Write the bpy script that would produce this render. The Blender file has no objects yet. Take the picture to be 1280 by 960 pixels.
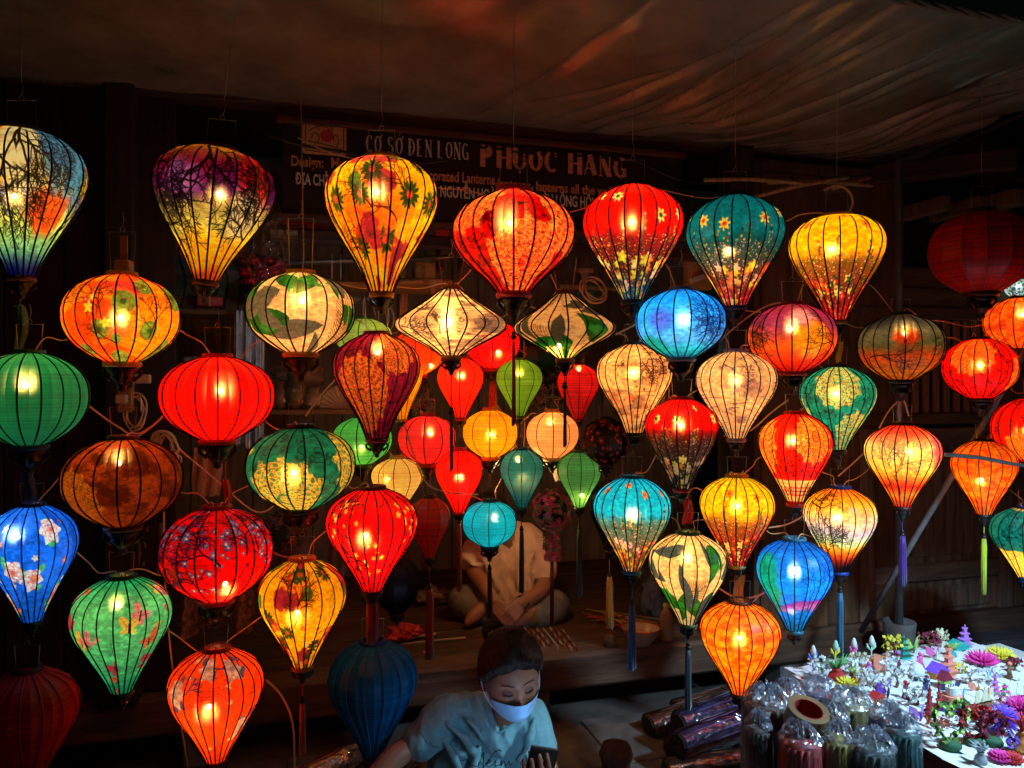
import bpy, bmesh, math, random
import numpy as np
from mathutils import Vector, Matrix, noise as mnoise

# ---------------------------------------------------------------- camera, world, lights, exposure
SC = bpy.context.scene
COL = SC.collection
CAM_H = 1.45
FPX = 960.0                                   # focal length in pixels of the 1280 px wide photograph
cam_data = bpy.data.cameras.new("camera")
cam_data.sensor_width = 36.0
cam_data.lens = 36.0 * FPX / 1280.0
cam_data.clip_start = 0.05
cam_data.clip_end = 500.0
cam = bpy.data.objects.new("camera", cam_data)
cam.location = (0, 0, CAM_H)
cam.rotation_euler = (math.radians(90), 0, 0)
COL.objects.link(cam)
SC.camera = cam

world = bpy.data.worlds.new("World")
SC.world = world
world.use_nodes = True
wn = world.node_tree.nodes
wl = world.node_tree.links
bg = wn["Background"]
sky = wn.new("ShaderNodeTexSky")
sky.sky_type = 'NISHITA'
sky.sun_disc = False
sky.sun_elevation = math.radians(1.0)
sky.sun_rotation = math.radians(200)
wl.new(sky.outputs[0], bg.inputs[0])
bg.inputs[1].default_value = 0.0012           # night

sun_data = bpy.data.lights.new("moon", 'SUN')  # the night's faint moonlight
sun_data.energy = 0.01
sun_data.angle = math.radians(0.5)
sun_data.color = (0.8, 0.88, 1.0)
sun = bpy.data.objects.new("moon", sun_data)
sun.rotation_euler = (math.radians(50), 0, math.radians(20))
COL.objects.link(sun)

# the cool white stall lamp that hangs over the card table just outside the picture
stall_lamp_data = bpy.data.lights.new("stall_lamp", 'SPOT')
stall_lamp_data.spot_size = math.radians(124)
stall_lamp_data.spot_blend = 0.35
stall_lamp_data.energy = 135.0
stall_lamp_data.color = (0.44, 0.74, 1.0)
stall_lamp_data.shadow_soft_size = 0.06
stall_lamp = bpy.data.objects.new("stall_lamp", stall_lamp_data)
stall_lamp.location = (1.60, 1.60, 1.62)
stall_lamp.rotation_euler = (math.radians(6), 0, 0)
COL.objects.link(stall_lamp)

SC.view_settings.view_transform = 'Standard'
SC.view_settings.look = 'None'
SC.view_settings.exposure = 0.05
SC.view_settings.gamma = 1.0
SC.cycles.max_bounces = 5
SC.cycles.diffuse_bounces = 3
SC.cycles.glossy_bounces = 3
SC.cycles.transmission_bounces = 4
SC.cycles.transparent_max_bounces = 10
SC.cycles.caustics_reflective = False
SC.cycles.caustics_refractive = False
SC.cycles.sample_clamp_indirect = 12.0
SC.cycles.sample_clamp_direct = 0.0
SC.cycles.use_light_tree = True
try:
    SC.cycles.use_denoising = True
except Exception:
    pass

# ---------------------------------------------------------------- frames of reference
ALPHA = math.radians(16.0)                    # the shop front runs away to the right
TA, CA, SA = math.tan(ALPHA), math.cos(ALPHA), math.sin(ALPHA)
FRONT = 3.2                                   # distance of the platform edge straight ahead
R_ = math.radians

def depth(px, t):
    """distance of the plane parallel to the shop front, t metres behind the platform edge"""
    u = (px - 640.0) / FPX
    return (FRONT + t / CA) / (1.0 - u * TA)

def P(px, py, d):
    return Vector(((px - 640.0) / FPX * d, d, CAM_H + (480.0 - py) / FPX * d))

def PT(px, py, t):
    return P(px, py, depth(px, t))

def WP(s, t, z):
    """shop-front coordinates: s along the front, t into the shop"""
    return Vector((s * CA - t * SA, FRONT + s * SA + t * CA, z))

def SOF(px, t):
    """s coordinate of a picture column on the plane t"""
    d = depth(px, t)
    x = (px - 640.0) / FPX * d
    return (x + t * SA) / CA

# ---------------------------------------------------------------- scene helpers
def tag(o, label=None, cat=None, group=None, kind=None):
    if label: o["label"] = label
    if cat: o["category"] = cat
    if group: o["group"] = group
    if kind: o["kind"] = kind
    return o

def thing(name, loc, label, cat, rz=0.0, group=None, rot=None):
    o = bpy.data.objects.new(name, None)
    o.empty_display_size = 0.05
    o.location = loc
    o.rotation_euler = rot if rot else (0, 0, rz)
    COL.objects.link(o)
    return tag(o, label, cat, group)

def link(name, me, parent=None, loc=None, rot=None, mat=None):
    o = bpy.data.objects.new(name, me)
    if mat is not None and len(me.materials) == 0:
        me.materials.append(mat)
    if parent is not None: o.parent = parent
    if loc is not None: o.location = loc
    if rot is not None: o.rotation_euler = rot
    COL.objects.link(o)
    return o

def copy_tree(o, parent=None):
    c = o.copy()
    COL.objects.link(c)
    c.parent = parent
    for ch in list(o.children):
        copy_tree(ch, c)
    return c

class MB:
    """collects simple shapes into one mesh"""
    def __init__(self):
        self.v, self.f, self.s = [], [], []
    def add(self, verts, faces, smooth=False, M=None):
        n = len(self.v)
        for p in verts:
            p = Vector(p)
            if M is not None: p = M @ p
            self.v.append((p.x, p.y, p.z))
        for f in faces:
            self.f.append([i + n for i in f]); self.s.append(smooth)
        return self
    def box(self, c, size, M=None, rz=0.0, bevel=0.0):
        x, y, z = size[0] / 2, size[1] / 2, size[2] / 2
        T = Matrix.Translation(Vector(c)) @ Matrix.Rotation(rz, 4, 'Z')
        if M is not None: T = M @ T
        b = min(bevel, x * .45, y * .45, z * .45)
        if b > 0:
            bm = bmesh.new()
            bmesh.ops.create_cube(bm, size=1.0)
            for v in bm.verts: v.co = Vector((v.co.x * 2 * x, v.co.y * 2 * y, v.co.z * 2 * z))
            bmesh.ops.bevel(bm, geom=list(bm.edges), offset=b, segments=1, affect='EDGES')
            bm.verts.index_update()
            vs = [v.co.copy() for v in bm.verts]; fs = [[v.index for v in f.verts] for f in bm.faces]
            bm.free()
            return self.add(vs, fs, False, T)
        vs = [(-x, -y, -z), (x, -y, -z), (x, y, -z), (-x, y, -z), (-x, -y, z), (x, -y, z), (x, y, z), (-x, y, z)]
        fs = [(0, 3, 2, 1), (4, 5, 6, 7), (0, 1, 5, 4), (1, 2, 6, 5), (2, 3, 7, 6), (3, 0, 4, 7)]
        return self.add(vs, fs, False, T)
    def tube(self, pts, r, n=6, closed=False, cap=True, smooth=True, M=None):
        pts = [Vector(p) for p in pts]
        m = len(pts)
        rr = r if isinstance(r, (list, tuple)) else [r] * m
        vs, fs = [], []
        up = None
        for i, p in enumerate(pts):
            if closed: d = pts[(i + 1) % m] - pts[i - 1]
            else: d = pts[min(i + 1, m - 1)] - pts[max(i - 1, 0)]
            if d.length < 1e-9: d = Vector((0, 0, 1))
            d.normalize()
            if up is None:
                up = Vector((0, 0, 1)) if abs(d.z) < .9 else Vector((1, 0, 0))
            a = up - d * up.dot(d)
            if a.length < 1e-6: a = d.orthogonal()
            a.normalize(); b = d.cross(a); up = a
            for k in range(n):
                th = 2 * math.pi * k / n
                vs.append(p + (a * math.cos(th) + b * math.sin(th)) * rr[i])
        for i in range(m if closed else m - 1):
            j = (i + 1) % m
            for k in range(n):
                l = (k + 1) % n
                fs.append((i * n + k, i * n + l, j * n + l, j * n + k))
        if cap and not closed:
            fs.append(tuple(range(n - 1, -1, -1))); fs.append(tuple((m - 1) * n + k for k in range(n)))
        return self.add(vs, fs, smooth, M)
    def lathe(self, prof, n=20, smooth=True, M=None, cap=True):
        """prof: list of (radius, z)"""
        vs, fs = [], []
        for (r, z) in prof:
            for k in range(n):
                th = 2 * math.pi * k / n
                vs.append((r * math.cos(th), r * math.sin(th), z))
        m = len(prof)
        for i in range(m - 1):
            for k in range(n):
                l = (k + 1) % n
                fs.append((i * n + k, (i + 1) * n + k, (i + 1) * n + l, i * n + l))
        if cap:
            if prof[0][0] > 1e-5: fs.append(tuple(range(n)))
            if prof[-1][0] > 1e-5: fs.append(tuple((m - 1) * n + k for k in range(n - 1, -1, -1)))
        return self.add(vs, fs, smooth, M)
    def ball(self, c, r, n=10, m=7, M=None, sc=(1, 1, 1)):
        vs, fs = [], []
        for i in range(m + 1):
            ph = math.pi * i / m
            for k in range(n):
                th = 2 * math.pi * k / n
                vs.append((c[0] + r * sc[0] * math.sin(ph) * math.cos(th), c[1] + r * sc[1] * math.sin(ph) * math.sin(th), c[2] + r * sc[2] * math.cos(ph)))
        for i in range(m):
            for k in range(n):
                l = (k + 1) % n
                fs.append((i * n + k, (i + 1) * n + k, (i + 1) * n + l, i * n + l))
        return self.add(vs, fs, True, M)
    def prism(self, outline, y0, y1, M=None):
        """outline in x,z extruded along y"""
        n = len(outline)
        vs = [(x, y0, z) for x, z in outline] + [(x, y1, z) for x, z in outline]
        fs = [tuple(range(n)), tuple(range(2 * n - 1, n - 1, -1))]
        for i in range(n):
            j = (i + 1) % n
            fs.append((i, i + n, j + n, j))
        return self.add(vs, fs, False, M)
    def mesh(self, name, mat=None):
        me = bpy.data.meshes.new(name)
        me.from_pydata(self.v, [], self.f)
        me.polygons.foreach_set("use_smooth", self.s)
        me.update()
        if mat is not None: me.materials.append(mat)
        return me
    def build(self, name, mat=None, parent=None, loc=None, rot=None):
        return link(name, self.mesh(name, mat), parent, loc, rot)

def frame_from(a, b):
    """matrix whose z axis runs a -> b, origin at a"""
    a, b = Vector(a), Vector(b)
    q = (b - a).to_track_quat('Z', 'Y')
    return Matrix.Translation(a) @ q.to_matrix().to_4x4()

def wire_pts(a, b, sag=0.05, n=10, wob=0.0, rnd=random):
    a, b = Vector(a), Vector(b)
    out = []
    for i in range(n + 1):
        t = i / n
        p = a.lerp(b, t); p.z -= sag * 4 * t * (1 - t)
        if wob and 0 < i < n: p += Vector((rnd.uniform(-wob, wob), rnd.uniform(-wob, wob), rnd.uniform(-wob, wob)))
        out.append(p)
    return out

def smooth_pts(pts, k=6):
    pts = [Vector(p) for p in pts]
    out = []
    n = len(pts)
    for i in range(n - 1):
        p0, p1, p2, p3 = pts[max(i - 1, 0)], pts[i], pts[i + 1], pts[min(i + 2, n - 1)]
        for j in range(k):
            t = j / k
            out.append(0.5 * ((2 * p1) + (p2 - p0) * t + (2 * p0 - 5 * p1 + 4 * p2 - p3) * t * t + (3 * p1 - p0 - 3 * p2 + p3) * t ** 3))
    out.append(pts[-1])
    return out

R5 = random.Random(77)
# ---------------------------------------------------------------- materials
def lin(c):
    return tuple(((x / 12.92) if x <= 0.04045 else ((x + 0.055) / 1.055) ** 2.4) for x in c[:3]) + (1.0,)

_m = {}
def mat(name, col, rough=0.6, metal=0.0, spec=0.5, var=0.15, scale=12.0, bump=0.0, trans=0.0, alpha=1.0, sheen=0.0, coat=0.0, stretch=(1, 1, 1), col2=None, emit=None, emits=0.0):
    """colour (linear) broken up by object-space noise"""
    if name in _m: return _m[name]
    m = bpy.data.materials.new(name); m.use_nodes = True
    nt = m.node_tree; N, L = nt.nodes, nt.links
    b = N["Principled BSDF"]
    b.inputs["Roughness"].default_value = rough
    b.inputs["Metallic"].default_value = metal
    b.inputs["Specular IOR Level"].default_value = spec
    b.inputs["Transmission Weight"].default_value = trans
    b.inputs["Alpha"].default_value = alpha
    b.inputs["Coat Weight"].default_value = coat
    b.inputs["Sheen Weight"].default_value = sheen
    tc = N.new("ShaderNodeTexCoord"); mp = N.new("ShaderNodeMapping"); nz = N.new("ShaderNodeTexNoise")
    mp.inputs["Scale"].default_value = stretch
    nz.inputs["Scale"].default_value = scale; nz.inputs["Detail"].default_value = 6; nz.inputs["Roughness"].default_value = .65
    L.new(tc.outputs["Object"], mp.inputs[0]); L.new(mp.outputs[0], nz.inputs["Vector"])
    cr = N.new("ShaderNodeValToRGB")
    c = col[:3]; c2 = (col2 or tuple(x * (1 - var * 2) for x in c))[:3]; hi = tuple(min(1, x * (1 + var)) for x in c)
    cr.color_ramp.elements[0].position = .3; cr.color_ramp.elements[0].color = (*c2, 1)
    cr.color_ramp.elements[1].position = .7; cr.color_ramp.elements[1].color = (*hi, 1)
    L.new(nz.outputs["Fac"], cr.inputs[0]); L.new(cr.outputs[0], b.inputs["Base Color"])
    if bump > 0:
        bp = N.new("ShaderNodeBump"); bp.inputs["Strength"].default_value = bump; bp.inputs["Distance"].default_value = .01
        L.new(nz.outputs["Fac"], bp.inputs["Height"]); L.new(bp.outputs[0], b.inputs["Normal"])
    if emit:
        b.inputs["Emission Color"].default_value = (*emit[:3], 1); b.inputs["Emission Strength"].default_value = emits
    _m[name] = m
    return m

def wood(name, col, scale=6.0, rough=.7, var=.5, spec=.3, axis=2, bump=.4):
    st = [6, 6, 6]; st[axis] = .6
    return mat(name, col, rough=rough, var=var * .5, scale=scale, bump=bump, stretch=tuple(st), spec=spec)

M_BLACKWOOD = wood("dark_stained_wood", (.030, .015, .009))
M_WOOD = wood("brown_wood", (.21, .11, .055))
M_WOOD_H = wood("brown_wood_horizontal", (.20, .105, .05), axis=0)
M_RAWWOOD = wood("pale_wood", (.62, .38, .17))
M_FINIAL = mat("black_lacquered_wood", (.012, .008, .006), rough=.35, spec=.4)
M_RIB = mat("dark_bamboo_rib", (.016, .007, .004), rough=.6, spec=.1)
M_WIRE = mat("bright_wire", (.5, .47, .42), rough=.3, metal=.9)
M_CORD = mat("tan_flex_cord", (.85, .52, .24), rough=.4, spec=.5)
M_BLACKPL = mat("black_plastic", (.012, .012, .014), rough=.35)
M_STEEL = mat("dull_steel", (.35, .36, .38), rough=.45, metal=.7)
M_CREAM = mat("cream_print", (.95, .74, .56), rough=.6, var=.25, scale=60)
M_PEACHPRINT = mat("peeling_orange_print", (.90, .30, .15), rough=.6, var=.3, scale=60)
M_CONCRETE = mat("concrete", (.22, .20, .19), rough=.9, bump=.5, scale=30)
M_SKIN = mat("skin", (.37, .150, .082), rough=.5, var=.08, scale=20, spec=.4)
M_SKIN2 = mat("tanned_skin", (.42, .19, .11), rough=.5, var=.08, scale=20, spec=.4)
M_HAIR = mat("dark_brown_hair", (.026, .008, .004), rough=.55, var=.3, scale=90, stretch=(1, 1, .1), spec=.25)
# ---------------------------------------------------------------- printed silk: every print is drawn here, stroke by stroke
class Print:
    """a wrap-around sheet; x runs round the lantern (0 faces the street), y from the top (0) to the bottom (1)"""
    def __init__(self, base, A=2.8, H=240, seed=1):
        self.A, self.H, self.W = A, H, int(A * H)
        self.a = np.empty((H, self.W, 3), np.float32); self.a[:] = base
        self.r = np.random.RandomState(seed)
    def noise(self, sx, sy, oct=3):
        out = np.zeros((self.H, self.W), np.float32); amp = 1.0; tot = 0
        for o in range(oct):
            nx, ny = max(2, int(sx * 2 ** o)), max(2, int(sy * 2 ** o))
            g = self.r.rand(ny + 1, nx).astype(np.float32)
            x = np.arange(self.W) / self.W * nx; y = np.arange(self.H) / self.H * ny
            x0 = x.astype(int) % nx; x1 = (x0 + 1) % nx; y0 = np.minimum(y.astype(int), ny - 1)
            fx = x - np.floor(x); fy = (y - y0); fx = fx * fx * (3 - 2 * fx); fy = fy * fy * (3 - 2 * fy)
            a = g[y0][:, x0] * (1 - fx) + g[y0][:, x1] * fx
            b = g[y0 + 1][:, x0] * (1 - fx) + g[y0 + 1][:, x1] * fx
            out += amp * (a * (1 - fy[:, None]) + b * fy[:, None]); tot += amp; amp *= .55
        return out / tot
    def mixmask(self, m, col):
        m = np.clip(m, 0, 1)[..., None]
        self.a = self.a * (1 - m) + np.array(col, np.float32) * m
    def bands(self, stops, wob=.06, sx=5):
        """horizontal washes of dye: stops = [(y, colour)]"""
        yy = np.linspace(0, 1, self.H)[:, None] + (self.noise(sx, 3, 3) - .5) * 2 * wob
        ys = [s[0] for s in stops]
        for c in range(3):
            self.a[..., c] = np.interp(yy, ys, [s[1][c] for s in stops])
        return self
    def weave(self, amt=.06):
        h = self.r.rand(self.H, 1) * .6 + self.r.rand(1, self.W) * .25 + self.noise(60, 40, 2) * .3
        self.a *= (1 + amt * (h[..., None] - .55) * 2)
        return self
    def mottle(self, amt=.3, sx=20, sy=12):
        n = self.noise(sx, sy, 4)
        self.a *= (1 + amt * (n[..., None] - .5) * 2)
        return self
    def _win(self, x, y, rx, ry):
        H, W = self.H, self.W
        cx = (x % self.A) * H if True else 0; cx = (cx + W / 2) % W; cy = y * H
        x0, x1 = int(cx - rx * H) - 1, int(cx + rx * H) + 2
        y0, y1 = max(0, int(cy - ry * H) - 1), min(H, int(cy + ry * H) + 2)
        if y1 <= y0 or x1 <= x0: return None
        xs = np.arange(x0, x1); ys = np.arange(y0, y1)
        return np.ix_(ys, xs % W), (xs - cx)[None, :] / H, (ys - cy)[:, None] / H
    def _put(self, ix, m, col):
        m = np.clip(m, 0, 1)[..., None]
        self.a[ix] = self.a[ix] * (1 - m) + np.array(col, np.float32) * m
    def blob(self, x, y, r, col, sq=1.0, rot=0.0, lobes=0, amp=.0, soft=.012, op=1.0, ph=0.0, hole=0.0, rag=0.0):
        w = self._win(x, y, r * (1 + amp) * 1.05 + soft, r * (1 + amp) * 1.05 + soft)
        if w is None: return
        ix, dx, dy = w
        c, s = math.cos(rot), math.sin(rot)
        u = dx * c + dy * s; v = (-dx * s + dy * c) / max(sq, 1e-3)
        d = np.sqrt(u * u + v * v); th = np.arctan2(v, u)
        R = r * (1 + (amp * np.cos(lobes * (th + ph)) if lobes else 0))
        if rag: R = R * (1 + rag * np.sin(7 * th + ph * 3) * .6 + rag * np.sin(13 * th + 1.7 * ph) * .4)
        m = np.clip((R - d) / soft + .5, 0, 1)
        if hole: m = m * np.clip((d - R * hole) / soft + .5, 0, 1)
        self._put(ix, m * op, col)
    def leaf(self, x, y, L, wd, rot, col, vein=None, op=1.0):
        w = self._win(x, y, L * 1.05, L * 1.05)
        if w is None: return
        ix, dx, dy = w
        c, s = math.cos(rot), math.sin(rot)
        u = (dx * c + dy * s) / L; v = (-dx * s + dy * c) / wd
        lim = np.clip(1 - u * u, 0, 1) ** .8 * (1 + .25 * u)
        m = np.clip((lim - np.abs(v)) * wd / .008 + .5, 0, 1) * (np.abs(u) < 1)
        self._put(ix, m * op, col)
        if vein is not None:
            k = (np.abs(np.sin((u * 16 + np.abs(v) * 3.5))) < .22) | (np.abs(v) < .07)
            self._put(ix, m * k * .75 * op, vein)
    def line(self, pts, wd, col, op=1.0):
        for (x0, y0), (x1, y1) in zip(pts[:-1], pts[1:]):
            mx, my = (x0 + x1) / 2, (y0 + y1) / 2
            w = self._win(mx, my, abs(x1 - x0) / 2 + wd + .01, abs(y1 - y0) / 2 + wd + .01)
            if w is None: continue
            ix, dx, dy = w
            ax, ay = x1 - x0, y1 - y0; l2 = ax * ax + ay * ay + 1e-9
            px, py = dx + mx - x0, dy + my - y0
            t = np.clip((px * ax + py * ay) / l2, 0, 1)
            d = np.sqrt((px - t * ax) ** 2 + (py - t * ay) ** 2)
            self._put(ix, np.clip((wd - d) / .004 + .5, 0, 1) * op, col)
    def tree(self, x, y, ang, L, wd, depth, col, spread=.55, op=.95):
        r = self.r
        if depth <= 0 or wd < .0009: return
        pts = [(x, y)]; n = 4
        for i in range(n):
            ang += r.uniform(-.28, .28)
            x += math.cos(ang) * L / n; y += math.sin(ang) * L / n
            pts.append((x, y))
            if i > 0 and r.rand() < .6 and depth > 1:
                self.tree(x, y, ang + r.choice([-1, 1]) * r.uniform(.5, 1.1), L * .6, wd * .55, depth - 1, col, spread, op)
        self.line(pts, wd, col, op)
        for k in (-1, 1):
            self.tree(x, y, ang + k * r.uniform(.2, spread + .2), L * r.uniform(.6, .85), wd * .68, depth - 1, col, spread, op)
    def medallion(self, x, y, R, gold, ring=None):
        """a round lace rosette of gold thread"""
        w = self._win(x, y, R * 1.15, R * 1.15)
        if w is None: return
        ix, dx, dy = w
        d = np.sqrt(dx * dx + dy * dy) / R; th = np.arctan2(dy, dx)
        edge = 1 + .07 * np.cos(12 * th) + .03 * np.cos(24 * th)
        n = self.r.rand(*d.shape)
        lace = (np.sin(d * 34) * np.sin(th * 24 + np.sin(d * 20) * 2) > -.15) | (n > .72)
        lace &= ~(n < .16)
        m = (d < edge) * (lace * .85 + .12)
        m = m * (1 - .8 * ((d > .16) & (d < .21)))
        self._put(ix, m, gold)
        if ring is not None:
            k = ((d > .45) & (d < .48)) | ((d > .74) & (d < .76)) | (d < .09)
            self._put(ix, k * .6, ring)
    def specks(self, n, y0, y1, cols, smin=.004, smax=.012, pw=1.0):
        r = self.r
        for k in range(n):
            y = y0 + (y1 - y0) * r.rand() ** pw; x = r.rand() * self.A; s = r.uniform(smin, smax)
            X = int(x * self.H) % self.W; Y = int(y * self.H); q = max(1, int(s * self.H + .5))
            c = cols[r.randint(len(cols))]
            self.a[max(0, Y):Y + q, X:X + q] = self.a[max(0, Y):Y + q, X:X + q] * .15 + np.array(c) * .85
    def flower(self, x, y, r, petal, heart, n=6, op=1.0, ph=0.0):
        self.blob(x, y, r, petal, lobes=n, amp=.28, ph=ph, op=op)
        self.blob(x, y, r * .38, heart, op=op)
    def pinwheel(self, x, y, r, col, heart):
        for k in range(14):
            a = 2 * math.pi * k / 14 + self.r.uniform(-.1, .1)
            self.leaf(x + math.cos(a) * r * .55, y + math.sin(a) * r * .55, r * .5, r * .13, a, col, None, .9)
        self.blob(x, y, r * .3, heart, rag=.2)
    def vines(self, n, col, op=.5, L=.09, wd=.0032):
        r = self.r
        for k in range(n):
            x, y, a = r.rand() * self.A, r.rand(), r.uniform(0, 6.28); pts = [(x, y)]; cur = r.uniform(-.9, .9)
            for i in range(6):
                a += cur; x += math.cos(a) * L / 5; y += math.sin(a) * L / 5; pts.append((x, y))
            self.line(pts, wd, col, op)
            self.blob(x, y, wd * 3.2, col, op=op)
    def petals(self, n, cols, r0, r1, heart=(.9, .7, .2), y0=0, y1=1, op=.85):
        for k in range(n):
            c = cols[self.r.randint(len(cols))]
            self.flower(self.r.rand() * self.A, self.r.uniform(y0, y1), self.r.uniform(r0, r1), c, heart, 5, op, self.r.rand())
    def image(self, name):
        if self.H > 200:                                  # printed cloth: crisp ink, fine uneven ground
            mu = self.a.mean(axis=(0, 1), keepdims=True)
            self.a = mu + (self.a - mu) * 1.22
            self.mottle(.34, 80, 50).mottle(.10, 9, 6)
        else: self.mottle(.12, 5, 4)
        im = bpy.data.images.new(name, self.W, self.H, alpha=False)
        px = np.ones((self.H, self.W, 4), np.float32)
        px[..., :3] = np.clip(self.a[::-1], 0, 1)
        im.pixels.foreach_set(px.ravel()); im.update(); im.pack()
        return im

BLK = (.05, .02, .02)
def p_plain(seed, col, col2=None):
    p = Print(col, 2.6, 160, seed)
    if col2: p.bands([(0, col), (1, col2)], .02)
    return p.weave(.26).mottle(.14, 6, 4)
def p_sunset(seed, stops, trees=((0, 1.0, -1.5), (.9, 1.0, -1.7)), tcol=BLK, wob=.10, patches=(), tw=.010, dep=6, tl=.26):
    p = Print((1, 1, 1), 2.8, 300, seed).bands(stops, wob, 4)
    for (x, y, r, c, sq) in patches: p.blob(x, y, r, c, sq=sq, soft=.09, rag=.12)
    for (x, y, a) in trees: p.tree(x, y, a, tl, tw, dep, tcol)
    p.mottle(.12, 12, 9)
    return p.weave(.10)
def p_meadow(seed, top, mid, low, fl=(.95, .9, .5), heart=(.85, .25, .1), y=.42, dark=0.0, spk=None, bot=None):
    p = Print(top, 2.6, 280, seed)
    p.bands([(0, top), (y, top), (y + .1, mid), (.8, low), (.97, bot or low), (1, bot or low)], .05, 14)
    spk = spk or [(.95, .85, .5), (.9, .25, .2), (.95, .5, .25), (.2, .35, .2), (.95, .75, .75), (.85, .8, .2), (.1, .12, .1)]
    for k in range(26):
        x = p.r.rand() * p.A; yy = y + p.r.uniform(-.08, .08)
        p.line([(x, yy), (x + p.r.uniform(-.02, .02), yy + .16)], .004, (.15, .3, .2), .7)
        p.specks(0, 0, 1, spk)
        for j in range(6): p.blob(x + p.r.uniform(-.015, .015), yy + j * .024, .009, spk[p.r.randint(len(spk))], op=.8)
    p.specks(4200, y + .04, 1.0, spk, .003, .010, .9)
    for k in range(150):
        p.flower(p.r.rand() * p.A, p.r.uniform(.66, .99), p.r.uniform(.018, .042), spk[p.r.choice([0, 1, 2, 4, 5]) % len(spk)], (.9, .75, .2), 5, .9)
    if dark: p.a[int(p.H * y):] *= (1 - dark)
    for k in range(9):
        x = (k + .5 + p.r.uniform(-.25, .25)) * p.A / 9; yy = p.r.uniform(.10, y - .06)
        p.flower(x, yy, .042, fl, heart, 7, .95, p.r.rand())
        p.line([(x, yy + .03), (x + .01, yy + .07)], .004, (.2, .3, .15), .6)
    return p.weave(.06)
def p_medal(seed, base, gold, ring=None, spots=None, extra=None, base2=None):
    p = Print(base, 2.8, 300, seed)
    if base2: p.bands([(0, base), (1, base2)], .05)
    p.mottle(.28, 40, 18)
    p.vines(280, tuple(c * .45 for c in base), .7, .10, .0045)
    for (x, y, R) in (spots or [(0, .7, .33), (.62, .25, .3), (-.75, .55, .36), (1.4, .7, .34), (-1.5, .2, .3)]):
        p.medallion(x, y, R, gold, ring)
    if extra: extra(p)
    return p.weave(.05)
def p_leaf(seed, cream=(1, .74, .44), green=(.13, .40, .09), grey=(.46, .40, .28), n=26):
    p = Print(cream, 2.9, 300, seed); r = p.r
    for k in range(9):
        x, y, a = r.rand() * p.A, r.rand(), r.uniform(-2.4, -.7)
        q = (x + math.cos(a) * .42, y + math.sin(a) * .42)
        p.line([(x, y), q], .004, grey, .8)
        for j in range(12):
            t = j / 12; bx, by = x + (q[0] - x) * t, y + (q[1] - y) * t; l = .16 * math.sin(math.pi * (t * .8 + .15))
            for s in (-1, 1): p.line([(bx, by), (bx + math.cos(a + s * .7) * l, by + math.sin(a + s * .7) * l)], .0045, (.58, .38, .16), .85)
    for k in range(n):
        g = k % 2 == 0
        x, y = (k + r.uniform(-.3, .3)) * p.A / n, r.uniform(.08, .92)
        L = r.uniform(.17, .30)
        p.leaf(x, y, L, L * r.uniform(.30, .42), r.uniform(-3, 3), green if g else grey, tuple(c * (.7 if g else .82) for c in (green if g else grey)))
        if g: p.leaf(x + .03, y + .02, L * .6, L * .2, r.uniform(-3, 3), (.32, .6, .2), green, .7)
    return p.weave(.05)
def p_yellow(seed, base=(1, .66, .05), warm=(.92, .22, .05), mar=(.68, .16, .16)):
    p = Print(base, 2.6, 300, seed); r = p.r
    p.mixmask((p.noise(4, 3, 3) - .55) * 5 * .6, warm)
    for k in range(9):
        x, y = r.rand() * p.A, r.choice([.06, .14, .3, .62, .74, .85])
        for j in range(5): p.blob(x + r.uniform(-.09, .09), y + r.uniform(-.06, .06), .065, mar, lobes=5, amp=.12, op=.85, ph=r.rand())
    for k in range(8): p.blob(r.rand() * p.A, r.rand(), .055, (.30, .45, .14), op=.85); p.blob(r.rand() * p.A, r.rand(), .05, (.62, .10, .12), op=.8, lobes=5, amp=.15)
    for k in range(26): p.pinwheel((k + r.uniform(-.3, .3)) * p.A / 26, r.uniform(.05, .95), r.uniform(.06, .10), (.13, .26, .08), (.80, .30, .08))
    for k in range(9): p.tree(r.rand() * p.A, r.uniform(.3, .95), r.uniform(-3, 0), .12, .005, 5, (.35, .08, .03))
    p.petals(20, [(.85, .2, .06), (.5, .1, .1)], .02, .05, (.9, .6, .1), op=.7)
    return p.weave(.07).mottle(.15, 8, 6)
def p_brocade(seed):
    p = Print((1, .52, .05), 3.0, 300, seed); r = p.r
    p.mixmask((p.noise(6, 4, 3) - .5) * 8, (.98, .30, .04))
    p.mixmask((p.noise(5, 3, 2) - .62) * 8, (.66, .14, .25))
    for k in range(22):
        x, y = r.rand() * p.A, r.rand(); R = r.uniform(.05, .13)
        p.blob(x, y, R, (.38, .50, .16), op=.85); p.blob(x, y, R * .7, (.55, .62, .2), hole=.8, op=.7); p.blob(x, y, R * .25, (.2, .3, .1))
    for k in range(8): p.tree(r.rand() * p.A, r.uniform(.3, 1), r.uniform(-2.6, -.5), .14, .006, 5, (.35, .1, .03))
    p.vines(200, (.55, .15, .03), .55, .09, .0035); p.petals(30, [(.62, .12, .22), (.95, .75, .15), (.3, .42, .12)], .015, .04)
    return p.weave(.07)
def p_crackle(seed, a=(1, .50, .06), b=(.95, .30, .03)):
    p = Print(a, 2.6, 260, seed)
    p.mixmask((p.noise(30, 22, 3) - .42) * 4, b)
    for k in range(150):
        x, y = p.r.rand() * p.A, p.r.rand()
        p.blob(x, y, p.r.uniform(.012, .03), tuple(c * .72 for c in b), hole=.65, lobes=4, amp=.3, op=.5)
    return p.weave(.08)
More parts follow.
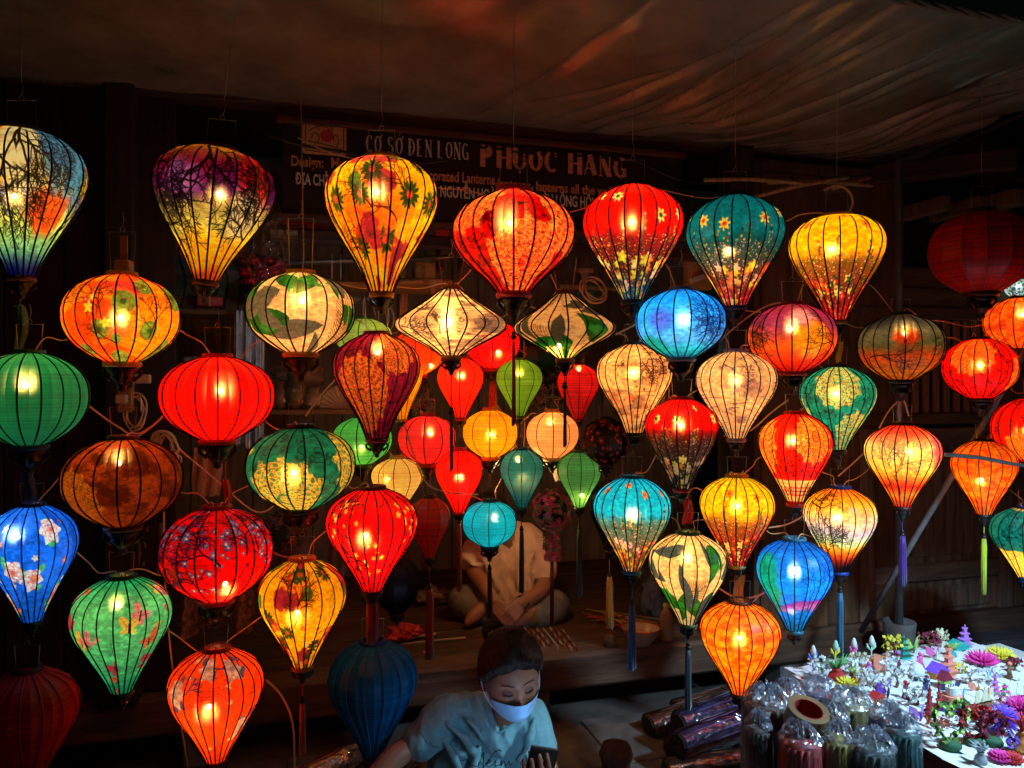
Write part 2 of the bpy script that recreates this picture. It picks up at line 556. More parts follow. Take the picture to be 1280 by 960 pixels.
def p_paper(seed, a=(.60, .22, .05), b=(.36, .10, .02)):
    p = Print(a, 3.0, 280, seed)
    p.mixmask((p.noise(16, 10, 4) - .45) * 5, b)
    for k in range(60):
        p.blob(p.r.rand() * p.A, p.r.rand(), p.r.uniform(.05, .1), tuple(c * .6 for c in b), hole=.85, rag=.3, op=.6, ph=p.r.rand() * 6)
    p.specks(1200, 0, 1, [(.8, .4, .08), (.3, .08, .02)], .003, .006)
    for k in range(3): p.medallion(p.r.rand() * p.A, p.r.uniform(.3, .8), .3, (.72, .40, .08))
    return p
def p_ink(seed, base, ink, red=(.85, .25, .15), n=7, wash=.5):
    p = Print(base, 2.6, 300, seed); n = int(n * 1.6); r = p.r
    p.mixmask((p.noise(6, 9, 4) - .53) * 9 * wash, tuple(c * .55 + i * .45 for c, i in zip(base, ink)))
    for k in range(n): p.tree(r.rand() * p.A, r.rand(), r.uniform(-3.1, 3.1), .12, .0055, 5, ink, op=.8)
    for k in range(n * 2):
        x, y = r.rand() * p.A, r.rand()
        for j in range(6): p.line([(x, y), (x + .07 * math.cos(j * 1.05), y + .05 * math.sin(j * 1.05))], .0035, red if k % 2 else ink, .75)
    for k in range(n * 2): 
        x, y = r.rand() * p.A, r.rand(); p.line([(x, y), (x + r.uniform(.1, .3), y + r.uniform(-.02, .02))], .004, ink, .6)
    p.vines(60, ink, .45, .07); p.petals(24, [red, ink], .012, .026, ink, op=.6)
    return p.weave(.05).mottle(.12, 14, 9)
def p_plum(seed, base, ink, bloom, n=16, heart=(.95, .7, .2)):
    p = Print(base, 2.7, 300, seed); r = p.r
    for k in range(n):
        x, y = (k + r.rand() * .5) * p.A / n, r.uniform(.25, .95)
        p.tree(x, y, r.uniform(-2.4, -.6), .15, .0065, 5, ink)
        for j in range(14): p.flower(x + r.uniform(-.18, .18), y + r.uniform(-.30, .06), r.uniform(.012, .028), bloom, heart, 5, .9, r.rand())
    p.vines(70, ink, .6, .07)
    return p.weave(.10).mottle(.22, 12, 8)
def p_bfly(seed):
    p = Print((.10, .62, .30), 2.5, 300, seed); r = p.r
    p.bands([(0, (.12, .58, .38)), (.25, (.38, .76, .48)), (.8, (.28, .70, .46)), (1, (.12, .58, .38))], .05)
    cols = [(.95, .45, .3), (.85, .25, .35), (.95, .75, .3), (.9, .55, .55)]
    for k in range(24):
        x, y, a = (k + r.uniform(-.3, .3)) * p.A / 24, r.uniform(.06, .9), r.uniform(-1, 1)
        c = cols[k % 4]
        for s, L in ((-.8, .06), (.8, .06), (-2.1, .04), (2.1, .04)):
            b = a - 1.57 + s
            p.leaf(x + math.cos(b) * L * .8, y + math.sin(b) * L * .8, L, L * .5, b, c, tuple(q * .5 for q in c), .92)
        p.line([(x - math.cos(a - 1.57) * -.03, y - .03), (x, y + .03)], .006, (.15, .05, .05))
    p.vines(50, (.05, .42, .26), .5, .08); p.petals(14, cols, .012, .03)
    return p.weave(.09).mottle(.2, 10, 7)
def p_peony(seed, base=(.08, .30, .80), deep=(.05, .16, .55), n=12, petal=((.95, .8, .75), (.85, .4, .35)), leafc=(.3, .7, .45), butt=False):
    p = Print(base, 2.5, 300, seed); r = p.r
    for k in range(16): p.leaf(r.rand() * p.A, r.rand(), .14, .03, r.uniform(-3, 3), deep, None, .6)
    for k in range(n):
        x, y = (k + r.uniform(-.3, .3)) * p.A / n, r.uniform(.08, .92)
        for s in range(3): p.leaf(x + r.uniform(-.1, .1), y + r.uniform(-.1, .1), .06, .028, r.uniform(-3, 3), leafc, tuple(c * .6 for c in leafc))
        for q in range(4):
            p.blob(x, y, .095 - q * .02, petal[q % 2], lobes=6, amp=.16, ph=q * .4, rag=.08)
            p.blob(x, y, .088 - q * .02, petal[0], lobes=6, amp=.16, ph=q * .4, hole=.75, rag=.08)
        if butt: p.tree(x + .1, y, r.uniform(-3, 3), .07, .004, 4, (.1, .15, .35))
    p.vines(80, deep, .55, .09); p.petals(26, petal, .014, .03)
    return p.weave(.08).mottle(.2, 9, 7)
def p_coat(seed):
    """red damask sleeve over a cream foot with round seals"""
    def ex(p):
        h = int(p.H * .72)
        p.a[h:] = (1, .72, .36)
        for k in range(60): p.blob(k * p.A / 60, .72, .035, (.95, .12, .04), sq=.6)
        for k in range(20):
            x = k * p.A / 20
            p.blob(x, .86, .05, (.85, .2, .08), hole=.78); p.line([(x - .03, .86), (x + .03, .86)], .006, (.85, .2, .08)); p.line([(x, .82), (x, .9)], .006, (.85, .2, .08))
        p.a[int(p.H * .97):] = (.85, .08, .03)
    return p_medal(seed, (.95, .10, .03), (1, .60, .18), (.9, .2, .05), [(0.1, .3, .26), (.75, .45, .3), (-.7, .4, .3), (1.35, .3, .3), (-1.3, .2, .2)], ex)
def p_tealfoot(seed):
    def ex(p):
        yy = np.linspace(0, 1, p.H)[:, None] + (p.noise(12, 6, 2) - .5) * .06
        p.mixmask((yy - .58) * 40, (1, .80, .35))
        p.mixmask((.06 - yy) * 40, (.9, .75, .4))
        p.mixmask((yy - .95) * 60, (.05, .25, .45))
    return p_medal(seed, (.08, .52, .45), (.25, .62, .48), None, [(0, .3, .25), (.8, .35, .25), (-.9, .3, .25)], ex)
# ---------------------------------------------------------------- silk lanterns
PROFILES = {
    "balloon": [(0, .30), (.025, .44), (.08, .68), (.16, .89), (.26, .99), (.36, 1.0), (.48, .91), (.62, .72), (.78, .49), (.9, .33), (1, .22)],
    "flat":    [(0, .32), (.02, .52), (.06, .72), (.14, .92), (.24, 1.0), (.34, .99), (.48, .87), (.62, .68), (.78, .45), (.9, .30), (1, .20)],
    "garlic":  [(0, .30), (.03, .44), (.09, .72), (.18, .93), (.28, 1.0), (.4, .97), (.55, .80), (.7, .58), (.85, .38), (1, .24)],
    "oval":    [(0, .26), (.035, .45), (.13, .74), (.28, .94), (.46, 1.0), (.64, .95), (.8, .78), (.93, .50), (1, .30)],
    "onion":   [(0, .28), (.04, .46), (.15, .79), (.3, .97), (.42, 1.0), (.56, .94), (.72, .74), (.88, .44), (1, .26)],
    "diamond": [(0, .17), (.06, .27), (.22, .53), (.36, .79), (.46, .96), (.54, 1.0), (.62, .95), (.74, .70), (.88, .38), (1, .17)],
}
def prof_at(pts, t):
    for i in range(len(pts) - 1):
        if t <= pts[i + 1][0] or i == len(pts) - 2:
            a, b = pts[i], pts[i + 1]
            h = b[0] - a[0]; u = (t - a[0]) / h
            m0 = (b[1] - pts[i - 1][1]) / (b[0] - pts[i - 1][0]) if i > 0 else (b[1] - a[1]) / h * 1.3
            m1 = (pts[i + 2][1] - a[1]) / (pts[i + 2][0] - a[0]) if i < len(pts) - 2 else (b[1] - a[1]) / h
            return (2 * u ** 3 - 3 * u * u + 1) * a[1] + (u ** 3 - 2 * u * u + u) * h * m0 + (-2 * u ** 3 + 3 * u * u) * b[1] + (u ** 3 - u * u) * h * m1
    return pts[-1][1]

def shade_mesh(kind, R, H, N, seg, rows, jump, seed, name):
    """silk stretched between N ribs: straight (slightly slack) between them, each panel its own cut of cloth"""
    pts = PROFILES[kind]; rnd = random.Random(seed)
    ts = [i / rows for i in range(rows + 1)]
    ts = [t - .045 * math.sin(2 * math.pi * t) for t in ts]      # finer rows near both ends
    rs = [prof_at(pts, t) for t in ts]
    arc = [0.0]
    for i in range(rows): arc.append(arc[-1] + math.hypot((rs[i + 1] - rs[i]) * R, (ts[i + 1] - ts[i]) * H))
    arc = [a / arc[-1] for a in arc]
    cols = seg + 1
    V, F, UV = [], [], []
    offs = [rnd.uniform(-1, 1) * jump for k in range(N)]
    for k in range(N):
        th0 = -math.pi / 2 + (k - N / 2) * 2 * math.pi / N
        base = len(V)
        for j, t in enumerate(ts):
            rr = rs[j] * R
            for i in range(cols):
                s = i / seg - .5
                a = s * 2 * math.pi / N
                chord = math.cos(math.pi / N) / math.cos(a)
                slack = 1 - .018 * (1 - (2 * s) ** 2)
                r = rr * (chord * .8 + .2) * slack
                th = th0 + a + math.pi / N
                V.append((r * math.cos(th), r * math.sin(th), -t * H))
                UV.append(((k + .5 + s * rs[j] * .995 + offs[k] * N) / N, 1 - arc[j]))
        for j in range(rows):
            for i in range(seg):
                F.append((base + j * cols + i, base + (j + 1) * cols + i, base + (j + 1) * cols + i + 1, base + j * cols + i + 1))
    me = bpy.data.meshes.new(name)
    me.from_pydata(V, [], F)
    me.polygons.foreach_set("use_smooth", [True] * len(F))
    uvl = me.uv_layers.new(name="cut")
    loops = np.empty(len(me.loops), np.int32); me.loops.foreach_get("vertex_index", loops)
    uvl.data.foreach_set("uv", np.array(UV, np.float32)[loops].ravel())
    me.update()
    return me, ts, rs

def silk_material(name, img, lit, glow=.42, cool=False, spot=1.0):
    m = bpy.data.materials.new(name); m.use_nodes = True
    N, L = m.node_tree.nodes, m.node_tree.links
    N.clear()
    out = N.new("ShaderNodeOutputMaterial")
    uv = N.new("ShaderNodeUVMap"); uv.uv_map = "cut"
    tx = N.new("ShaderNodeTexImage"); tx.image = img; tx.extension = 'REPEAT'; tx.interpolation = 'Linear'
    L.new(uv.outputs[0], tx.inputs[0])
    # thread weave and a little slub in the cloth
    tc = N.new("ShaderNodeTexCoord"); nz = N.new("ShaderNodeTexNoise"); nz.inputs["Scale"].default_value = 260
    mp = N.new("ShaderNodeMapping"); mp.inputs["Scale"].default_value = (1, 1, 5)
    L.new(tc.outputs["Object"], mp.inputs[0]); L.new(mp.outputs[0], nz.inputs["Vector"])
    mr = N.new("ShaderNodeMapRange"); mr.inputs[3].default_value = .86; mr.inputs[4].default_value = 1.12
    L.new(nz.outputs["Fac"], mr.inputs[0])
    mul = N.new("ShaderNodeVectorMath"); mul.operation = 'SCALE'
    L.new(tx.outputs[0], mul.inputs[0]); L.new(mr.outputs[0], mul.inputs[3])
    col = mul.outputs[0]
    bp = N.new("ShaderNodeBump"); bp.inputs["Strength"].default_value = .25; bp.inputs["Distance"].default_value = .001
    L.new(nz.outputs["Fac"], bp.inputs["Height"])
    dif = N.new("ShaderNodeBsdfDiffuse"); L.new(col, dif.inputs[0])
    tr = N.new("ShaderNodeBsdfTranslucent"); L.new(col, tr.inputs[0])
    m1 = N.new("ShaderNodeMixShader"); m1.inputs[0].default_value = .72 if lit else .35
    L.new(dif.outputs[0], m1.inputs[1]); L.new(tr.outputs[0], m1.inputs[2])
    gl = N.new("ShaderNodeBsdfGlossy"); gl.inputs["Roughness"].default_value = .42
    L.new(bp.outputs[0], gl.inputs["Normal"]); L.new(bp.outputs[0], dif.inputs["Normal"])
    m2 = N.new("ShaderNodeMixShader"); m2.inputs[0].default_value = .035
    L.new(m1.outputs[0], m2.inputs[1]); L.new(gl.outputs[0], m2.inputs[2])
    last = m2
    if lit:
        # part of the bulb's light goes forward through the weave: the soft hot spot round the bulb
        rf = N.new("ShaderNodeBsdfRefraction"); rf.inputs["IOR"].default_value = 1.28; rf.inputs["Roughness"].default_value = .66
        sq = N.new("ShaderNodeMix"); sq.data_type = 'RGBA'; sq.inputs[0].default_value = .25
        L.new(col, sq.inputs[6]); sq.inputs[7].default_value = (1, .75, .35, 1) if not cool else (.8, .9, 1, 1)
        L.new(sq.outputs[2], rf.inputs[0])
        m3 = N.new("ShaderNodeMixShader"); m3.inputs[0].default_value = .135 * spot
        L.new(last.outputs[0], m3.inputs[1]); L.new(rf.outputs[0], m3.inputs[2])
        tp = N.new("ShaderNodeBsdfTransparent")
        m4 = N.new("ShaderNodeMixShader"); m4.inputs[0].default_value = .022
        L.new(m3.outputs[0], m4.inputs[1]); L.new(tp.outputs[0], m4.inputs[2])
        em = N.new("ShaderNodeEmission"); L.new(col, em.inputs[0]); em.inputs[1].default_value = glow * .58
        ad = N.new("ShaderNodeAddShader"); L.new(m4.outputs[0], ad.inputs[0]); L.new(em.outputs[0], ad.inputs[1])
        last = ad
    L.new(last.outputs[0], out.inputs[0])
    m.cycles.emission_sampling = 'NONE'
    return m

_bulbs = {}
def bulb_material(cool, power):
    k = (cool, round(power, 2))
    if k not in _bulbs:
        m = bpy.data.materials.new("glowing_bulb"); m.use_nodes = True
        N, L = m.node_tree.nodes, m.node_tree.links
        N.clear(); o = N.new("ShaderNodeOutputMaterial"); e = N.new("ShaderNodeEmission")
        e.inputs[0].default_value = (.62, .80, 1, 1) if cool else (1, .62, .24, 1)
        e.inputs[1].default_value = power
        L.new(e.outputs[0], o.inputs[0]); _bulbs[k] = m
    return _bulbs[k]

def tint(c, k): return tuple(min(1, lin(c)[i] * k) for i in range(3))

LANT_I = [0]
TOPS = []
def lantern(label, shape, cx, y0, y1, w, t, prt, glow=.42, bulb=(0, -.08), cool=False, N=16, collar=(.35, .18, .06),
            tassel=None, jump=0.0, turn=0.0, tilt=0.0, wire=1, group="silk lanterns hung in the front rows", cord=True,
            power=1.0, finial=True, name="silk_lantern", lit=True, small=False, ribcol=None, spot=1.0, rise=None):
    """cx, y0, y1, w: where the shade stands in the 1280 px photograph; t: distance in front of (-) or behind the shop front"""
    if not small: N += 3 if lit else 1
    LANT_I[0] += 1; seed = LANT_I[0]; rnd = random.Random(seed)
    cx, y0, y1, w = float(cx), float(y0), float(y1), float(w)
    top = PT(cx, y0, t); k = top.y / FPX                       # metres per photo pixel there
    # a shade below or above the eye is seen foreshortened a little; good enough to use the plain ratio
    TOPS.append((cx, y0, t, small, lit, label))
    H = (y1 - y0) * k; R = w * .5 * k / math.sqrt(1 + ((cx - 640.0) / FPX) ** 2)
    root = thing(name, top, label, "lantern", group=group, rot=(0, R_(tilt), R_(turn)))
    pts = PROFILES[shape]
    seg, rows = (4, 22) if small else (5, 34)
    me, ts, rs = shade_mesh(shape, R, H, N, seg, rows, jump, seed, "shade")
    if callable(prt): prt = prt()
    # pale cloth passes more light, so it carries the weaker bulbs of the stall
    g_ = float((np.clip(prt.a[..., 1], 0, 1) ** 2.2).mean())
    if lit:
        power *= min(1.0, .22 / max(g_, .01)); glow *= min(1.0, (.40 / max(g_, .01)) ** .7) * (1.2 if small else 1.0)
    m = silk_material("printed_silk", prt.image("silk_print"), lit, glow, cool, spot)
    me.materials.append(m)
    link("shade", me, root)
    # ribs: one mesh, turned round
    mb = MB(); n = 15
    rr = max(.0011, R * (.0155 if not small else .017))
    off = 1.001
    mb.tube([(prof_at(pts, i / n) * R * off + rr * .4, 0, -i / n * H) for i in range(n + 1)], rr, 4, cap=False)
    rm = mb.mesh("rib", ribcol or M_RIB)
    for i in range(N):
        link("rib", rm, root, rot=(0, 0, -math.pi / 2 + i * 2 * math.pi / N))
    # collars
    rt, rb = prof_at(pts, 0) * R, prof_at(pts, 1) * R
    ch = .07 * R if not small else .1 * R
    cm = mat("collar_%d_%d_%d" % tuple(int(c * 50) for c in collar), tuple(c * c for c in collar), rough=.5, var=.15, scale=80)
    c1 = MB(); c1.lathe([(rt * .8, ch), (rt * 1.02, ch * 1.05), (rt * 1.06, ch * .5), (rt * 1.04, -.002), (rt * .8, -.004), (rt * .8, ch)], 24, cap=False)
    c1.build("top_collar", cm, root)
    c2 = MB(); c2.lathe([(rb * .4, 0), (rb * 1.08, .002), (rb * 1.14, -ch * .7), (rb * 1.05, -ch * 1.3), (rb * .5, -ch * 1.35), (rb * .4, 0)], 20, cap=False)
    c2.build("bottom_collar", cm, root, loc=(0, 0, -H))
    zb = -H - ch * 1.3
    if finial:
        f = MB(); q = rb
        f.lathe([(0, 0), (q * .95, 0), (q * .9, -q * .22), (q * .62, -q * .5), (q * .75, -q * .62), (q * .42, -q * .95), (q * .22, -q * 1.25), (q * .25, -q * 1.4), (0, -q * 1.55)], 14)
        for s in range(4):
            a = s * math.pi / 2 + .4
            f.tube([(math.cos(a) * q * 1.0, math.sin(a) * q * 1.0, -q * .1), (math.cos(a) * q * 1.05, math.sin(a) * q * 1.05, -q * .45), (math.cos(a) * q * .6, math.sin(a) * q * .6, -q * .85)], q * .11, 4)
        f.build("finial", M_FINIAL, root, loc=(0, 0, zb))
        zb -= rb * 1.5
    if lit:
        bb = MB(); br = .0062 if not small else .0055
        bb.ball((0, 0, 0), br, 8, 6)
        bx, by = bulb
        bb.build("bulb", bulb_material(cool, 820 * power * rnd.uniform(.7, 1.35) * (R / .15) ** 1.4), root, loc=(bx * R, -.10 * R, -H * (.5 + by)))
        b2 = MB(); b2.tube([(bx * R, -.10 * R, -H * (.5 + by) + br * 1.35), (bx * R * .8, -.08 * R, -H * (.5 + by) + br * 4)], br * .8, 6)
        b2.tube([(bx * R * .8, -.08 * R, -H * (.5 + by) + br * 4), (0, 0, ch)], .0018, 4)
        b2.build("lamp_holder", M_BLACKPL, root)
    if wire:
        hw = .02 + R * .10; hh = R * .55 if rise is None else rise * k
        wm = MB()
        wm.tube([(-rt * .8, 0, 0), (-hw, 0, hh), (hw, 0, hh), (rt * .8, 0, 0)], .0009, 4, smooth=False)
        loop = [(math.cos(a) * .006, 0, hh + .006 + math.sin(a) * .006) for a in [i * math.pi / 4 - math.pi / 2 for i in range(8)]]
        wm.tube(loop, .0009, 4)
        wm.tube([(0, 0, hh + .012), (.004, 0, hh + .03), (0, 0, hh + .05)], .0009, 4)
        wm.build("wire_hanger", M_WIRE, root)
        if wire == 2:                                            # a long thin wire up to the awning frame
            lw = MB(); lw.tube([(0, 0, hh + .05), (0.002, 0, 2.5 - top.z)], .0007, 4)
            lw.build("hanging_wire", M_WIRE, root)
    if False:
        cb = MB()
        for s in range(1):
            sg = rnd.choice([-1, 1]); L_ = R * rnd.uniform(.7, 1.5)
            p = [(0, 0, -.01), (sg * rt * .5, -.01, ch * 1.5), (sg * L_ * rnd.uniform(.1, .45), -.012, R * rnd.uniform(.1, .6)), (sg * L_ * rnd.uniform(.5, .9), rnd.uniform(-.03, .06), R * rnd.uniform(-.05, .35)), (sg * L_ * 1.15, rnd.uniform(.03, .12), R * rnd.uniform(-.35, .35))]
            cb.tube(smooth_pts(p, 6), .0018, 5)
        cb.build("flex_cord", M_CORD, root)
    if tassel:
        (ty0, ty1, tcol, tw) = tassel                           # tassel ends in photo pixels
        z0, z1 = -(ty0 - y0) * k, -(ty1 - y0) * k
        tm = MB(); tm.tube([(0, 0, zb), (0, 0, z0)], .0016, 5)
        tm.build("tassel_cord", mat("cord_%d%d%d" % tuple(int(c * 9) for c in tcol), tint(tcol, .8), rough=.7), root)
        bd = MB(); bd.ball((0, 0, z0 + .008), .0095, 10, 7, sc=(1, 1, .8)); bd.tube([(0, 0, z0 + .014), (0, 0, z0 + .022)], .006, 8)
        bd.build("bead", M_FINIAL, root)
        tt = MB(); tr_ = tw * .5 * k
        for i in range(9):
            a = i * 2 * math.pi / 9; c = math.cos(a) * tr_ * .6, math.sin(a) * tr_ * .6
            e = rnd.uniform(-.006, .006)
            tr_ *= 1.0
            tt.tube([(c[0] * .5, c[1] * .5, z0 + .004), (c[0], c[1], z0 * .85 + z1 * .15), (c[0] * 1.05 + e * .3, c[1], z0 * .4 + z1 * .6), (c[0] * 1.1 + e * .5, c[1], z1 + e)], tr_ * .42, 5)
        tt.build("tassel", mat("thread_%d%d%d" % tuple(int(c * 9) for c in tcol), tint(tcol, .9), rough=.55, var=.35, scale=400, stretch=(1, 1, .04), sheen=.3), root)
    return root
def bp(cx, y0, y1, w, bx, by):
    return ((bx - cx) / (w / 2.0), (by - y0) / float(y1 - y0) - .5)

FR = "silk lanterns hung in the front rows"
BK = "small silk lanterns hung deeper in the shop"
DRK = "unlit silk lanterns"
CREAM_MEADOW = [(1, .85, .4), (.85, .12, .08), (.9, .32, .1), (.95, .8, .7), (.38, .15, .05), (.22, .26, .06)]
RED, GOLD = (.98, .05, .03), (1, .56, .22)

def L(label, shape, cx, y0, y1, w, t, prt, b=None, **kw):
    if b: kw["bulb"] = bp(cx, y0, y1, w, *b)
    return lantern(label, shape, cx, y0, y1, w, t, prt, **kw)

# --- column by column, left to right
L("big balloon lantern with bare tree branches over yellow, orange and blue sky, top left corner", "flat", 27, 166, 346, 174, -.95,
  lambda: p_sunset(3, [(0, (.75, .62, .25)), (.2, (.95, .60, .12)), (.42, (1, .80, .22)), (.5, (.50, .52, .62)), (.62, (.80, .86, .40)), (.85, (.50, .75, .55)), (1, (.12, .12, .4))], [(.12, 0, 1.6), (.25, -.02, 1.2), (-.4, 0, 1.9), (-.9, .9, -1.4), (.55, .95, -1.2)],
                   patches=[(.32, .28, .22, (.90, .85, .60), 1.2), (.62, .22, .22, (.35, .60, .72), 1.3), (.45, .62, .16, (.98, .40, .08), .8), (-.1, .25, .2, (.95, .50, .10), 1), (-.6, .3, .25, (.9, .6, .2), 1)], tw=.010), (22, 247), N=16, jump=.02, wire=2, power=1.1)
L("plain green silk lantern hanging by itself at the left edge", "oval", 37, 442, 556, 157, -.95, lambda: p_plain(4, (.07, .42, .24), (.04, .34, .26)), (36, 482), N=14, glow=.36, collar=(.1, .3, .35))
L("blue balloon lantern printed with pink peonies at the left edge", "balloon", 40, 632, 776, 120, -.95, lambda: p_peony(5, (.10, .42, .80), (.05, .24, .60), n=11), (22, 670), cool=True, glow=.55, collar=(.05, .08, .2), N=15)
L("dark unlit red lantern in the bottom left corner", "balloon", 34, 838, 985, 136, -.92, lambda: p_plain(6, (.95, .10, .06)), lit=False, N=14, collar=(.2, .03, .03), group=DRK, ribcol=mat("red_rib", (.42, .03, .02)))
L("wide orange and yellow lantern with green and purple flower rounds, above the brown lantern", "oval", 153, 345, 453, 151, -1.0, lambda: p_brocade(7), (155, 398), N=15, glow=.48, collar=(.75, .62, .2), rise=55)
L("dim brown gold paper lantern with swirling lace pattern", "oval", 154, 549, 656, 154, -1.0, lambda: p_paper(8), (152, 578), N=14, glow=.20, power=.5, collar=(.3, .15, .06), rise=40)
L("mint green balloon lantern with butterflies", "balloon", 152, 722, 864, 130, -1.0, lambda: p_bfly(9), (150, 756), N=17, glow=.50, collar=(.15, .25, .12))
L("purple, maroon and yellow balloon lantern with bare branches, second from left in the top row", "flat", 274, 189, 352, 154, -.97,
  lambda: p_sunset(10, [(0, (.55, .35, .08)), (.14, (.62, .38, .08)), (.25, (.42, .08, .16)), (.42, (.45, .15, .40)), (.52, (.70, .60, .30)), (.68, (.75, .68, .30)), (.78, (.98, .70, .08)), (.95, (1, .62, .05)), (1, (.8, .3, .02))], [(-.2, -.02, 1.5), (.05, 0, 1.3), (.62, .85, -1.7), (-.62, .75, -1.2), (1.3, 0, 1.5)],
                   patches=[(.5, .3, .16, (.70, .10, .08), 1.2), (-.1, .4, .16, (.60, .35, .55), .7), (.45, .55, .15, (.80, .70, .50), 1)], tw=.011), (283, 243), N=15, glow=.36, tilt=6, collar=(.35, .16, .05), jump=.02, wire=2, cool=False)
L("plain bright red wide lantern, left of the middle", "oval", 272, 447, 549, 146, -.97, lambda: p_plain(11, (1, .04, .02)), (279, 489), N=14, glow=.6, collar=(.8, .06, .04))
L("wide red lantern printed with blue plum branches", "oval", 271, 636, 748, 144, -.97, lambda: p_plum(12, (.88, .03, .02), (.10, .04, .16), (.35, .30, .55)), (285, 728), N=15, glow=.5, collar=(.6, .05, .03), power=.7)
L("orange balloon lantern with pale flowers, lowest of the lit ones on the left", "balloon", 270, 812, 950, 121, -.97, lambda: p_peony(13, (.98, .26, .05), (.85, .18, .04), 9, ((.80, .55, .42), (.62, .45, .42)), (.40, .30, .35), True), (263, 881), N=17, glow=.52, collar=(.5, .08, .04))
L("wide cream lantern with green palm leaves, near the plastic bags", "oval", 376, 343, 441, 137, -.93, lambda: p_leaf(14), (379, 377), N=14, glow=.50, collar=(.75, .50, .2), wire=1, rise=70, jump=.03)
L("wide teal lantern with gold lace medallions, left of the middle", "oval", 376, 535, 635, 137, -.93, lambda: p_medal(15, (.04, .42, .30), (.85, .66, .22), None, [(-.05, .78, .38), (.78, .42, .36), (-.78, .35, .34), (1.4, .8, .3)]), (370, 590), N=15, glow=.46, collar=(.03, .05, .04), rise=30)
L("yellow balloon lantern with green pinwheel flowers and maroon base, below the teal medallion lantern", "balloon", 378, 700, 832, 111, -.95, lambda: p_yellow(16), (373, 764), N=15, glow=.5, tassel=(880, 942, (.95, .38, .12), 8), collar=(.85, .45, .1))
L("large yellow balloon lantern with painted flowers, in front of the sign", "flat", 477, 201, 366, 141, -1.0, lambda: p_yellow(17), (472, 242), N=16, glow=.55, collar=(.8, .5, .12), wire=2)
L("magenta balloon lantern with gold lace medallions", "garlic", 471, 418, 548, 108, -.98, lambda: p_medal(18, (.55, .03, .16), (.90, .45, .12), None, [(-.12, .62, .34), (.3, .2, .24), (-.9, .4, .3), (1, .6, .32), (.8, .2, .2)]), (473, 441), N=16, glow=.38, power=.7, collar=(.5, .04, .08), wire=1, rise=45)
L("bright red balloon lantern with yellow plum blossom, below the magenta lantern", "balloon", 465, 611, 738, 114, -.98, lambda: p_plum(19, (.95, .03, .05), (.15, .04, .08), (.92, .62, .18), 7), (458, 668), N=17, glow=.6, collar=(.25, .08, .04), tassel=(744, 800, (.85, .05, .03), 15))
L("unlit dark blue balloon lantern beside the crouching woman", "balloon", 466, 803, 943, 111, -.70, lambda: p_plain(20, (.03, .50, .74)), lit=False, N=14, collar=(.04, .18, .35), group=DRK, ribcol=mat("blue_rib", (.015, .16, .30)))
L("largest red lantern with gold lace patches, top centre in front of the sign", "onion", 642, 241, 366, 154, -1.0, lambda: p_medal(21, (.74, .02, .03), (.98, .50, .18), (.7, .05, .05), [(.1, .76, .34), (-.42, .2, .30), (.6, .3, .36), (-.95, .7, .3), (1.3, .5, .3)]), (637, 281), N=16, glow=.55, collar=(.7, .04, .04), wire=2, tassel=(425, 531, (.95, .08, .05), 4))
L("white flat diamond lantern with red lotus and grey ink", "diamond", 564, 362, 445, 139, -.98, lambda: p_ink(22, (1, .76, .48), (.22, .14, .18), (.85, .18, .10), 7, 1.2), (561, 401), N=15, glow=.58, collar=(.6, .35, .18), tassel=(519, 588, (.5, .05, .04), 4), rise=40)
L("flat diamond lantern with large green and grey leaves", "diamond", 706, 368, 448, 128, -.95, lambda: p_leaf(23, (.88, .66, .38), (.12, .36, .08), (.34, .30, .20), 22), (698, 432), N=14, glow=.46, power=.6, collar=(.35, .2, .12), tassel=(487, 558, (.05, .12, .10), 4), rise=45, jump=.02)
L("red balloon lantern with small flowers and a blue foot, right of the largest red one", "balloon", 791, 234, 376, 125, -.98, lambda: p_meadow(24, (.98, .07, .04), (.55, .10, .10), (.35, .14, .10), (.85, .75, .4), (.15, .2, .1), .46, .1, bot=(.10, .35, .55)), (789, 279), N=17, glow=.52, collar=(.05, .05, .1), wire=2)
L("cream balloon lantern with red and brown plum drawing, in the centre right", "garlic", 793, 431, 541, 95, -.95, lambda: p_ink(25, (1, .70, .40), (.30, .14, .10), (.95, .35, .15), 8, .6), (791, 466), N=16, glow=.56, collar=(.1, .05, .04))
L("sky blue balloon lantern with orange flowers over a meadow", "balloon", 790, 597, 713, 97, -.95, lambda: p_meadow(26, (.10, .72, .86), (.30, .50, .45), (.45, .35, .25), (.9, .55, .35), (.95, .35, .1), .40), (790, 641), N=16, glow=.58, collar=(.1, .4, .55), tassel=(757, 836, (.08, .30, .50), 9))
L("bright sky blue wide lantern with purple clouds and branches", "oval", 851, 363, 447, 114, -1.08,
  lambda: p_sunset(27, [(0, (.01, .34, .62)), (.2, (.02, .58, .86)), (.5, (.22, .70, .92)), (.75, (.38, .70, .85)), (.88, (.04, .64, .60)), (1, (.03, .34, .45))], [(.6, .2, 2.2), (.75, .5, 1.8), (.2, .9, -1.2), (.5, 1, -1.4)], (.05, .12, .35), patches=[(-.3, .5, .12, (.34, .46, .80), .8), (-.5, .8, .2, (.05, .6, .5), .7)], tw=.008), (853, 400), N=14, glow=.6, cool=True, collar=(.5, .55, .6), power=1.0, rise=30)
L("red balloon lantern with a dark flower meadow foot, below the sky blue wide lantern", "balloon", 852, 499, 611, 91, -1.04, lambda: p_meadow(28, (.98, .04, .03), (.40, .07, .06), (.12, .08, .08), (.85, .75, .4), (.2, .3, .1), .38, .35), (850, 532), N=15, glow=.5, collar=(.7, .05, .04))
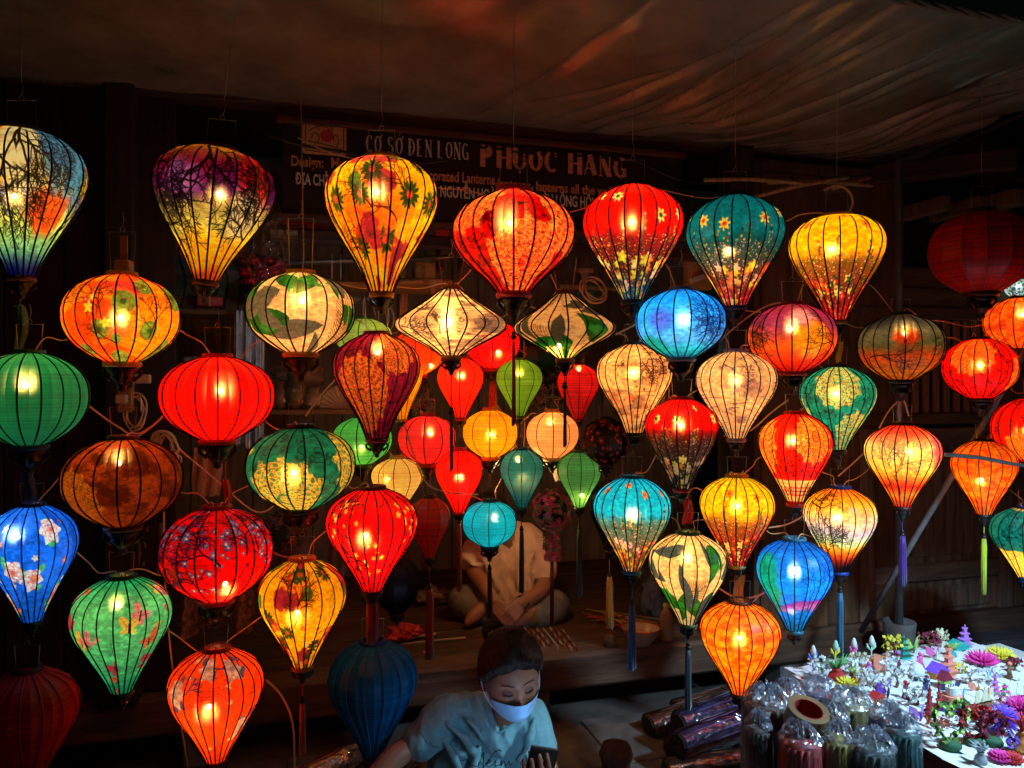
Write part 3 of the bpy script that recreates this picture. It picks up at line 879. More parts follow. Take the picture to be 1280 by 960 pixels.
L("white balloon lantern with green leaves, below the dark footed red lantern", "balloon", 860, 667, 779, 98, -1.06, lambda: p_leaf(29, (1, .78, .50), (.10, .45, .14), (.34, .38, .34), 22), (858, 698), N=15, glow=.54, collar=(.2, .3, .14), tassel=(813, 886, (.06, .25, .28), 8), jump=.03)
L("teal balloon lantern with yellow flowers over a pink meadow, top right", "balloon", 919, 247, 383, 124, -.95, lambda: p_meadow(30, (.03, .46, .50), (.10, .32, .32), (.40, .22, .18), (.95, .75, .3), (.8, .2, .1), .45, .1, bot=(.8, .15, .25)), (909, 313), N=15, glow=.46, collar=(.04, .12, .25), wire=2)
L("cream balloon lantern with pale purple ink drawing", "balloon", 920, 440, 548, 103, -.95, lambda: p_ink(31, (1, .76, .50), (.44, .26, .32), (.62, .40, .42), 9, .5), (918, 476), N=17, glow=.6, collar=(.55, .45, .5))
L("golden yellow balloon lantern with an orange meadow, in the lower right", "balloon", 921, 596, 706, 94, -.95, lambda: p_meadow(32, (1, .72, .05), (.62, .34, .06), (.62, .18, .05), (.9, .45, .1), (.7, .2, .05), .42, spk=CREAM_MEADOW, bot=(.9, .1, .05)), (920, 632), N=17, glow=.58, collar=(.75, .5, .1))
L("amber lace balloon lantern, lowest in the right group", "balloon", 925, 753, 866, 101, -.98, lambda: p_crackle(33, (1, .56, .06), (.98, .36, .03)), (923, 796), N=17, glow=.62, collar=(.3, .13, .05), power=1.3)
L("wide plum red and orange sunset lantern, left of the yellow meadow lantern's foot", "oval", 990, 381, 465, 113, -1.02,
  lambda: p_sunset(34, [(0, (.50, .06, .16)), (.25, (.60, .15, .28)), (.42, (.60, .20, .32)), (.55, (.95, .35, .10)), (.8, (.95, .18, .05)), (1, (.7, .08, .03))], [(-.4, 0, 1.8), (.5, .95, -1.5), (-.8, .9, -1.3)], patches=[(.05, .55, .2, (1, .55, .08), 1), (-.05, .3, .15, (.85, .5, .5), .8)], tw=.008, jump=None) if False else
  p_sunset(34, [(0, (.50, .06, .16)), (.25, (.60, .15, .28)), (.42, (.60, .20, .32)), (.55, (.95, .35, .10)), (.8, (.95, .18, .05)), (1, (.7, .08, .03))], [(-.4, 0, 1.8), (.5, .95, -1.5), (-.8, .9, -1.3)], patches=[(.05, .55, .2, (1, .55, .08), 1), (-.05, .3, .15, (.85, .5, .5), .8)], tw=.008), (987, 412), N=15, glow=.5, collar=(.6, .08, .06))
L("red balloon lantern with gold damask and a cream foot with round seals", "balloon", 994, 517, 629, 94, -1.04, lambda: p_coat(35), (989, 551), N=16, glow=.6, collar=(.85, .08, .04))
L("blue and turquoise balloon lantern with a pink band, above the card stall", "balloon", 993, 675, 787, 97, -1.04,
  lambda: p_sunset(36, [(0, (.03, .35, .62)), (.4, (.06, .52, .85)), (.66, (.10, .50, .88)), (.70, (.60, .22, .50)), (.77, (.75, .45, .65)), (.8, (.08, .55, .85)), (1, (.03, .45, .6))], [(.3, .7, -1.4), (.1, .75, -1.8), (.7, .7, -1.5)], (.03, .18, .45), patches=[(-.55, .5, .2, (.05, .55, .4), 1.6), (-.2, .76, .08, (.8, .8, .9), .5), (.6, .4, .15, (.25, .25, .75), 1)], tw=.006), (991, 713), N=15, glow=.6, cool=True, collar=(.1, .4, .5), spot=1.2)
L("yellow balloon lantern with a red flower meadow, top right", "flat", 1046, 271, 401, 123, -.92, lambda: p_meadow(37, (1, .68, .04), (.52, .34, .06), (.55, .17, .06), (.85, .45, .1), (.55, .2, .05), .42, spk=CREAM_MEADOW, bot=(.9, .1, .05)), (1037, 312), N=16, glow=.56, collar=(.6, .38, .15), wire=2)
L("turquoise balloon lantern with cream lace medallions", "balloon", 1047, 459, 562, 98, -.92, lambda: p_medal(38, (.06, .60, .48), (.95, .80, .40), None, [(-.18, .22, .30), (.1, .92, .36), (.68, .55, .32), (-.9, .7, .3), (1.3, .3, .3)]), (1043, 492), N=16, glow=.55, collar=(.03, .08, .07))
L("orange and white sunset balloon lantern with black branches, below the turquoise one", "balloon", 1050, 610, 714, 94, -.94,
  lambda: p_sunset(39, [(0, (.85, .35, .06)), (.25, (1, .62, .10)), (.42, (.95, .75, .60)), (.55, (.70, .65, .72)), (.68, (.75, .85, .62)), (.78, (1, .60, .08)), (.9, (.70, .22, .08)), (1, (.15, .05, .1))], [(.6, 1, -1.5), (-.5, 1, -1.6), (.8, 0, 1.5), (-.75, 0, 1.4)], tw=.009), (1046, 646), N=16, glow=.58, collar=(.05, .18, .5), tassel=(742, 822, (.08, .42, .55), 9))
L("dim wide lantern with a grey and orange evening sky and branches", "oval", 1126, 394, 475, 112, -1.0,
  lambda: p_sunset(40, [(0, (.03, .03, .05)), (.15, (.14, .13, .16)), (.35, (.48, .42, .28)), (.5, (.40, .38, .22)), (.68, (.80, .30, .06)), (.85, (.75, .42, .10)), (1, (.7, .3, .05))], [(.3, .1, 1.2), (-.7, .9, -1.2), (.4, .5, .6)], patches=[(-.15, .42, .14, (.85, .25, .05), .6)], tw=.009), (1128, 417), N=14, glow=.38, power=.4, collar=(.03, .05, .05), rise=20)
L("cream and pink balloon lantern with an orange sunset foot, beside the grey pole", "balloon", 1128, 531, 633, 99, -1.0,
  lambda: p_sunset(41, [(0, (.90, .20, .08)), (.15, (.95, .35, .20)), (.32, (1, .78, .45)), (.5, (1, .80, .35)), (.62, (1, .65, .18)), (.76, (.95, .22, .06)), (.86, (1, .62, .15)), (1, (.9, .2, .04))], [(-.3, .9, -1.5), (.4, .3, -.9)], (.35, .12, .1), patches=[(.35, .35, .16, (.9, .35, .35), 1.2)], tw=.006), (1134, 564), N=16, glow=.62, collar=(.2, .05, .04), tassel=(671, 731, (.28, .06, .50), 9))
L("large unlit dark red lantern in the upper right corner", "oval", 1227, 266, 366, 140, -.95, lambda: p_plain(42, (.85, .05, .04)), lit=False, N=13, collar=(.2, .02, .02), group=DRK, ribcol=mat("red_rib", (.42, .03, .02)), wire=2)
L("wide red lantern with gold lace patches, behind the slanting stick", "oval", 1225, 424, 498, 99, -.95, lambda: p_medal(43, (.90, .04, .02), (.95, .42, .10), None, [(-.35, .3, .3), (.55, .6, .36), (1.2, .3, .3)]), (1222, 457), N=15, glow=.56, collar=(.2, .04, .03))
L("orange lace balloon lantern with a yellow green tassel", "balloon", 1230, 551, 643, 86, -.95, lambda: p_crackle(44, (1, .48, .05), (.92, .30, .03)), (1223, 599), N=15, glow=.5, power=.8, collar=(.08, .04, .03), tassel=(674, 741, (.80, .86, .03), 7))
L("wide orange lace lantern cut by the right edge, above the red ones", "oval", 1274, 373, 436, 95, -.97, lambda: p_crackle(45, (.98, .42, .06), (.88, .24, .04)), (1275, 394), N=14, glow=.5, collar=(.1, .04, .03))
L("red and gold lace lantern cut by the right edge, behind the slanting stick's upper half", "oval", 1290, 498, 577, 108, -.92, lambda: p_medal(46, (.90, .04, .02), (.95, .45, .10), None, [(-.3, .75, .3), (.7, .3, .3), (1.3, .6, .3)]), (1281, 538), N=14, glow=.5, collar=(.2, .04, .03))
L("turquoise balloon lantern with a cream foot, cut by the right edge", "balloon", 1284, 635, 725, 98, -.95, lambda: p_tealfoot(47), (1284, 690), N=15, glow=.5, collar=(.03, .12, .3))

# --- deeper in the shop, small
S = dict(small=True, N=10, group=BK)
L("orange oval lantern half hidden behind the red lotus diamond lantern", "oval", 523, 413, 468, 66, .15, lambda: p_plain(50, (1, .22, .03)), (538, 456), glow=.6, collar=(.7, .15, .04), **S)
L("red oval lantern between the two diamond lanterns", "oval", 616, 402, 460, 70, .2, lambda: p_plain(51, (1, .05, .05)), (622, 440), glow=.6, collar=(.7, .06, .04), tassel=(478, 509, (.85, .05, .03), 9), **S)
L("small tomato red balloon lantern below the red lotus diamond lantern", "balloon", 576, 448, 522, 60, .05, lambda: p_plain(52, (1, .13, .04)), (577, 470), glow=.55, collar=(.8, .12, .04), **S)
L("small lime green balloon lantern", "balloon", 649, 450, 520, 60, .05, lambda: p_plain(53, (.46, .60, .12)), (649, 468), glow=.5, collar=(.35, .45, .12), **S)
L("small crimson balloon lantern below the leafy diamond lantern", "balloon", 722, 456, 524, 54, .05, lambda: p_plain(54, (.72, .07, .07)), (723, 463), glow=.45, collar=(.5, .05, .05), **S)
L("dim teal lantern behind the leafy diamond lantern", "oval", 672, 418, 462, 70, .45, lambda: p_plain(55, (.04, .22, .20)), lit=False, collar=(.03, .12, .1), **S)
L("small dusky pink red oval lantern, left of the small amber one", "oval", 534, 520, 579, 74, .1, lambda: p_plain(56, (.75, .12, .12)), (537, 542), glow=.42, collar=(.5, .05, .04), **S)
L("small amber oval lantern, between the pink red and the peach ones", "oval", 613, 513, 571, 71, .1, lambda: p_plain(57, (1, .58, .05)), (614, 543), glow=.6, collar=(.9, .5, .1), **S)
L("small peach oval lantern", "oval", 690, 515, 572, 68, .08, lambda: p_plain(58, (1, .62, .32)), (688, 530), glow=.62, collar=(.85, .6, .35), power=.7, **S)
L("small pale yellow balloon lantern peeping out behind the bright red blossom lantern", "balloon", 497, 573, 640, 66, .12, lambda: p_plain(59, (1, .78, .36)), (486, 598), glow=.55, collar=(.8, .6, .3), **S)
L("small scarlet balloon lantern, above and left of the cyan one", "balloon", 574, 563, 640, 60, .02, lambda: p_plain(60, (1, .06, .03)), (575, 595), glow=.6, collar=(.8, .08, .04), tassel=(655, 738, (.75, .04, .03), 6), **S)
L("small teal balloon lantern, above the seated man's shoulder", "balloon", 652, 562, 634, 56, .02, lambda: p_plain(61, (.04, .40, .40)), (648, 576), glow=.38, collar=(.04, .28, .3), tassel=(664, 740, (.12, .26, .26), 6), **S)
L("small green balloon lantern with its bulb low down, beside the pink flower ball", "balloon", 724, 565, 634, 56, .02, lambda: p_plain(62, (.34, .60, .30)), (727, 618), glow=.42, collar=(.15, .3, .15), tassel=(663, 745, (.08, .20, .18), 7), **S)
L("small cyan oval lantern in front of the seated man's head", "oval", 612, 627, 682, 69, -.15, lambda: p_plain(63, (.06, .66, .74)), (617, 648), glow=.6, collar=(.04, .2, .25), tassel=(713, 772, (.02, .04, .05), 6), **S)
L("light green oval lantern behind the foot of the magenta lantern", "oval", 453, 522, 580, 75, .1, lambda: p_plain(64, (.34, .72, .28)), (452, 558), glow=.58, collar=(.2, .4, .15), **S)
L("pale green oval lantern behind the magenta lantern's collar", "oval", 455, 399, 446, 72, .2, lambda: p_plain(65, (.66, .74, .30)), (470, 430), glow=.5, collar=(.2, .4, .15), **S)
L("small yellow balloon lantern behind the right side of the magenta lantern", "balloon", 503, 436, 524, 52, .1, lambda: p_plain(66, (1, .60, .04)), (503, 470), glow=.5, collar=(.8, .5, .1), **S)
S = dict(small=True, N=10, group=DRK, lit=False)
L("unlit dark red balloon lantern left of the seated man", "balloon", 537, 622, 697, 52, -.1, lambda: p_plain(67, (1, .36, .18), (1, .24, .12)), collar=(.2, .2, .1), tassel=(737, 822, (.60, .04, .03), 10), ribcol=mat("red_rib", (.42, .03, .02)), **S)
L("unlit black and blue flowered lantern behind the red blossom lantern", "oval", 496, 697, 765, 58, -.3, lambda: p_medal(68, (.02, .03, .07), (.10, .12, .25), None, [(0, .4, .3), (.9, .5, .3), (-.9, .4, .3)]), collar=(.05, .04, .04), **S)
def dark_flowers(seed, base, cols):
    p = Print(base, 2.8, 220, seed)
    for k in range(170): p.flower(p.r.rand() * p.A, p.r.rand(), p.r.uniform(.025, .055), cols[p.r.randint(len(cols))], (.8, .5, .1), 6, .95, p.r.rand())
    for k in range(60): p.leaf(p.r.rand() * p.A, p.r.rand(), .05, .02, p.r.uniform(-3, 3), (.05, .10, .05))
    return p
L("unlit lantern covered in small orange red flowers, right of the peach lantern", "oval", 757, 524, 580, 60, -.2, lambda: dark_flowers(69, (.10, .04, .03), [(.75, .20, .12), (.55, .10, .08), (.5, .25, .08)]), collar=(.1, .04, .03), **S)
L("unlit lantern with small yellow flowers and a split yellow tassel", "balloon", 762, 603, 688, 52, -.1, lambda: dark_flowers(70, (.05, .03, .02), [(.4, .18, .05), (.3, .12, .04), (.25, .2, .05)]), collar=(.25, .12, .04), tassel=(722, 785, (.95, .62, .10), 9), **S)

L("small white lantern with teal butterfly spots in the gap under the unlit dark red lantern", "oval", 1271, 348, 372, 34, .0, lambda: dark_flowers(71, (.80, .88, .80), [(.15, .45, .45), (.25, .5, .3), (.1, .3, .4)]), glow=.55, small=True, N=9, collar=(.3, .3, .3), group=BK, cool=True)
# ---------------------------------------------------------------- ground, platform, shop front, awning
RZ = ALPHA
SM = Matrix.Translation((0, FRONT, 0)) @ Matrix.Rotation(ALPHA, 4, 'Z')     # shop coordinates -> world

gm = mat("worn_paving", (.16, .13, .115), rough=.75, var=.4, scale=3.0, bump=.35, spec=.35, col2=(.06, .05, .03))
g = MB(); g.add([(-60, -30, 0), (60, -30, 0), (60, 80, 0), (-60, 80, 0)], [(0, 1, 2, 3)])
tag(g.build("ground", gm), kind="structure")
# paving flags of the pavement in front of the step
rnd = random.Random(5)
flag_mat = mat("paving_flag", (.17, .14, .12), rough=.7, var=.35, scale=9, bump=.4, spec=.4, col2=(.08, .065, .06))
pav = thing("pavement", (0, 0, 0), None, None); del_keys = [k for k in list(pav.keys())]
pav["kind"] = "structure"
fl = MB(); fl.box((0, 0, 0), (.594, .394, .03), bevel=.003); flm = fl.mesh("flag", flag_mat)
for i in range(-5, 9):
    for j in range(0, 5):
        q = SM @ Vector((i * .6 + (j % 2) * .3, -.2 - j * .4, .0 + rnd.uniform(-.0008, .0008)))
        link("paving_stone", flm, pav, loc=q, rot=(0, 0, ALPHA))

# platform: long beams at the edge, boards on top
plat = thing("shop_platform", WP(0, 0, 0), "low dark plank platform with a heavy wooden edge beam that the seated man sits on", "platform", rz=ALPHA)
SX0, SX1 = -3.0, 5.5
mb = MB()
mb.box(((SX0 + 1.0) / 2 - .0, .07, .225), (abs(SX0) + 1.0 - .01, .16, .15), bevel=.014)
b = mb.build("edge_beam", wood("edge_beam_wood", (.16, .085, .05), scale=5, axis=0, var=.6, bump=.8), plat)
mb = MB(); mb.box(((1.0 + SX1) / 2, .07, .225), (SX1 - 1.0 - .01, .16, .15), bevel=.014)
mb.build("edge_beam", wood("edge_beam_wood", None), plat)
bw = .145; nb = 11
bm_ = MB(); bm_.box(((SX0 + SX1) / 2, 0, 0), (SX1 - SX0, bw - .006, .028), bevel=.004)
bmesh_b = bm_.mesh("board", wood("platform_board_wood", (.11, .055, .03), scale=5, axis=0, var=.6, bump=.5, rough=.5))
for i in range(nb): link("board", bmesh_b, plat, loc=(0, .15 + bw * (i + .5), .284 + random.Random(i).uniform(-.002, .002)))
for s in [-2.5, -1.2, 0.1, 1.4, 2.7, 4.0]:
    q = MB(); q.box((s, .1, .075), (.16, .14, .148), bevel=.01); q.build("support_block", M_CONCRETE, plat)

def wall_boards(name, label, s0, s1, t, z0, z1, bwid, m, th=.03, vertical=True, cat="wall", frames=True):
    root = thing(name, WP(s0, t, z0), label, cat, rz=ALPHA)
    n = max(1, int(round(((s1 - s0) if vertical else (z1 - z0)) / bwid)))
    bw_ = ((s1 - s0) if vertical else (z1 - z0)) / n
    q = MB()
    if vertical: q.box((0, 0, (z1 - z0) / 2), (bw_ - .005, th, z1 - z0), bevel=.004)
    else: q.box(((s1 - s0) / 2, 0, 0), (s1 - s0, th, bw_ - .005), bevel=.004)
    me = q.mesh("board", m); r = random.Random(int(s0 * 100) + n)
    for i in range(n):
        off = r.uniform(-.003, .003)
        link("board", me, root, loc=((i + .5) * bw_, off, 0) if vertical else (0, off, (i + .5) * bw_))
    return root

# shop opening runs from s = -1.15 to about 1.05 on the front; outside it boarded walls
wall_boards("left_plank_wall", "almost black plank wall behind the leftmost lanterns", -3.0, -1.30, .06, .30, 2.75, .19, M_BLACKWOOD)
wall_boards("back_plank_wall", "dark plank wall at the back of the shop behind the small lanterns", -1.6, 1.75, 1.62, .30, 2.75, .17, wood("grey_back_boards", (.26, .21, .17), scale=5))
wall_boards("side_plank_wall", "brown plank wall behind the right hand columns of lanterns", 1.05, 2.02, .05, .30, 2.50, .16, wood("side_boards", (.17, .085, .04)))

# posts
def post(label, s, t, w=.11, z0=.3, z1=2.75, m=M_WOOD, cat="post"):
    root = thing("wooden_post", WP(s, t, z0), label, cat, rz=ALPHA)
    q = MB(); q.box((0, 0, (z1 - z0) / 2), (w, w, z1 - z0), bevel=.008); q.build("shaft", m, root)
    q = MB(); q.box((0, 0, .05), (w + .03, w + .03, .1), bevel=.01); q.build("foot_block", m, root)
    return root
post("square wooden post behind the brown paper lantern, hung with cords", SOF(153, .0), -.02, .10, m=M_BLACKWOOD)
post("wooden post at the right end of the shop opening", 1.04, -.03, .12, m=M_BLACKWOOD)
# lintel and fascia beams
def beam(name, label, a, b, w, h, m, cat="beam"):
    """beam between two shop-coordinate points"""
    A_, B_ = WP(*a), WP(*b)
    root = thing(name, A_, label, cat, rz=math.atan2((B_ - A_).y, (B_ - A_).x))
    Lh = math.hypot((B_ - A_).x, (B_ - A_).y)
    q = MB(); q.box((Lh / 2, 0, 0), (Lh, w, h), bevel=.008)
    rz_ = (B_.z - A_.z)
    for i, v in enumerate(q.v):
        q.v[i] = (v[0], v[1], v[2] + rz_ * v[0] / max(Lh, 1e-6))
    q.build("timber", m, root)
    return root
beam("lintel_beam", "dark horizontal beam just under the awning's back edge", (-3.0, .03, 2.60), (5.2, .03, 2.60), .14, .16, wood("lintel_wood", (.05, .022, .012), axis=0))
beam("sign_rail", "reddish brown rail under the shop sign", (-.86, -.02, 2.02), (1.0, -.02, 2.02), .04, .05, wood("lintel_wood", None))

# ceiling of the shop
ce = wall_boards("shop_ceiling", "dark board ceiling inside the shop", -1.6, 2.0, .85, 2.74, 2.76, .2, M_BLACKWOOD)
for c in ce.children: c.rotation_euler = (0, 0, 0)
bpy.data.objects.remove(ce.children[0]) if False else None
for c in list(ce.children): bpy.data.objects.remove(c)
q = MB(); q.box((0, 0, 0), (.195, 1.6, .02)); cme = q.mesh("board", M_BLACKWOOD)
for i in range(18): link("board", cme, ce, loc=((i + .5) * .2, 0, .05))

# ---------------------------------------------------------------- right hand shutters and doors
def slat_window(s0, s1, z0, z1, t, label):
    root = thing("slatted_window", WP(s0, t, z0), label, "window", rz=ALPHA)
    W, H = s1 - s0, z1 - z0; f = .055
    for (c, sz) in (((W / 2, 0, f / 2), (W, .05, f)), ((W / 2, 0, H - f / 2), (W, .05, f))):
        q = MB(); q.box(c, sz, bevel=.005); q.build("frame_rail", M_WOOD_H, root)
    for x in (f / 2, W - f / 2):
        q = MB(); q.box((x, -.004, H / 2), (f, .05, H), bevel=.005); q.build("frame_stile", M_WOOD, root)
    q = MB(); q.box((0, 0, H / 2), (.035, .022, H - 2 * f), bevel=.004); me = q.mesh("slat", wood("slat_wood", (.42, .20, .08)))
    n = int((W - 2 * f) / .062)
    for i in range(n): link("slat", me, root, loc=(f + (i + .5) * (W - 2 * f) / n, .003, 0))
    q = MB(); q.box((W / 2, .05, H / 2), (W - .02, .012, H - .02)); q.build("back_board", M_BLACKWOOD, root)
    return root
def panel_door(s0, s1, z0, z1, t, label, m, m2, rows=(0.30, .70), ajar=0.0, name="panel_door"):
    root = thing(name, WP(s0, t, z0), label, "door", rz=ALPHA + ajar)
    W, H = s1 - s0, z1 - z0; f = .085
    for x in (f / 2, W - f / 2):
        q = MB(); q.box((x, 0, H / 2), (f, .045, H), bevel=.006); q.build("stile", m, root)
    zs = [f / 2] + [H * r for r in rows] + [H - f / 2]
    for z in zs:
        q = MB(); q.box((W / 2, .002, z), (W - 2 * f, .042, f), bevel=.006); q.build("rail", m2, root)
    for a, b in zip(zs[:-1], zs[1:]):
        q = MB(); q.box((W / 2, .012, (a + b) / 2), (W - 2 * f - .004, .014, b - a - f + .004)); 
        q.box((W / 2, .004, (a + b) / 2), (W - 2 * f - .08, .018, b - a - f - .07), bevel=.008); q.build("panel", m, root)
    return root
oldw = wood("weathered_door_wood", (.33, .21, .14), scale=5, var=.7, bump=.9, rough=.65)
oldwh = wood("weathered_door_wood_rail", (.32, .20, .135), scale=5, var=.6, bump=.9, rough=.65, axis=0)
s_a, s_b = SOF(1072, .05), SOF(1262, .05)
def zof(px, py, t): return PT(px, py, t).z
z_bot = .20
panel_door(s_a - .27, s_a - .01, z_bot, zof(1100, 525, .05), .05, "narrow dark door leaf behind the grey pole", M_WOOD, M_WOOD_H, rows=(.55,))
panel_door(s_a, s_b, z_bot, zof(1150, 535, .05), .05, "weathered two panel door with a grey bottom rail behind the slanting stick", oldw, oldwh, rows=(.30,))
panel_door(s_b + .02, s_b + .75, z_bot, zof(1270, 560, .05), .06, "brown door leaf at the right edge behind the turquoise lantern", M_WOOD, M_WOOD_H, rows=(.4,))
slat_window(s_a, s_b, zof(1150, 530, .05), zof(1150, 385, .05), .05, "brown slatted window shutter above the weathered door")
slat_window(s_b + .02, s_b + .75, zof(1270, 555, .05), zof(1270, 385, .05), .06, "slatted shutter at the right edge behind the red lanterns")
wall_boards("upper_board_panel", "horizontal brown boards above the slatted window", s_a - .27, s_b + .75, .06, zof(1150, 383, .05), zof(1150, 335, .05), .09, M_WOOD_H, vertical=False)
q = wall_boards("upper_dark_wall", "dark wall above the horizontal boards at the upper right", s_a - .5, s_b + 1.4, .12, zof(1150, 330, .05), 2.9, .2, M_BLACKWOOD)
beam("door_sill", "long worn sill under the doors on the right", (1.62, -.03, .15), (5.2, -.03, .15), .22, .10, wood("sill_wood", (.10, .09, .10), axis=0))
beam("eaves_beam", "sloping beam under the eaves at the upper right", (SOF(1090, -.1), -.1, 2.42), (SOF(1272, -.5), -.5, 2.42), .07, .09, wood("lintel_wood", None))
# stub ends of rafters under the eaves
rf = MB(); rf.box((0, 0, 0), (.05, .3, .07), bevel=.004)
rme = rf.mesh("rafter_end", M_WOOD)
for i, (px, py) in enumerate([(1152, 262), (1196, 262), (1238, 254), (1266, 250)]):
    t_ = -.05 if i < 2 else -.2
    c = thing("rafter_end", PT(px, py, t_), ["brown rafter end above the unlit red lantern's left shoulder", "second rafter end from the left, above the unlit red lantern", "third rafter end from the left, near the corner of the awning", "rightmost rafter end above the unlit red lantern"][i], "rafter", rz=ALPHA, group="rafter ends under the eaves")
    link("timber", rme, c)

# ---------------------------------------------------------------- the tarpaulin awning
def tarp():
    root = thing("tarpaulin_awning", WP(0, -.6, 2.5), "large sagging brown tarpaulin awning stretched over the lanterns", "awning")
    s0, s1, t0, t1 = -3.2, SOF(1141, -.02), -1.17, -.02
    nu, nv = 420, 120
    rnd = random.Random(3)
    V, F = [], []
    base = root.location
    creases = []
    for k in range(34):        # folds that fan out from the back edge towards the front rope on the right
        c0 = rnd.uniform(-.2, 2.3); sl = rnd.uniform(.25, 1.0); creases.append((c0, sl, rnd.uniform(.010, .034), rnd.uniform(.010, .03), rnd.uniform(0, .5), rnd.uniform(.35, .8)))
    for j in range(nv + 1):
        v = j / nv
        for i in range(nu + 1):
            u = i / nu
            s = s0 + (s1 - s0) * u; t = t0 + (t1 - t0) * v
            # front edge runs out to the rope
            t = t + (1 - v) * .03 * math.sin(u * 17)
            z = 2.52 + .09 * (1 - v) + .03 * math.sin(u * 7 + 1) * (1 - v)
            z -= .09 * math.sin(math.pi * v) * (.6 + .4 * math.sin(u * 9)) * min(1, (1 - u) * 5)
            z -= .035 * math.exp(-((s - .72) / .28) ** 2 - ((t + .42) / .22) ** 2)
            z -= .04 * math.exp(-((s - 1.5) / .25) ** 2 - ((t + .28) / .2) ** 2)
            for (c0, sl, am, wd, a, b) in creases:
                x = s - (c0 - sl * (t + .1))
                if abs(x) < wd * 4: z += am * math.exp(-abs(x / wd) ** 1.2) * max(0, math.sin(math.pi * min(1, max(0, (v + .05) / 1.05)))) 
            z += .006 * mnoise.noise(Vector((s * 6, t * 6, 1))) + .012 * mnoise.noise(Vector((s * 2.2, t * 3, 4)))
            p = WP(s, t, z) - base
            V.append(p)
    for j in range(nv):
        for i in range(nu):
            a = j * (nu + 1) + i
            F.append((a, a + nu + 1, a + nu + 2, a + 1))
    me = bpy.data.meshes.new("sheet"); me.from_pydata(V, [], F)
    me.polygons.foreach_set("use_smooth", [True] * len(F)); me.update()
    tm = mat("brown_tarpaulin", (.25, .21, .13), rough=.21, var=.2, scale=4, bump=.10, spec=1.0)
    link("sheet", me, root, mat=tm)
    # hem at back and right, frayed rope at the front
    def edge(s, t, z): return WP(s, t, z) - base
    hem = MB(); hem.tube([edge(s0 + (s1 - s0) * i / 60, t1, 2.52 + .004 * math.sin(i)) for i in range(61)], .011, 6)
    hem.tube([edge(s1, t1 + (t0 - t1) * i / 40, 2.52 + .09 * (i / 40) ) for i in range(41)], .009, 6)
    hem.build("hem", mat("dark_hem", (.04, .025, .018), rough=.7), root)
    rp = MB(); pts = []
    for i in range(240):
        u = i / 239; s = s0 + (s1 + .3 - s0) * u
        pts.append(edge(s, t0 + .03 * math.sin(u * 17), 2.615 + .03 * math.sin(u * 7 + 1)))
    for st in range(3):
        rp.tube([p + Vector((0, math.cos(i * .55 + st * 2.1) * .007, math.sin(i * .55 + st * 2.1) * .007)) for i, p in enumerate(pts)], .0075, 5)
    rp.build("rope", mat("hemp_rope", (.22, .13, .07), rough=.9, var=.4, scale=150), root)
    return root
tarp()
# bamboo/wire clutter under the awning edge
def cable(label, pts, r=.003, m=M_CORD, name="cable", cat="cable", n=6, k=6, group=None):
    pts = [Vector(p) for p in pts]
    q = MB(); o = pts[0].copy(); q.tube([p - o for p in smooth_pts(pts, k)], r, n)
    x = q.build(name, m, loc=o)
    return tag(x, label, cat, group)
darkc = mat("black_cable", (.02, .015, .012), rough=.4)
cable("black cable sagging across the emblem of the sign", [PT(330, 168, -.12), PT(380, 182, -.12), PT(430, 190, -.12), PT(500, 205, -.12), PT(560, 200, -.1)], .006, darkc)
cable("thin bright cable running from the emblem to the yellow lantern's collar", [PT(372, 172, -.16), PT(410, 190, -.16), PT(455, 200, -.2), PT(520, 203, -.2)], .002, M_CORD)
cable("cable looping under the awning right of the sign", [PT(700, 178, -.05), PT(790, 200, -.05), PT(850, 225, -.05), PT(905, 228, -.05), PT(960, 215, -.05), PT(1040, 222, -.05), PT(1120, 215, -.03)], .004, darkc)
cable("frayed bundle of wires hanging above the yellow meadow lantern", [PT(1030, 238, -.1), PT(1045, 232, -.12), PT(1060, 238, -.14), PT(1066, 252, -.14), PT(1062, 264, -.14)], .006, M_CORD)
for i, (a, b) in enumerate([((880, 225), (1010, 230)), ((960, 228), (1090, 232)), ((930, 250), (1060, 222)), ((1040, 236), (1140, 212))]):
    cable(["upper split bamboo lath above the teal meadow lantern", "split bamboo lath running right towards the awning corner", "slanting split bamboo lath above the teal meadow lantern", "last bamboo lath before the awning corner"][i],
          [PT(*a, -.08), PT((a[0] + b[0]) / 2, (a[1] + b[1]) / 2 - 3, -.09), PT(*b, -.1)], .011, M_RAWWOOD, "bamboo_lath", "lath", 5, 4, "bamboo laths under the awning edge")

# ---------------------------------------------------------------- the shop sign
def text_mesh(txt, size, bold=.0, name="lettering", m=None, xs=1.0, depth_=.0015, shear=0.0, align='LEFT'):
    cu = bpy.data.curves.new("t", 'FONT'); cu.body = txt; cu.size = size; cu.offset = bold; cu.extrude = depth_; cu.shear = shear
    cu.align_x = align; cu.resolution_u = 3
    o = bpy.data.objects.new("t", cu); COL.objects.link(o)
    dg = bpy.context.evaluated_depsgraph_get(); dg.update()
    me = bpy.data.meshes.new_from_object(o.evaluated_get(dg)); me.name = name
    bpy.data.objects.remove(o); bpy.data.curves.remove(cu)
    for v in me.vertices: v.co = Vector((v.co.x * xs, -v.co.z, v.co.y))
    me.materials.clear()
    if m: me.materials.append(m)
    return me
TS = -.04
sg0 = PT(352, 255, TS); sgs = SOF(352, TS); sge = SOF(852, TS)
sz0, sz1 = PT(378, 268, TS).z, PT(378, 156, TS).z
sign = thing("shop_sign", WP(sgs, TS, sz0), "long black shop sign with peeling cream and orange lettering under the awning", "sign", rz=ALPHA)
q = MB(); q.box(((sge - sgs) / 2, .012, (sz1 - sz0) / 2), (sge - sgs, .02, sz1 - sz0), bevel=.003)
q.build("board", mat("black_sign_paint", (.012, .005, .004), rough=.55, var=.3, scale=14), sign)
q = MB()
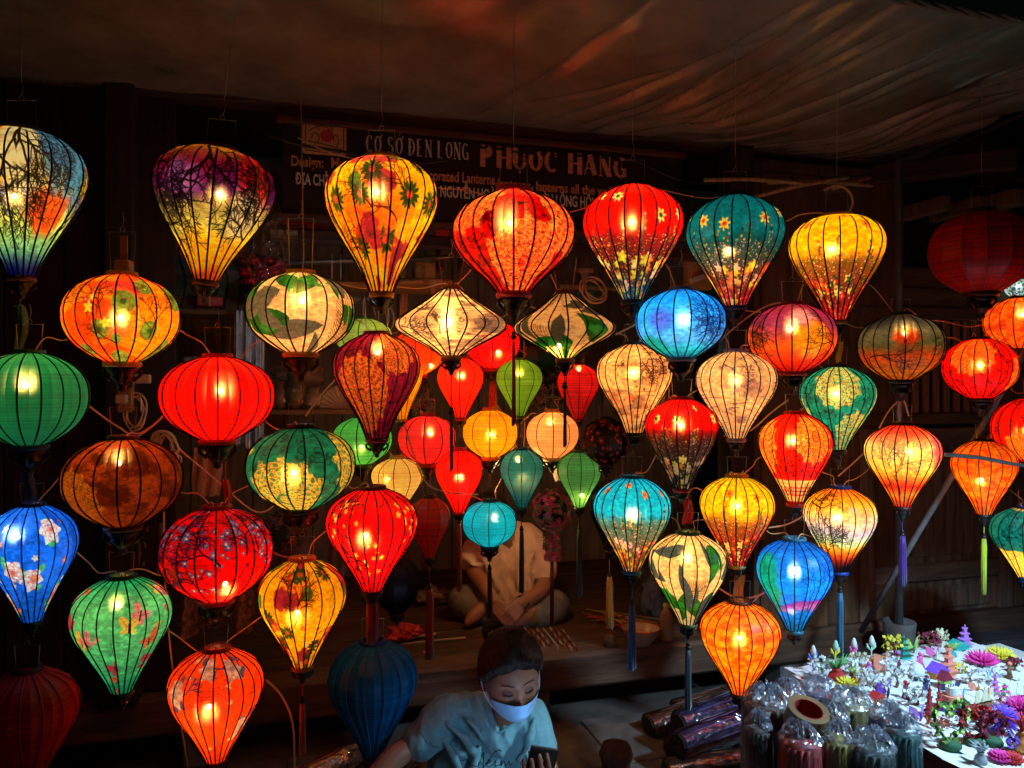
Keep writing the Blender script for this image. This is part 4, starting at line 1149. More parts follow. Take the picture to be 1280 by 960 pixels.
for c, sz in (((( sge - sgs) / 2, 0, sz1 - sz0 + .012), (sge - sgs + .04, .04, .024)), (((sge - sgs) / 2, 0, -.012), (sge - sgs + .04, .04, .024))): q.box(c, sz, bevel=.004)
q.build("frame", wood("sign_frame_wood", (.12, .04, .02), axis=0), sign)
def sg(px, py):
    """picture point -> (x, z) on the sign"""
    p = PT(px, py, TS); s = SOF(px, TS)
    return s - sgs, p.z - sz0
def sign_text(txt, px0, px1, py_base, hpx, m, bold=0.0, cond=None):
    x0, z0 = sg(px0, py_base); x1, _ = sg(px1, py_base); _, zt = sg(px0, py_base - hpx)
    h = zt - z0
    me = text_mesh(txt, h / .72, bold * h, m=m)
    xs = [v.co.x for v in me.vertices]; w = max(xs) - min(xs)
    kx = (x1 - x0) / w
    for v in me.vertices: v.co.x = (v.co.x - min(xs)) * kx
    return link("lettering", me, sign, loc=(x0, -.004, z0))
sign_text("Design:", 364, 404, 207, 13, M_PEACHPRINT, .03)
sign_text("Man", 414, 437, 210, 13, M_PEACHPRINT, .03)
sign_text("Decorated Lanterns,", 521, 621, 224, 13, M_PEACHPRINT, .03)
sign_text("lanterns, lanterns all the wall", 622, 765, 235, 12, M_PEACHPRINT, .03)
sign_text("ĐỊA CHỈ", 369, 410, 230, 14, M_CREAM, .032)
sign_text("NG", 537, 545, 244, 14, M_CREAM, .032)
sign_text("NGUYỄN HOÀNG", 550, 634, 246, 14, M_CREAM, .032)
sign_text("PHỐ ĐÈN LỒNG HỘI", 648, 741, 254, 14, M_CREAM, .032)

# serif capitals cut by hand
def serif_glyph(ch):
    """strokes: (x0,y0,x1,y1,thick) in a 1-high cell; arcs as point lists"""
    tk, tn = .17, .05
    g = {'P': [('l', .15, 0, .15, 1, tk), ('c', .15, .74, .42, .26, -90, 90, tk), ('l', .15, 1, .2, 1, tn)],
         'H': [('l', .15, 0, .15, 1, tk), ('l', .75, 0, .75, 1, tk), ('l', .15, .5, .75, .5, tn)],
         'U': [('l', .15, .3, .15, 1, tk), ('l', .7, .3, .7, 1, tn), ('c', .425, .3, .275, .28, 180, 360, .09)],
         'O': [('c', .42, .5, .32, .48, 0, 360, .12)],
         'C': [('c', .45, .5, .34, .48, 50, 310, .12), ('l', .68, .72, .68, .95, tn)],
         'A': [('l', .08, 0, .4, 1, tn), ('l', .4, 1, .74, 0, tk), ('l', .2, .32, .62, .32, tn)],
         'N': [('l', .12, 0, .12, 1, tn), ('l', .12, 1, .72, 0, tk), ('l', .72, 0, .72, 1, tn)],
         'G': [('c', .45, .5, .34, .48, 50, 330, .12), ('l', .72, .0, .72, .42, .12), ('l', .5, .42, .82, .42, tn)],
         'S': [('c', .4, .74, .24, .24, 30, 270, .11), ('c', .4, .26, .26, .25, -150, 90, .12)],
         'D': [('l', .15, 0, .15, 1, tk), ('c', .2, .5, .5, .48, -90, 90, .12)],
         'E': [('l', .15, 0, .15, 1, tk), ('l', .15, 1, .62, 1, tn), ('l', .15, .5, .5, .5, tn), ('l', .15, 0, .64, 0, tn)],
         'L': [('l', .15, 0, .15, 1, tk), ('l', .15, 0, .64, 0, tn)]}
    return g[ch]
def glyph_word(word, px0, px1, py_base, hpx, m, heavy=1.0, marks=(), peel=0.0, seed=1):
    x0, z0 = sg(px0, py_base); x1, zb = sg(px1, py_base + (px1 - px0) * .052)
    _, zt = sg(px0, py_base - hpx); h = zt - z0
    letters = [c for c in word]
    adv = sum(.5 if c == ' ' else 1.0 for c in letters); cw = (x1 - x0) / adv
    q = MB(); x = 0; r = random.Random(seed)
    def bar(ax, ay, bx, by, th):
        d = Vector((bx - ax, by - ay)); 
        if d.length < 1e-6: return
        nrm = Vector((-d.y, d.x)).normalized() * th / 2
        P4 = [(ax + nrm.x, ay + nrm.y), (bx + nrm.x, by + nrm.y), (bx - nrm.x, by - nrm.y), (ax - nrm.x, ay - nrm.y)]
        q.prism(P4, -.0008 - r.uniform(0, .0004), .0008)
    def keep(yy): return yy < 1.0 - peel or r.random() > .65
    for c in letters:
        if c == ' ': x += .5 * cw; continue
        for st in serif_glyph(c):
            if st[0] == 'l':
                _, a, b_, c_, d_, th = st
                n = 6
                for i in range(n):
                    y_m = b_ + (d_ - b_) * (i + .5) / n
                    if peel and not keep(y_m): continue
                    bar(x + (a + (c_ - a) * i / n) * cw, (b_ + (d_ - b_) * i / n) * h, x + (a + (c_ - a) * (i + 1) / n) * cw, (b_ + (d_ - b_) * (i + 1) / n) * h, th * heavy * cw)
                if abs(c_ - a) < .01 and abs(d_ - b_) > .5:
                    for yy in (b_, d_):
                        if not peel or keep(yy): bar(x + (a - .14) * cw, yy * h, x + (a + .14) * cw, yy * h, .05 * h)
            else:
                _, a, b_, rx, ry, t0_, t1_, th = st; n = 12
                for i in range(n):
                    u0 = R_(t0_ + (t1_ - t0_) * i / n); u1 = R_(t0_ + (t1_ - t0_) * (i + 1) / n)
                    ym = b_ + ry * math.sin((u0 + u1) / 2)
                    if peel and not keep(ym): continue
                    w_ = th * heavy * (.45 + .75 * abs(math.cos((u0 + u1) / 2)))
                    bar(x + (a + rx * math.cos(u0)) * cw, (b_ + ry * math.sin(u0)) * h, x + (a + rx * math.cos(u1)) * cw, (b_ + ry * math.sin(u1)) * h, w_ * cw)
        x += cw
    for (ci, kind) in marks:
        mx = (ci + .42) * cw
        if kind == 'horn': bar(mx + .3 * cw, .9 * h, mx + .48 * cw, 1.12 * h, .12 * cw)
        if kind == 'dot': bar(mx - .05 * cw, -.14 * h, mx + .08 * cw, -.14 * h, .12 * cw)
        if kind == 'grave': bar(mx - .15 * cw, 1.25 * h, mx + .1 * cw, 1.1 * h, .08 * cw)
        if kind == 'hook': bar(mx, 1.12 * h, mx + .12 * cw, 1.28 * h, .08 * cw)
        if kind == 'strike': bar(mx - .45 * cw, .5 * h, mx - .05 * cw, .5 * h, .06 * h)
    shear = (zb - z0) * 0
    return q.build("lettering", m, sign, loc=(x0, -.006, z0))
glyph_word("CO SO DEN LONG", 457, 587, 190, 21, M_CREAM, 1.35, marks=((1, 'horn'), (3.5, 'horn'), (3.5, 'hook'), (5, 'strike')), peel=.0, seed=2)
glyph_word("PHUOC HANG", 600, 785, 208, 26, M_PEACHPRINT, 1.9, marks=((2, 'dot'),), peel=.22, seed=4)
# emblem
ex0, ez0 = sg(378, 192); ex1, ez1 = sg(433, 158)
W_, H_ = ex1 - ex0, ez1 - ez0
def rrect(w, h, r, n=4):
    out = []
    for cx_, cz_, a0 in ((w - r, h - r, 0), (r, h - r, 90), (r, r, 180), (w - r, r, 270)):
        for i in range(n + 1):
            a = R_(a0 + 90 * i / n); out.append((cx_ + r * math.cos(a), cz_ + r * math.sin(a)))
    return out
q = MB(); q.prism(rrect(W_, H_, .012), -.001, .001); em = q.build("emblem", mat("emblem_cream", (.75, .40, .16), rough=.6, var=.2, scale=60), sign, loc=(ex0, -.005, ez0))
def strokes(name, lines, r, m, parent, y=-.002, sc=(1, 1), flat=.25):
    q = MB()
    for ln in lines:
        pts = smooth_pts([(x * sc[0], 0, z * sc[1]) for x, z in ln], 5)
        q.tube(pts, r, 4)
    q.v = [(a, b * flat + y, c) for a, b, c in q.v]
    return q.build(name, m, parent)
brn = mat("emblem_brown", (.12, .03, .015), rough=.6)
strokes("emblem_line", [[(.07, .95), (.07, .25), (.15, .1), (.85, .1), (.93, .25), (.93, .95)],
                        [(.15, .72), (.3, .88), (.5, .92), (.62, .8)], [(.2, .5), (.25, .68), (.36, .62), (.36, .42), (.28, .35)],
                        [(.7, .45), (.72, .65), (.8, .62), (.82, .42), (.76, .32)], [(.12, .4), (.5, .34), (.9, .22)], [(.42, .92), (.6, .95), (.7, .8)]], .0016, brn, em, sc=(W_, H_))
q = MB(); q.prism([(W_ * (.55 + .15 * math.cos(a)), H_ * (.62 + .2 * math.sin(a))) for a in [i * math.pi / 9 for i in range(18)]], -.0035, 0)
q.build("red_lantern_mark", mat("emblem_red", (.60, .05, .04), rough=.6), em)
# ---------------------------------------------------------------- people
def fuse(name, mb, voxel, m, parent, smooth=4, fac=.5):
    """melt overlapping closed shapes into one continuous skin"""
    me0 = mb.mesh("raw")
    o = bpy.data.objects.new("raw", me0); COL.objects.link(o)
    r = o.modifiers.new("r", 'REMESH'); r.mode = 'VOXEL'; r.voxel_size = voxel; r.use_smooth_shade = True
    s = o.modifiers.new("s", 'SMOOTH'); s.iterations = smooth; s.factor = fac
    dg = bpy.context.evaluated_depsgraph_get(); dg.update()
    me = bpy.data.meshes.new_from_object(o.evaluated_get(dg)); me.name = name
    bpy.data.objects.remove(o); bpy.data.meshes.remove(me0)
    me.materials.clear(); me.materials.append(m)
    me.polygons.foreach_set("use_smooth", [True] * len(me.polygons))
    return link(name, me, parent)

def limb(mb, pts, rad, n=14, k=5, M=None):
    sp = smooth_pts(pts, k); m = len(pts) - 1
    rr = []
    for i in range(len(sp)):
        f = i / k; a = min(int(f), m - 1) if m > 0 else 0; u = f - a
        rr.append(rad[a] * (1 - u) + rad[min(a + 1, m)] * u)
    mb.tube(sp, rr, n, M=M)
    mb.ball(sp[0], rr[0] * .98, 12, 8, M=M); mb.ball(sp[-1], rr[-1] * .98, 12, 8, M=M)

def head_pt(az, z, off=0.0, feat=True):
    """surface of the head; az 0 = face (-y), z from -.115 (chin) to .12 (crown)"""
    zn = max(-1, min(1, (z - .0) / .118))
    r = math.sqrt(max(0, 1 - abs(zn) ** 2.3))
    X, Y = .079, .097
    if z < -.02:
        q = min(1, (-.02 - z) / .095)
        X *= 1 - .20 * q ** 1.5; 
    x = math.sin(az) * X * r; y = -math.cos(az) * Y * r
    if y > 0 and z < -.03: y *= 1 - .35 * min(1, (-.03 - z) / .08)
    if y < 0: y *= .90 + .05 * (z < -.05)
    if feat and y < 0:
        G = lambda cx_, cz_, sx, sz: math.exp(-((x - cx_) / sx) ** 2 - ((z - cz_) / sz) ** 2)
        nz_ = .020 * G(0, -.026, .0105, .016) + .010 * G(0, -.003, .009, .026) + .006 * (G(.012, -.033, .007, .008) + G(-.012, -.033, .007, .008))
        eye = -.013 * (G(.031, .012, .017, .012) + G(-.031, .012, .017, .012)) + .0055 * (G(.031, .007, .012, .0075) + G(-.031, .007, .012, .0075))
        brow = .004 * (G(.03, .032, .022, .008) + G(-.03, .032, .022, .008))
        chk = .006 * (G(.042, -.022, .02, .02) + G(-.042, -.022, .02, .02))
        lips = .006 * G(0, -.062, .020, .005) + .007 * G(0, -.074, .018, .005) - .003 * G(0, -.068, .022, .003) + .009 * G(0, -.10, .022, .016)
        y -= nz_ + eye + brow + chk + lips
    n = Vector((math.sin(az) * r, -math.cos(az) * r, zn)).normalized()
    return Vector((x, y, z)) + n * off

def head_mesh(mb, M, off=None, rows=46, cols=60, feat=True):
    vs, fs = [], []
    for i in range(rows + 1):
        ph = math.pi * i / rows; z = .118 * math.cos(ph)
        for k in range(cols):
            az = 2 * math.pi * k / cols
            azc = az if az <= math.pi else az - 2 * math.pi
            vs.append(head_pt(az, z, off(azc, z) if off else 0.0, feat))
    for i in range(rows):
        for k in range(cols):
            l = (k + 1) % cols
            fs.append((i * cols + k, i * cols + l, (i + 1) * cols + l, (i + 1) * cols + k)[::-1])
    mb.add(vs, fs, True, M)

def hand(mb, M, side=1, curl=.6, s=1.0, spread=.0):
    """palm in local xy-plane, wrist at origin, fingers along +x, palm faces -z; thumb towards +y*side"""
    T = M @ Matrix.Scale(s, 4)
    for y_, r_ in ((-.030, .012), (-.012, .0135), (.008, .0135), (.027, .012)):
        mb.tube([Vector((-.005, y_ * .6 * side, 0)), Vector((.04, y_ * .95 * side, .003)), Vector((.085, y_ * side, 0))], [.015, r_ * 1.1, r_ * .95], 8, M=T)
    mb.ball((.045, 0, -.004), .03, 10, 7, M=T, sc=(1.35, 1.1, .48))
    for i, (y_, L_, r_) in enumerate(((-.032, .058, .0072), (-.012, .074, .0082), (.009, .080, .0085), (.029, .072, .0083))):
        y_ *= side; a = 0; p = Vector((.085, y_, 0)); pts = [Vector((.070, y_, 0)), p.copy()]
        c = curl * (1 + .12 * (1.5 - i) * .5)
        for f in (.42, .32, .26):
            a += c
            p = p + Vector((math.cos(a) * L_ * f * 1.1, spread * (i - 1.5) * side * .01, -math.sin(a) * L_ * f * 1.1)); pts.append(p.copy())
        mb.tube(pts, [r_ * 1.05, r_ * 1.05, r_, r_ * .9, r_ * .72], 8, M=T); mb.ball(pts[-1], r_ * .74, 8, 6, M=T)
    th = [Vector((.012, .018 * side, -.004)), Vector((.035, .042 * side, -.014)), Vector((.060, .050 * side, -.026)), Vector((.082, .046 * side, -.036))]
    mb.tube(th, [.014, .0125, .0105, .0085], 8, M=T); mb.ball(th[-1], .0088, 8, 6, M=T)

def place_hand(wrist, knuck, palm_n):
    x = (Vector(knuck) - Vector(wrist)).normalized(); z = -Vector(palm_n); z = (z - x * x.dot(z)).normalized(); y = z.cross(x)
    M = Matrix((x, y, z)).transposed().to_4x4(); M.translation = Vector(wrist)
    return M

# ----- the woman with the mask -----------------------------------------------------------
KW = 1.17                                                # she crouches a good arm's length behind the stall front
WO = P(625, 900, 2.0 * KW); WO.z = 0.0
woman = thing("person", WO, "young woman in teal T-shirt and pale blue face mask crouching in front, reading her phone", "person")
def W_(px, py, d): return P(px, py, (2.0 + (d - 2.0) * .95) * KW + .0) - WO
HM = Matrix.Translation(W_(639, 846, 1.93)) @ Matrix.Rotation(R_(16), 4, 'Z') @ Matrix.Rotation(R_(15), 4, 'X') @ Matrix.Rotation(R_(-5), 4, 'Y')
body = MB()
head_mesh(body, HM)
for s in (-1, 1): body.ball((s * .074, .006, -.004), .017, 10, 8, M=HM, sc=(.4, .75, 1.6))
neck0 = HM @ Vector((0, .03, -.07))
limb(body, [neck0, W_(634, 893, 2.01), W_(628, 925, 2.08)], [.046, .043, .040])
# chest core under the shirt
limb(body, [W_(587, 910, 2.09), W_(625, 910, 2.10), W_(648, 907, 2.09)], [.028, .042, .028])
limb(body, [W_(625, 920, 2.05), W_(618, 1000, 2.12), W_(610, 1080, 2.26)], [.07, .08, .08])
sh_l, el_l, wr_l = W_(556, 895, 2.04), W_(492, 948, 1.93), W_(452, 1010, 1.72)
limb(body, [sh_l, W_(524, 925, 1.985), el_l, W_(470, 975, 1.84), wr_l], [.036, .036, .037, .035, .025])
hand(body, place_hand(wr_l, wr_l + Vector((-.03, -.05, -.09)), (0.2, .6, -.6)), 1, .35)
sh_r, el_r = W_(662, 896, 2.04), W_(688, 985, 1.96)
ph_c = W_(673, 968, 1.68)
wr_r = ph_c + Vector((.006, .035, -.085))
limb(body, [sh_r, W_(677, 940, 2.0), el_r, wr_r], [.036, .036, .036, .025])
# phone frame: its back leans towards the street, its screen up to the face
face_c = HM @ Vector((0, -.09, -.01))
pn = ((ph_c - face_c).normalized() + Vector((0, -.9, .25))).normalized()                       # back normal
pu = (Vector((.22, 0, 1)) - pn * Vector((.22, 0, 1)).dot(pn)).normalized(); pr = pu.cross(pn).normalized()
hm_ = place_hand(wr_r, ph_c + pn * .012 + Vector((0, 0, -.015)), -pn)
hand(body, hm_, -1, .42)
wb = fuse("body", body, .0034, M_SKIN, woman, 2, .5)
# face details
def on_head(az, z, off=.001): return HM @ head_pt(az, z, off)
M_BROW = mat("brow_hair", (.10, .05, .035), rough=.8)
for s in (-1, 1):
    q = MB()
    for i in range(44):
        f = i / 43; a = .17 + .50 * f; z = .0305 + .0045 * math.sin(f * math.pi) - .003 * f + R5.uniform(-.0014, .0014)
        q.tube([on_head(s * a, z - .0015, .0005), on_head(s * (a + .035), z + .0012, .0012)], [.0011, .0004], 3)
    q.build("eyebrow", M_BROW, wb)
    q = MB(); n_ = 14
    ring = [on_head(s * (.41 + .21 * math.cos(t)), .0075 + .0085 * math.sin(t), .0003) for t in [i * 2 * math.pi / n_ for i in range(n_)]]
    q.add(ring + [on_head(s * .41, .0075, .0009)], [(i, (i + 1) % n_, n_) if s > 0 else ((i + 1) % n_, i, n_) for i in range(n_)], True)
    q.build("shaded_eyelid", mat("shaded_lid_skin", (.19, .075, .045), rough=.6, var=.1), wb)  # dark patch over the lid: the eye socket's shade put into its colour
    e = MB(); e.tube(smooth_pts([on_head(s * a, z, .0004) for a, z in ((.21, .0035), (.30, .0005), (.41, -.0008), (.52, .001), (.61, .0055))], 3), [.0006, .001, .0014, .0017, .0019, .002, .002, .002, .0019, .0017, .0013, .001, .0006], 5)
    for i in range(16):
        a = .24 + .36 * i / 15; z = .001 - .002 * math.sin(i / 15 * 3.1)
        e.tube([on_head(s * a, z, .0006), on_head(s * (a + .02), z - .004, .005)], [.0006, .0002], 3)
    e.build("eyelash", M_HAIR, wb)
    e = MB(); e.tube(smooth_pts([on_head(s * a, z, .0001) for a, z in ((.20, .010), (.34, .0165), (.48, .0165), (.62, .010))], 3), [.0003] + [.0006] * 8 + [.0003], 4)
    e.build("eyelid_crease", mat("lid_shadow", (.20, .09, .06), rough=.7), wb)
# hair
def hair_off(az, z):
    a = abs(az)
    line = .082 - .020 * min(1, a / .8) - .045 * max(0, min(1, (a - .8) / .5)) - .085 * max(0, min(1, (a - 1.55) / .6))
    u = (z - line) / .016
    k = 1 / (1 + math.exp(-max(-30, min(30, u * 2.2))))
    st = .0008 * math.sin(az * 46 + z * 60) + .0005 * math.sin(az * 91 + 2)
    return -.010 + (.0225 + .014 * max(0, min(1, (z - .02) / .09)) + st + .006 * max(0, z / .12)) * k
hb = MB(); head_mesh(hb, HM, hair_off, 60, 120, False)
hair = hb.build("hair", M_HAIR, woman)
rr_ = random.Random(8)
pt = MB()
for i in range(34):                                      # tied-back tail and a few stray strands
    a = HM @ Vector((rr_.uniform(-.012, .012), .105, .03 + rr_.uniform(-.01, .01)))
    e = HM @ Vector((-.03 + rr_.uniform(-.03, .03), .15, -.10 + rr_.uniform(-.03, .02)))
    m_ = HM @ Vector((-.02 + rr_.uniform(-.02, .02), .15, .02))
    pt.tube(smooth_pts([a, m_, e], 4), [.004] * 8 + [.001], 4)
for i in range(40):
    az = rr_.choice([-1, 1]) * rr_.uniform(1.3, 2.4); z0_ = rr_.uniform(.03, .1)
    pt.tube([HM @ head_pt(az, z0_, .012, False), HM @ head_pt(az + rr_.uniform(-.25, .25), z0_ - .02, .018, False), HM @ head_pt(az + rr_.uniform(-.3, .3), z0_ - .045, .014, False)], .0005, 3)
for i in range(40):                                      # the bun
    a0 = rr_.uniform(0, 6.28); tl = rr_.uniform(-.6, .6)
    pt.tube([HM @ Vector((-.025 + .030 * math.cos(a0 + j * .5) , .095 + .022 * math.sin(tl + j * .3), .088 + .026 * math.sin(a0 + j * .5))) for j in range(7)], [.001, .004, .005, .005, .005, .004, .001], 4)
pt.build("ponytail", M_HAIR, woman)
# single strands combed back from the hairline to the tie
sb2 = MB()
for i in range(520):
    az = rr_.uniform(-1.75, 1.75); a = abs(az)
    z0_ = .082 - .020 * min(1, a / .8) - .045 * max(0, min(1, (a - .8) / .5)) - .06 * max(0, min(1, (a - 1.5) / .3)) + rr_.uniform(-.004, .006)
    sg_ = 1 if az >= 0 else -1; pts_ = []
    for k in range(9):
        f = k / 8; aa = az + (sg_ * 3.0 - az) * f ** 1.25; zz = z0_ + (.045 - z0_) * f + .050 * math.sin(f * math.pi) * (1 - a / 2.4)
        pts_.append(HM @ head_pt(aa, max(-.1, min(.112, zz)), .0165 + .014 * max(0, min(1, (zz - .02) / .09)) + .002 * math.sin(f * 3.1) + rr_.uniform(-.0006, .0008) - .004 * (k == 0), False))
    sb2.tube(pts_, [.0006, .0010, .0012, .0012, .0012, .0012, .001, .0008, .0005], 3)
sb2.build("combed_hair", mat("auburn_strands", (.05, .018, .010), rough=.45, var=.4, scale=200, spec=.4), hair)["kind"] = "stuff"
# mask
mk = MB(); nu_, nv_ = 34, 18; vs, fs = [], []
for lay in (0, 1):
    for j in range(nv_ + 1):
        v = j / nv_
        for i in range(nu_ + 1):
            u = i / nu_ * 2 - 1; az = u * 1.28
            zt = -.012 - .022 * abs(u) ** 1.6; zb_ = -.112 + .035 * abs(u) ** 2
            z = zt + (zb_ - zt) * v
            p = head_pt(az, z, .004, False)
            tent = .026 * math.exp(-(u / .42) ** 2) * math.exp(-((v - .25) / .5) ** 2)
            pl = .0022 * math.sin(v * math.pi * 2 * 3.5) * (1 - abs(u) * .4) * (1 if .15 < v < .85 else .3)
            p.y -= tent + pl + .006 * (1 - u * u)
            if v > .8: p.y -= .006 * (1 - abs(u)) * (v - .8) * 5; p.z -= .004
            vs.append(HM @ (p + Vector((0, .0012 * lay, 0))))
n1 = (nu_ + 1) * (nv_ + 1)
for lay in (0, 1):
    for j in range(nv_):
        for i in range(nu_):
            a = lay * n1 + j * (nu_ + 1) + i; q4 = (a, a + nu_ + 1, a + nu_ + 2, a + 1)
            fs.append(q4 if lay == 0 else q4[::-1])
mk.add(vs, fs, True)
mask = mk.build("face_mask", mat("pale_blue_mask", (.30, .52, .74), rough=.8, var=.06, scale=120, sheen=.1), woman)
el = MB()
for s in (-1, 1):
    el.tube(smooth_pts([HM @ head_pt(s * 1.25, -.04, .006, False), HM @ head_pt(s * 1.5, -.025, .008, False), HM @ head_pt(s * 1.66, .005, .01, False)], 5), .0011, 5)
    el.tube(smooth_pts([HM @ head_pt(s * 1.2, -.075, .006, False), HM @ head_pt(s * 1.5, -.045, .008, False), HM @ head_pt(s * 1.68, .0, .012, False)], 5), .0011, 5)
    el.build("ear_loop", mat("white_elastic", (.7, .75, .8), rough=.8), mask); el = MB()
# T-shirt
sm_ = mat("teal_cotton", (.22, .46, .47), rough=.85, var=.10, scale=30, sheen=.25, bump=.1)
ts = MB()
limb(ts, [W_(556, 893, 2.03), W_(592, 893, 2.06), W_(628, 899, 2.07), W_(650, 893, 2.06), W_(664, 892, 2.03)], [.054, .068, .078, .064, .048])
limb(ts, [W_(610, 915, 2.07), W_(610, 960, 2.08), W_(606, 1010, 2.14), W_(602, 1050, 2.25)], [.105, .118, .122, .12], n=20)
limb(ts, [W_(636, 915, 2.07), W_(634, 960, 2.09), W_(628, 1010, 2.16), W_(624, 1050, 2.26)], [.092, .10, .108, .11], n=20)
limb(ts, [W_(556, 893, 2.03), W_(540, 912, 2.0), W_(526, 926, 1.975)], [.060, .060, .058])
limb(ts, [W_(664, 893, 2.03), W_(671, 915, 2.01), W_(676, 936, 1.995)], [.048, .048, .048])
limb(ts, [W_(580, 915, 2.06), W_(574, 955, 2.06), W_(576, 1000, 2.10), W_(590, 1050, 2.2)], [.07, .095, .11, .10], n=18)
limb(ts, [W_(598, 880, 2.035), W_(606, 903, 2.0), W_(622, 930, 1.985)], [.028, .034, .036])
limb(ts, [W_(656, 884, 2.035), W_(645, 907, 2.0), W_(622, 930, 1.985)], [.026, .034, .036])
# drape folds
for (a, b, r) in (((560, 905), (600, 950), .012), ((548, 915), (575, 965), .010), ((668, 900), (650, 950), .010), ((600, 935), (575, 990), .012), ((655, 935), (668, 985), .010), ((585, 900), (603, 925), .008)):
    limb(ts, [W_(*a, 1.965), W_((a[0] + b[0]) / 2 + 3, (a[1] + b[1]) / 2, 1.955), W_(*b, 1.97)], [r * .5, r, r * .6], n=8)
rw = random.Random(4)
def fold_cloth(o, amp, seed, sx=22, sz=7, lean=.5):
    """work soft pulled folds into a finished garment"""
    me = o.data; n = len(me.vertices)
    nr = [v.normal.copy() for v in me.vertices]
    for v, q in zip(me.vertices, nr):
        p = v.co; a = mnoise.noise(Vector(((p.x + p.z * lean) * sx, p.y * 6, (p.z - p.x * .3) * sz + seed)))
        b = mnoise.noise(Vector(((p.x - p.z * lean * .8) * sx * .8, p.y * 6 + 9, p.z * sz * 1.3 + seed)))
        v.co = p + q * amp * ((1 - abs(a) * 2.2) * .8 + (1 - abs(b) * 2.2) * .5 - .4)
    me.update()
shirt = fuse("t_shirt", ts, .0045, sm_, woman, 2)
def surf(o, px, py, off=.002):
    """point on a finished garment that a picture point falls on, used to lay trims onto cloth"""
    d = (P(px, py, 1.0) - Vector((0, 0, CAM_H))).normalized()
    org = Vector((0, 0, CAM_H)) - WO
    ok, loc, nrm, _ = o.ray_cast(org, d)
    return (loc + nrm * off) if ok else (org + d * 2.3)
fold_cloth(shirt, .0065, 3)
bpy.context.view_layer.update()
# V neck opening shows skin: a neckline yoke of skin laid in the collar, edged by the rib knit
vn = [surf(shirt, x, y, .0015) for x, y in ((604, 880), (608, 892), (614, 905), (622, 916), (632, 911), (642, 905))]
nb_ = MB(); nb_.tube(smooth_pts(vn, 5), .0035, 6); nb_.build("collar_band", mat("teal_cotton_rib", (.18, .40, .42), rough=.9), shirt)
for pts_, nm in (([(524, 908), (527, 918), (533, 927), (541, 933), (548, 934)], "sleeve_hem"),):
    h_ = MB(); h_.tube([surf(shirt, *p, .0005) for p in pts_], .003, 6); h_.build(nm, mat("teal_cotton_rib", None), shirt)
# cursive print on the chest
scr = [[(578, 951), (583, 949), (588, 956), (597, 958), (603, 944), (605, 940), (604, 955), (604, 960), (610, 952), (618, 940), (624, 937), (627, 939)],
       [(607, 956), (613, 952), (611, 949), (607, 955), (611, 959), (617, 955)], [(617, 955), (620, 950), (619, 958), (624, 956)], [(624, 957), (627, 950), (626, 958), (630, 951), (632, 958), (636, 951), (637, 957), (642, 953)]]
pm = MB()
for ln in scr:
    q2 = [];
    for i in range(len(ln) - 1):
        for j in range(3):
            f = j / 3; q2.append((ln[i][0] + (ln[i + 1][0] - ln[i][0]) * f, ln[i][1] + (ln[i + 1][1] - ln[i][1]) * f))
    q2.append(ln[-1])
    q2 = [(p.x, p.y) for p in smooth_pts([(a, b, 0) for a, b in q2], 2)]
    pm.tube([surf(shirt, a, b, .0006) for a, b in q2], .0013, 4)
pm.build("printed_script", mat("black_print_ink", (.01, .012, .015), rough=.7), shirt)
# trousers and feet, mostly under the picture
tr = MB()
for s, kx in ((-1, 590), (1, 645)):
    hip = W_(610 + s * 15, 1100, 2.30); kn = W_(kx, 1000 + 10, 1.93); ft = W_(kx, 1190, 2.08)
    kn.z = .20; kn.y = .10; ft.z = .07; ft.y = .12; hip.z = .20; hip.y = .38
    limb(tr, [hip, kn, ft], [.095, .072, .05])
tr = fuse("trousers", tr, .009, mat("dark_denim", (.03, .035, .05), rough=.85), woman, 3)
fe = MB()
for kx in (560, 660):
    f = W_(kx, 1190, 2.0); f.z = .04; f.y = .10
    fe.ball(f + Vector((0, -.02, 0)), .05, 12, 8, sc=(.9, 2.2, .75)); fe.build("sandal", M_BLACKPL, woman); fe = MB()
# phone
pc = ph_c
phone = thing("smartphone", WO + pc, "dark smartphone held up by the crouching woman, its glowing screen towards her face", "phone")
Mp = Matrix((pr, pu, -pn)).transposed().to_4x4()
q = MB(); q.box((0, 0, 0), (.074, .152, .0085), bevel=.003, M=Mp); q.build("case", mat("brown_phone_case", (.05, .03, .022), rough=.35), phone)
q = MB(); q.box((-.022, .058, -.005), (.018, .026, .002), bevel=.001, M=Mp); q.build("camera_bump", M_BLACKPL, phone)
q = MB(); q.box((0, .076, 0), (.066, .0012, .004), M=Mp); q.build("metal_rim", M_STEEL, phone)
R5_dummy = 0
sc_ = bpy.data.materials.new("phone_screen"); sc_.use_nodes = True
sb_ = sc_.node_tree.nodes["Principled BSDF"]; sb_.inputs["Emission Color"].default_value = (.34, .58, 1, 1); sb_.inputs["Emission Strength"].default_value = 20.0; sb_.inputs["Base Color"].default_value = (.02, .02, .02, 1)
q = MB(); q.box((0, 0, .0052), (.068, .142, .0015), M=Mp); q.build("screen", sc_, phone)
# low stool she sits on
stl = thing("low_stool", Vector((WO.x, WO.y + .40, 0)), "low plastic stool under the crouching woman", "stool")
q = MB(); q.box((0, 0, .10), (.28, .24, .03), bevel=.01); q.build("seat", mat("red_plastic", (.45, .03, .02), rough=.4), stl)
for sx in (-1, 1):
    for sy in (-1, 1):
        q = MB(); q.tube([(sx * .11, sy * .09, .09), (sx * .135, sy * .115, 0)], [.018, .014], 6); q.build("leg", mat("red_plastic", None), stl)

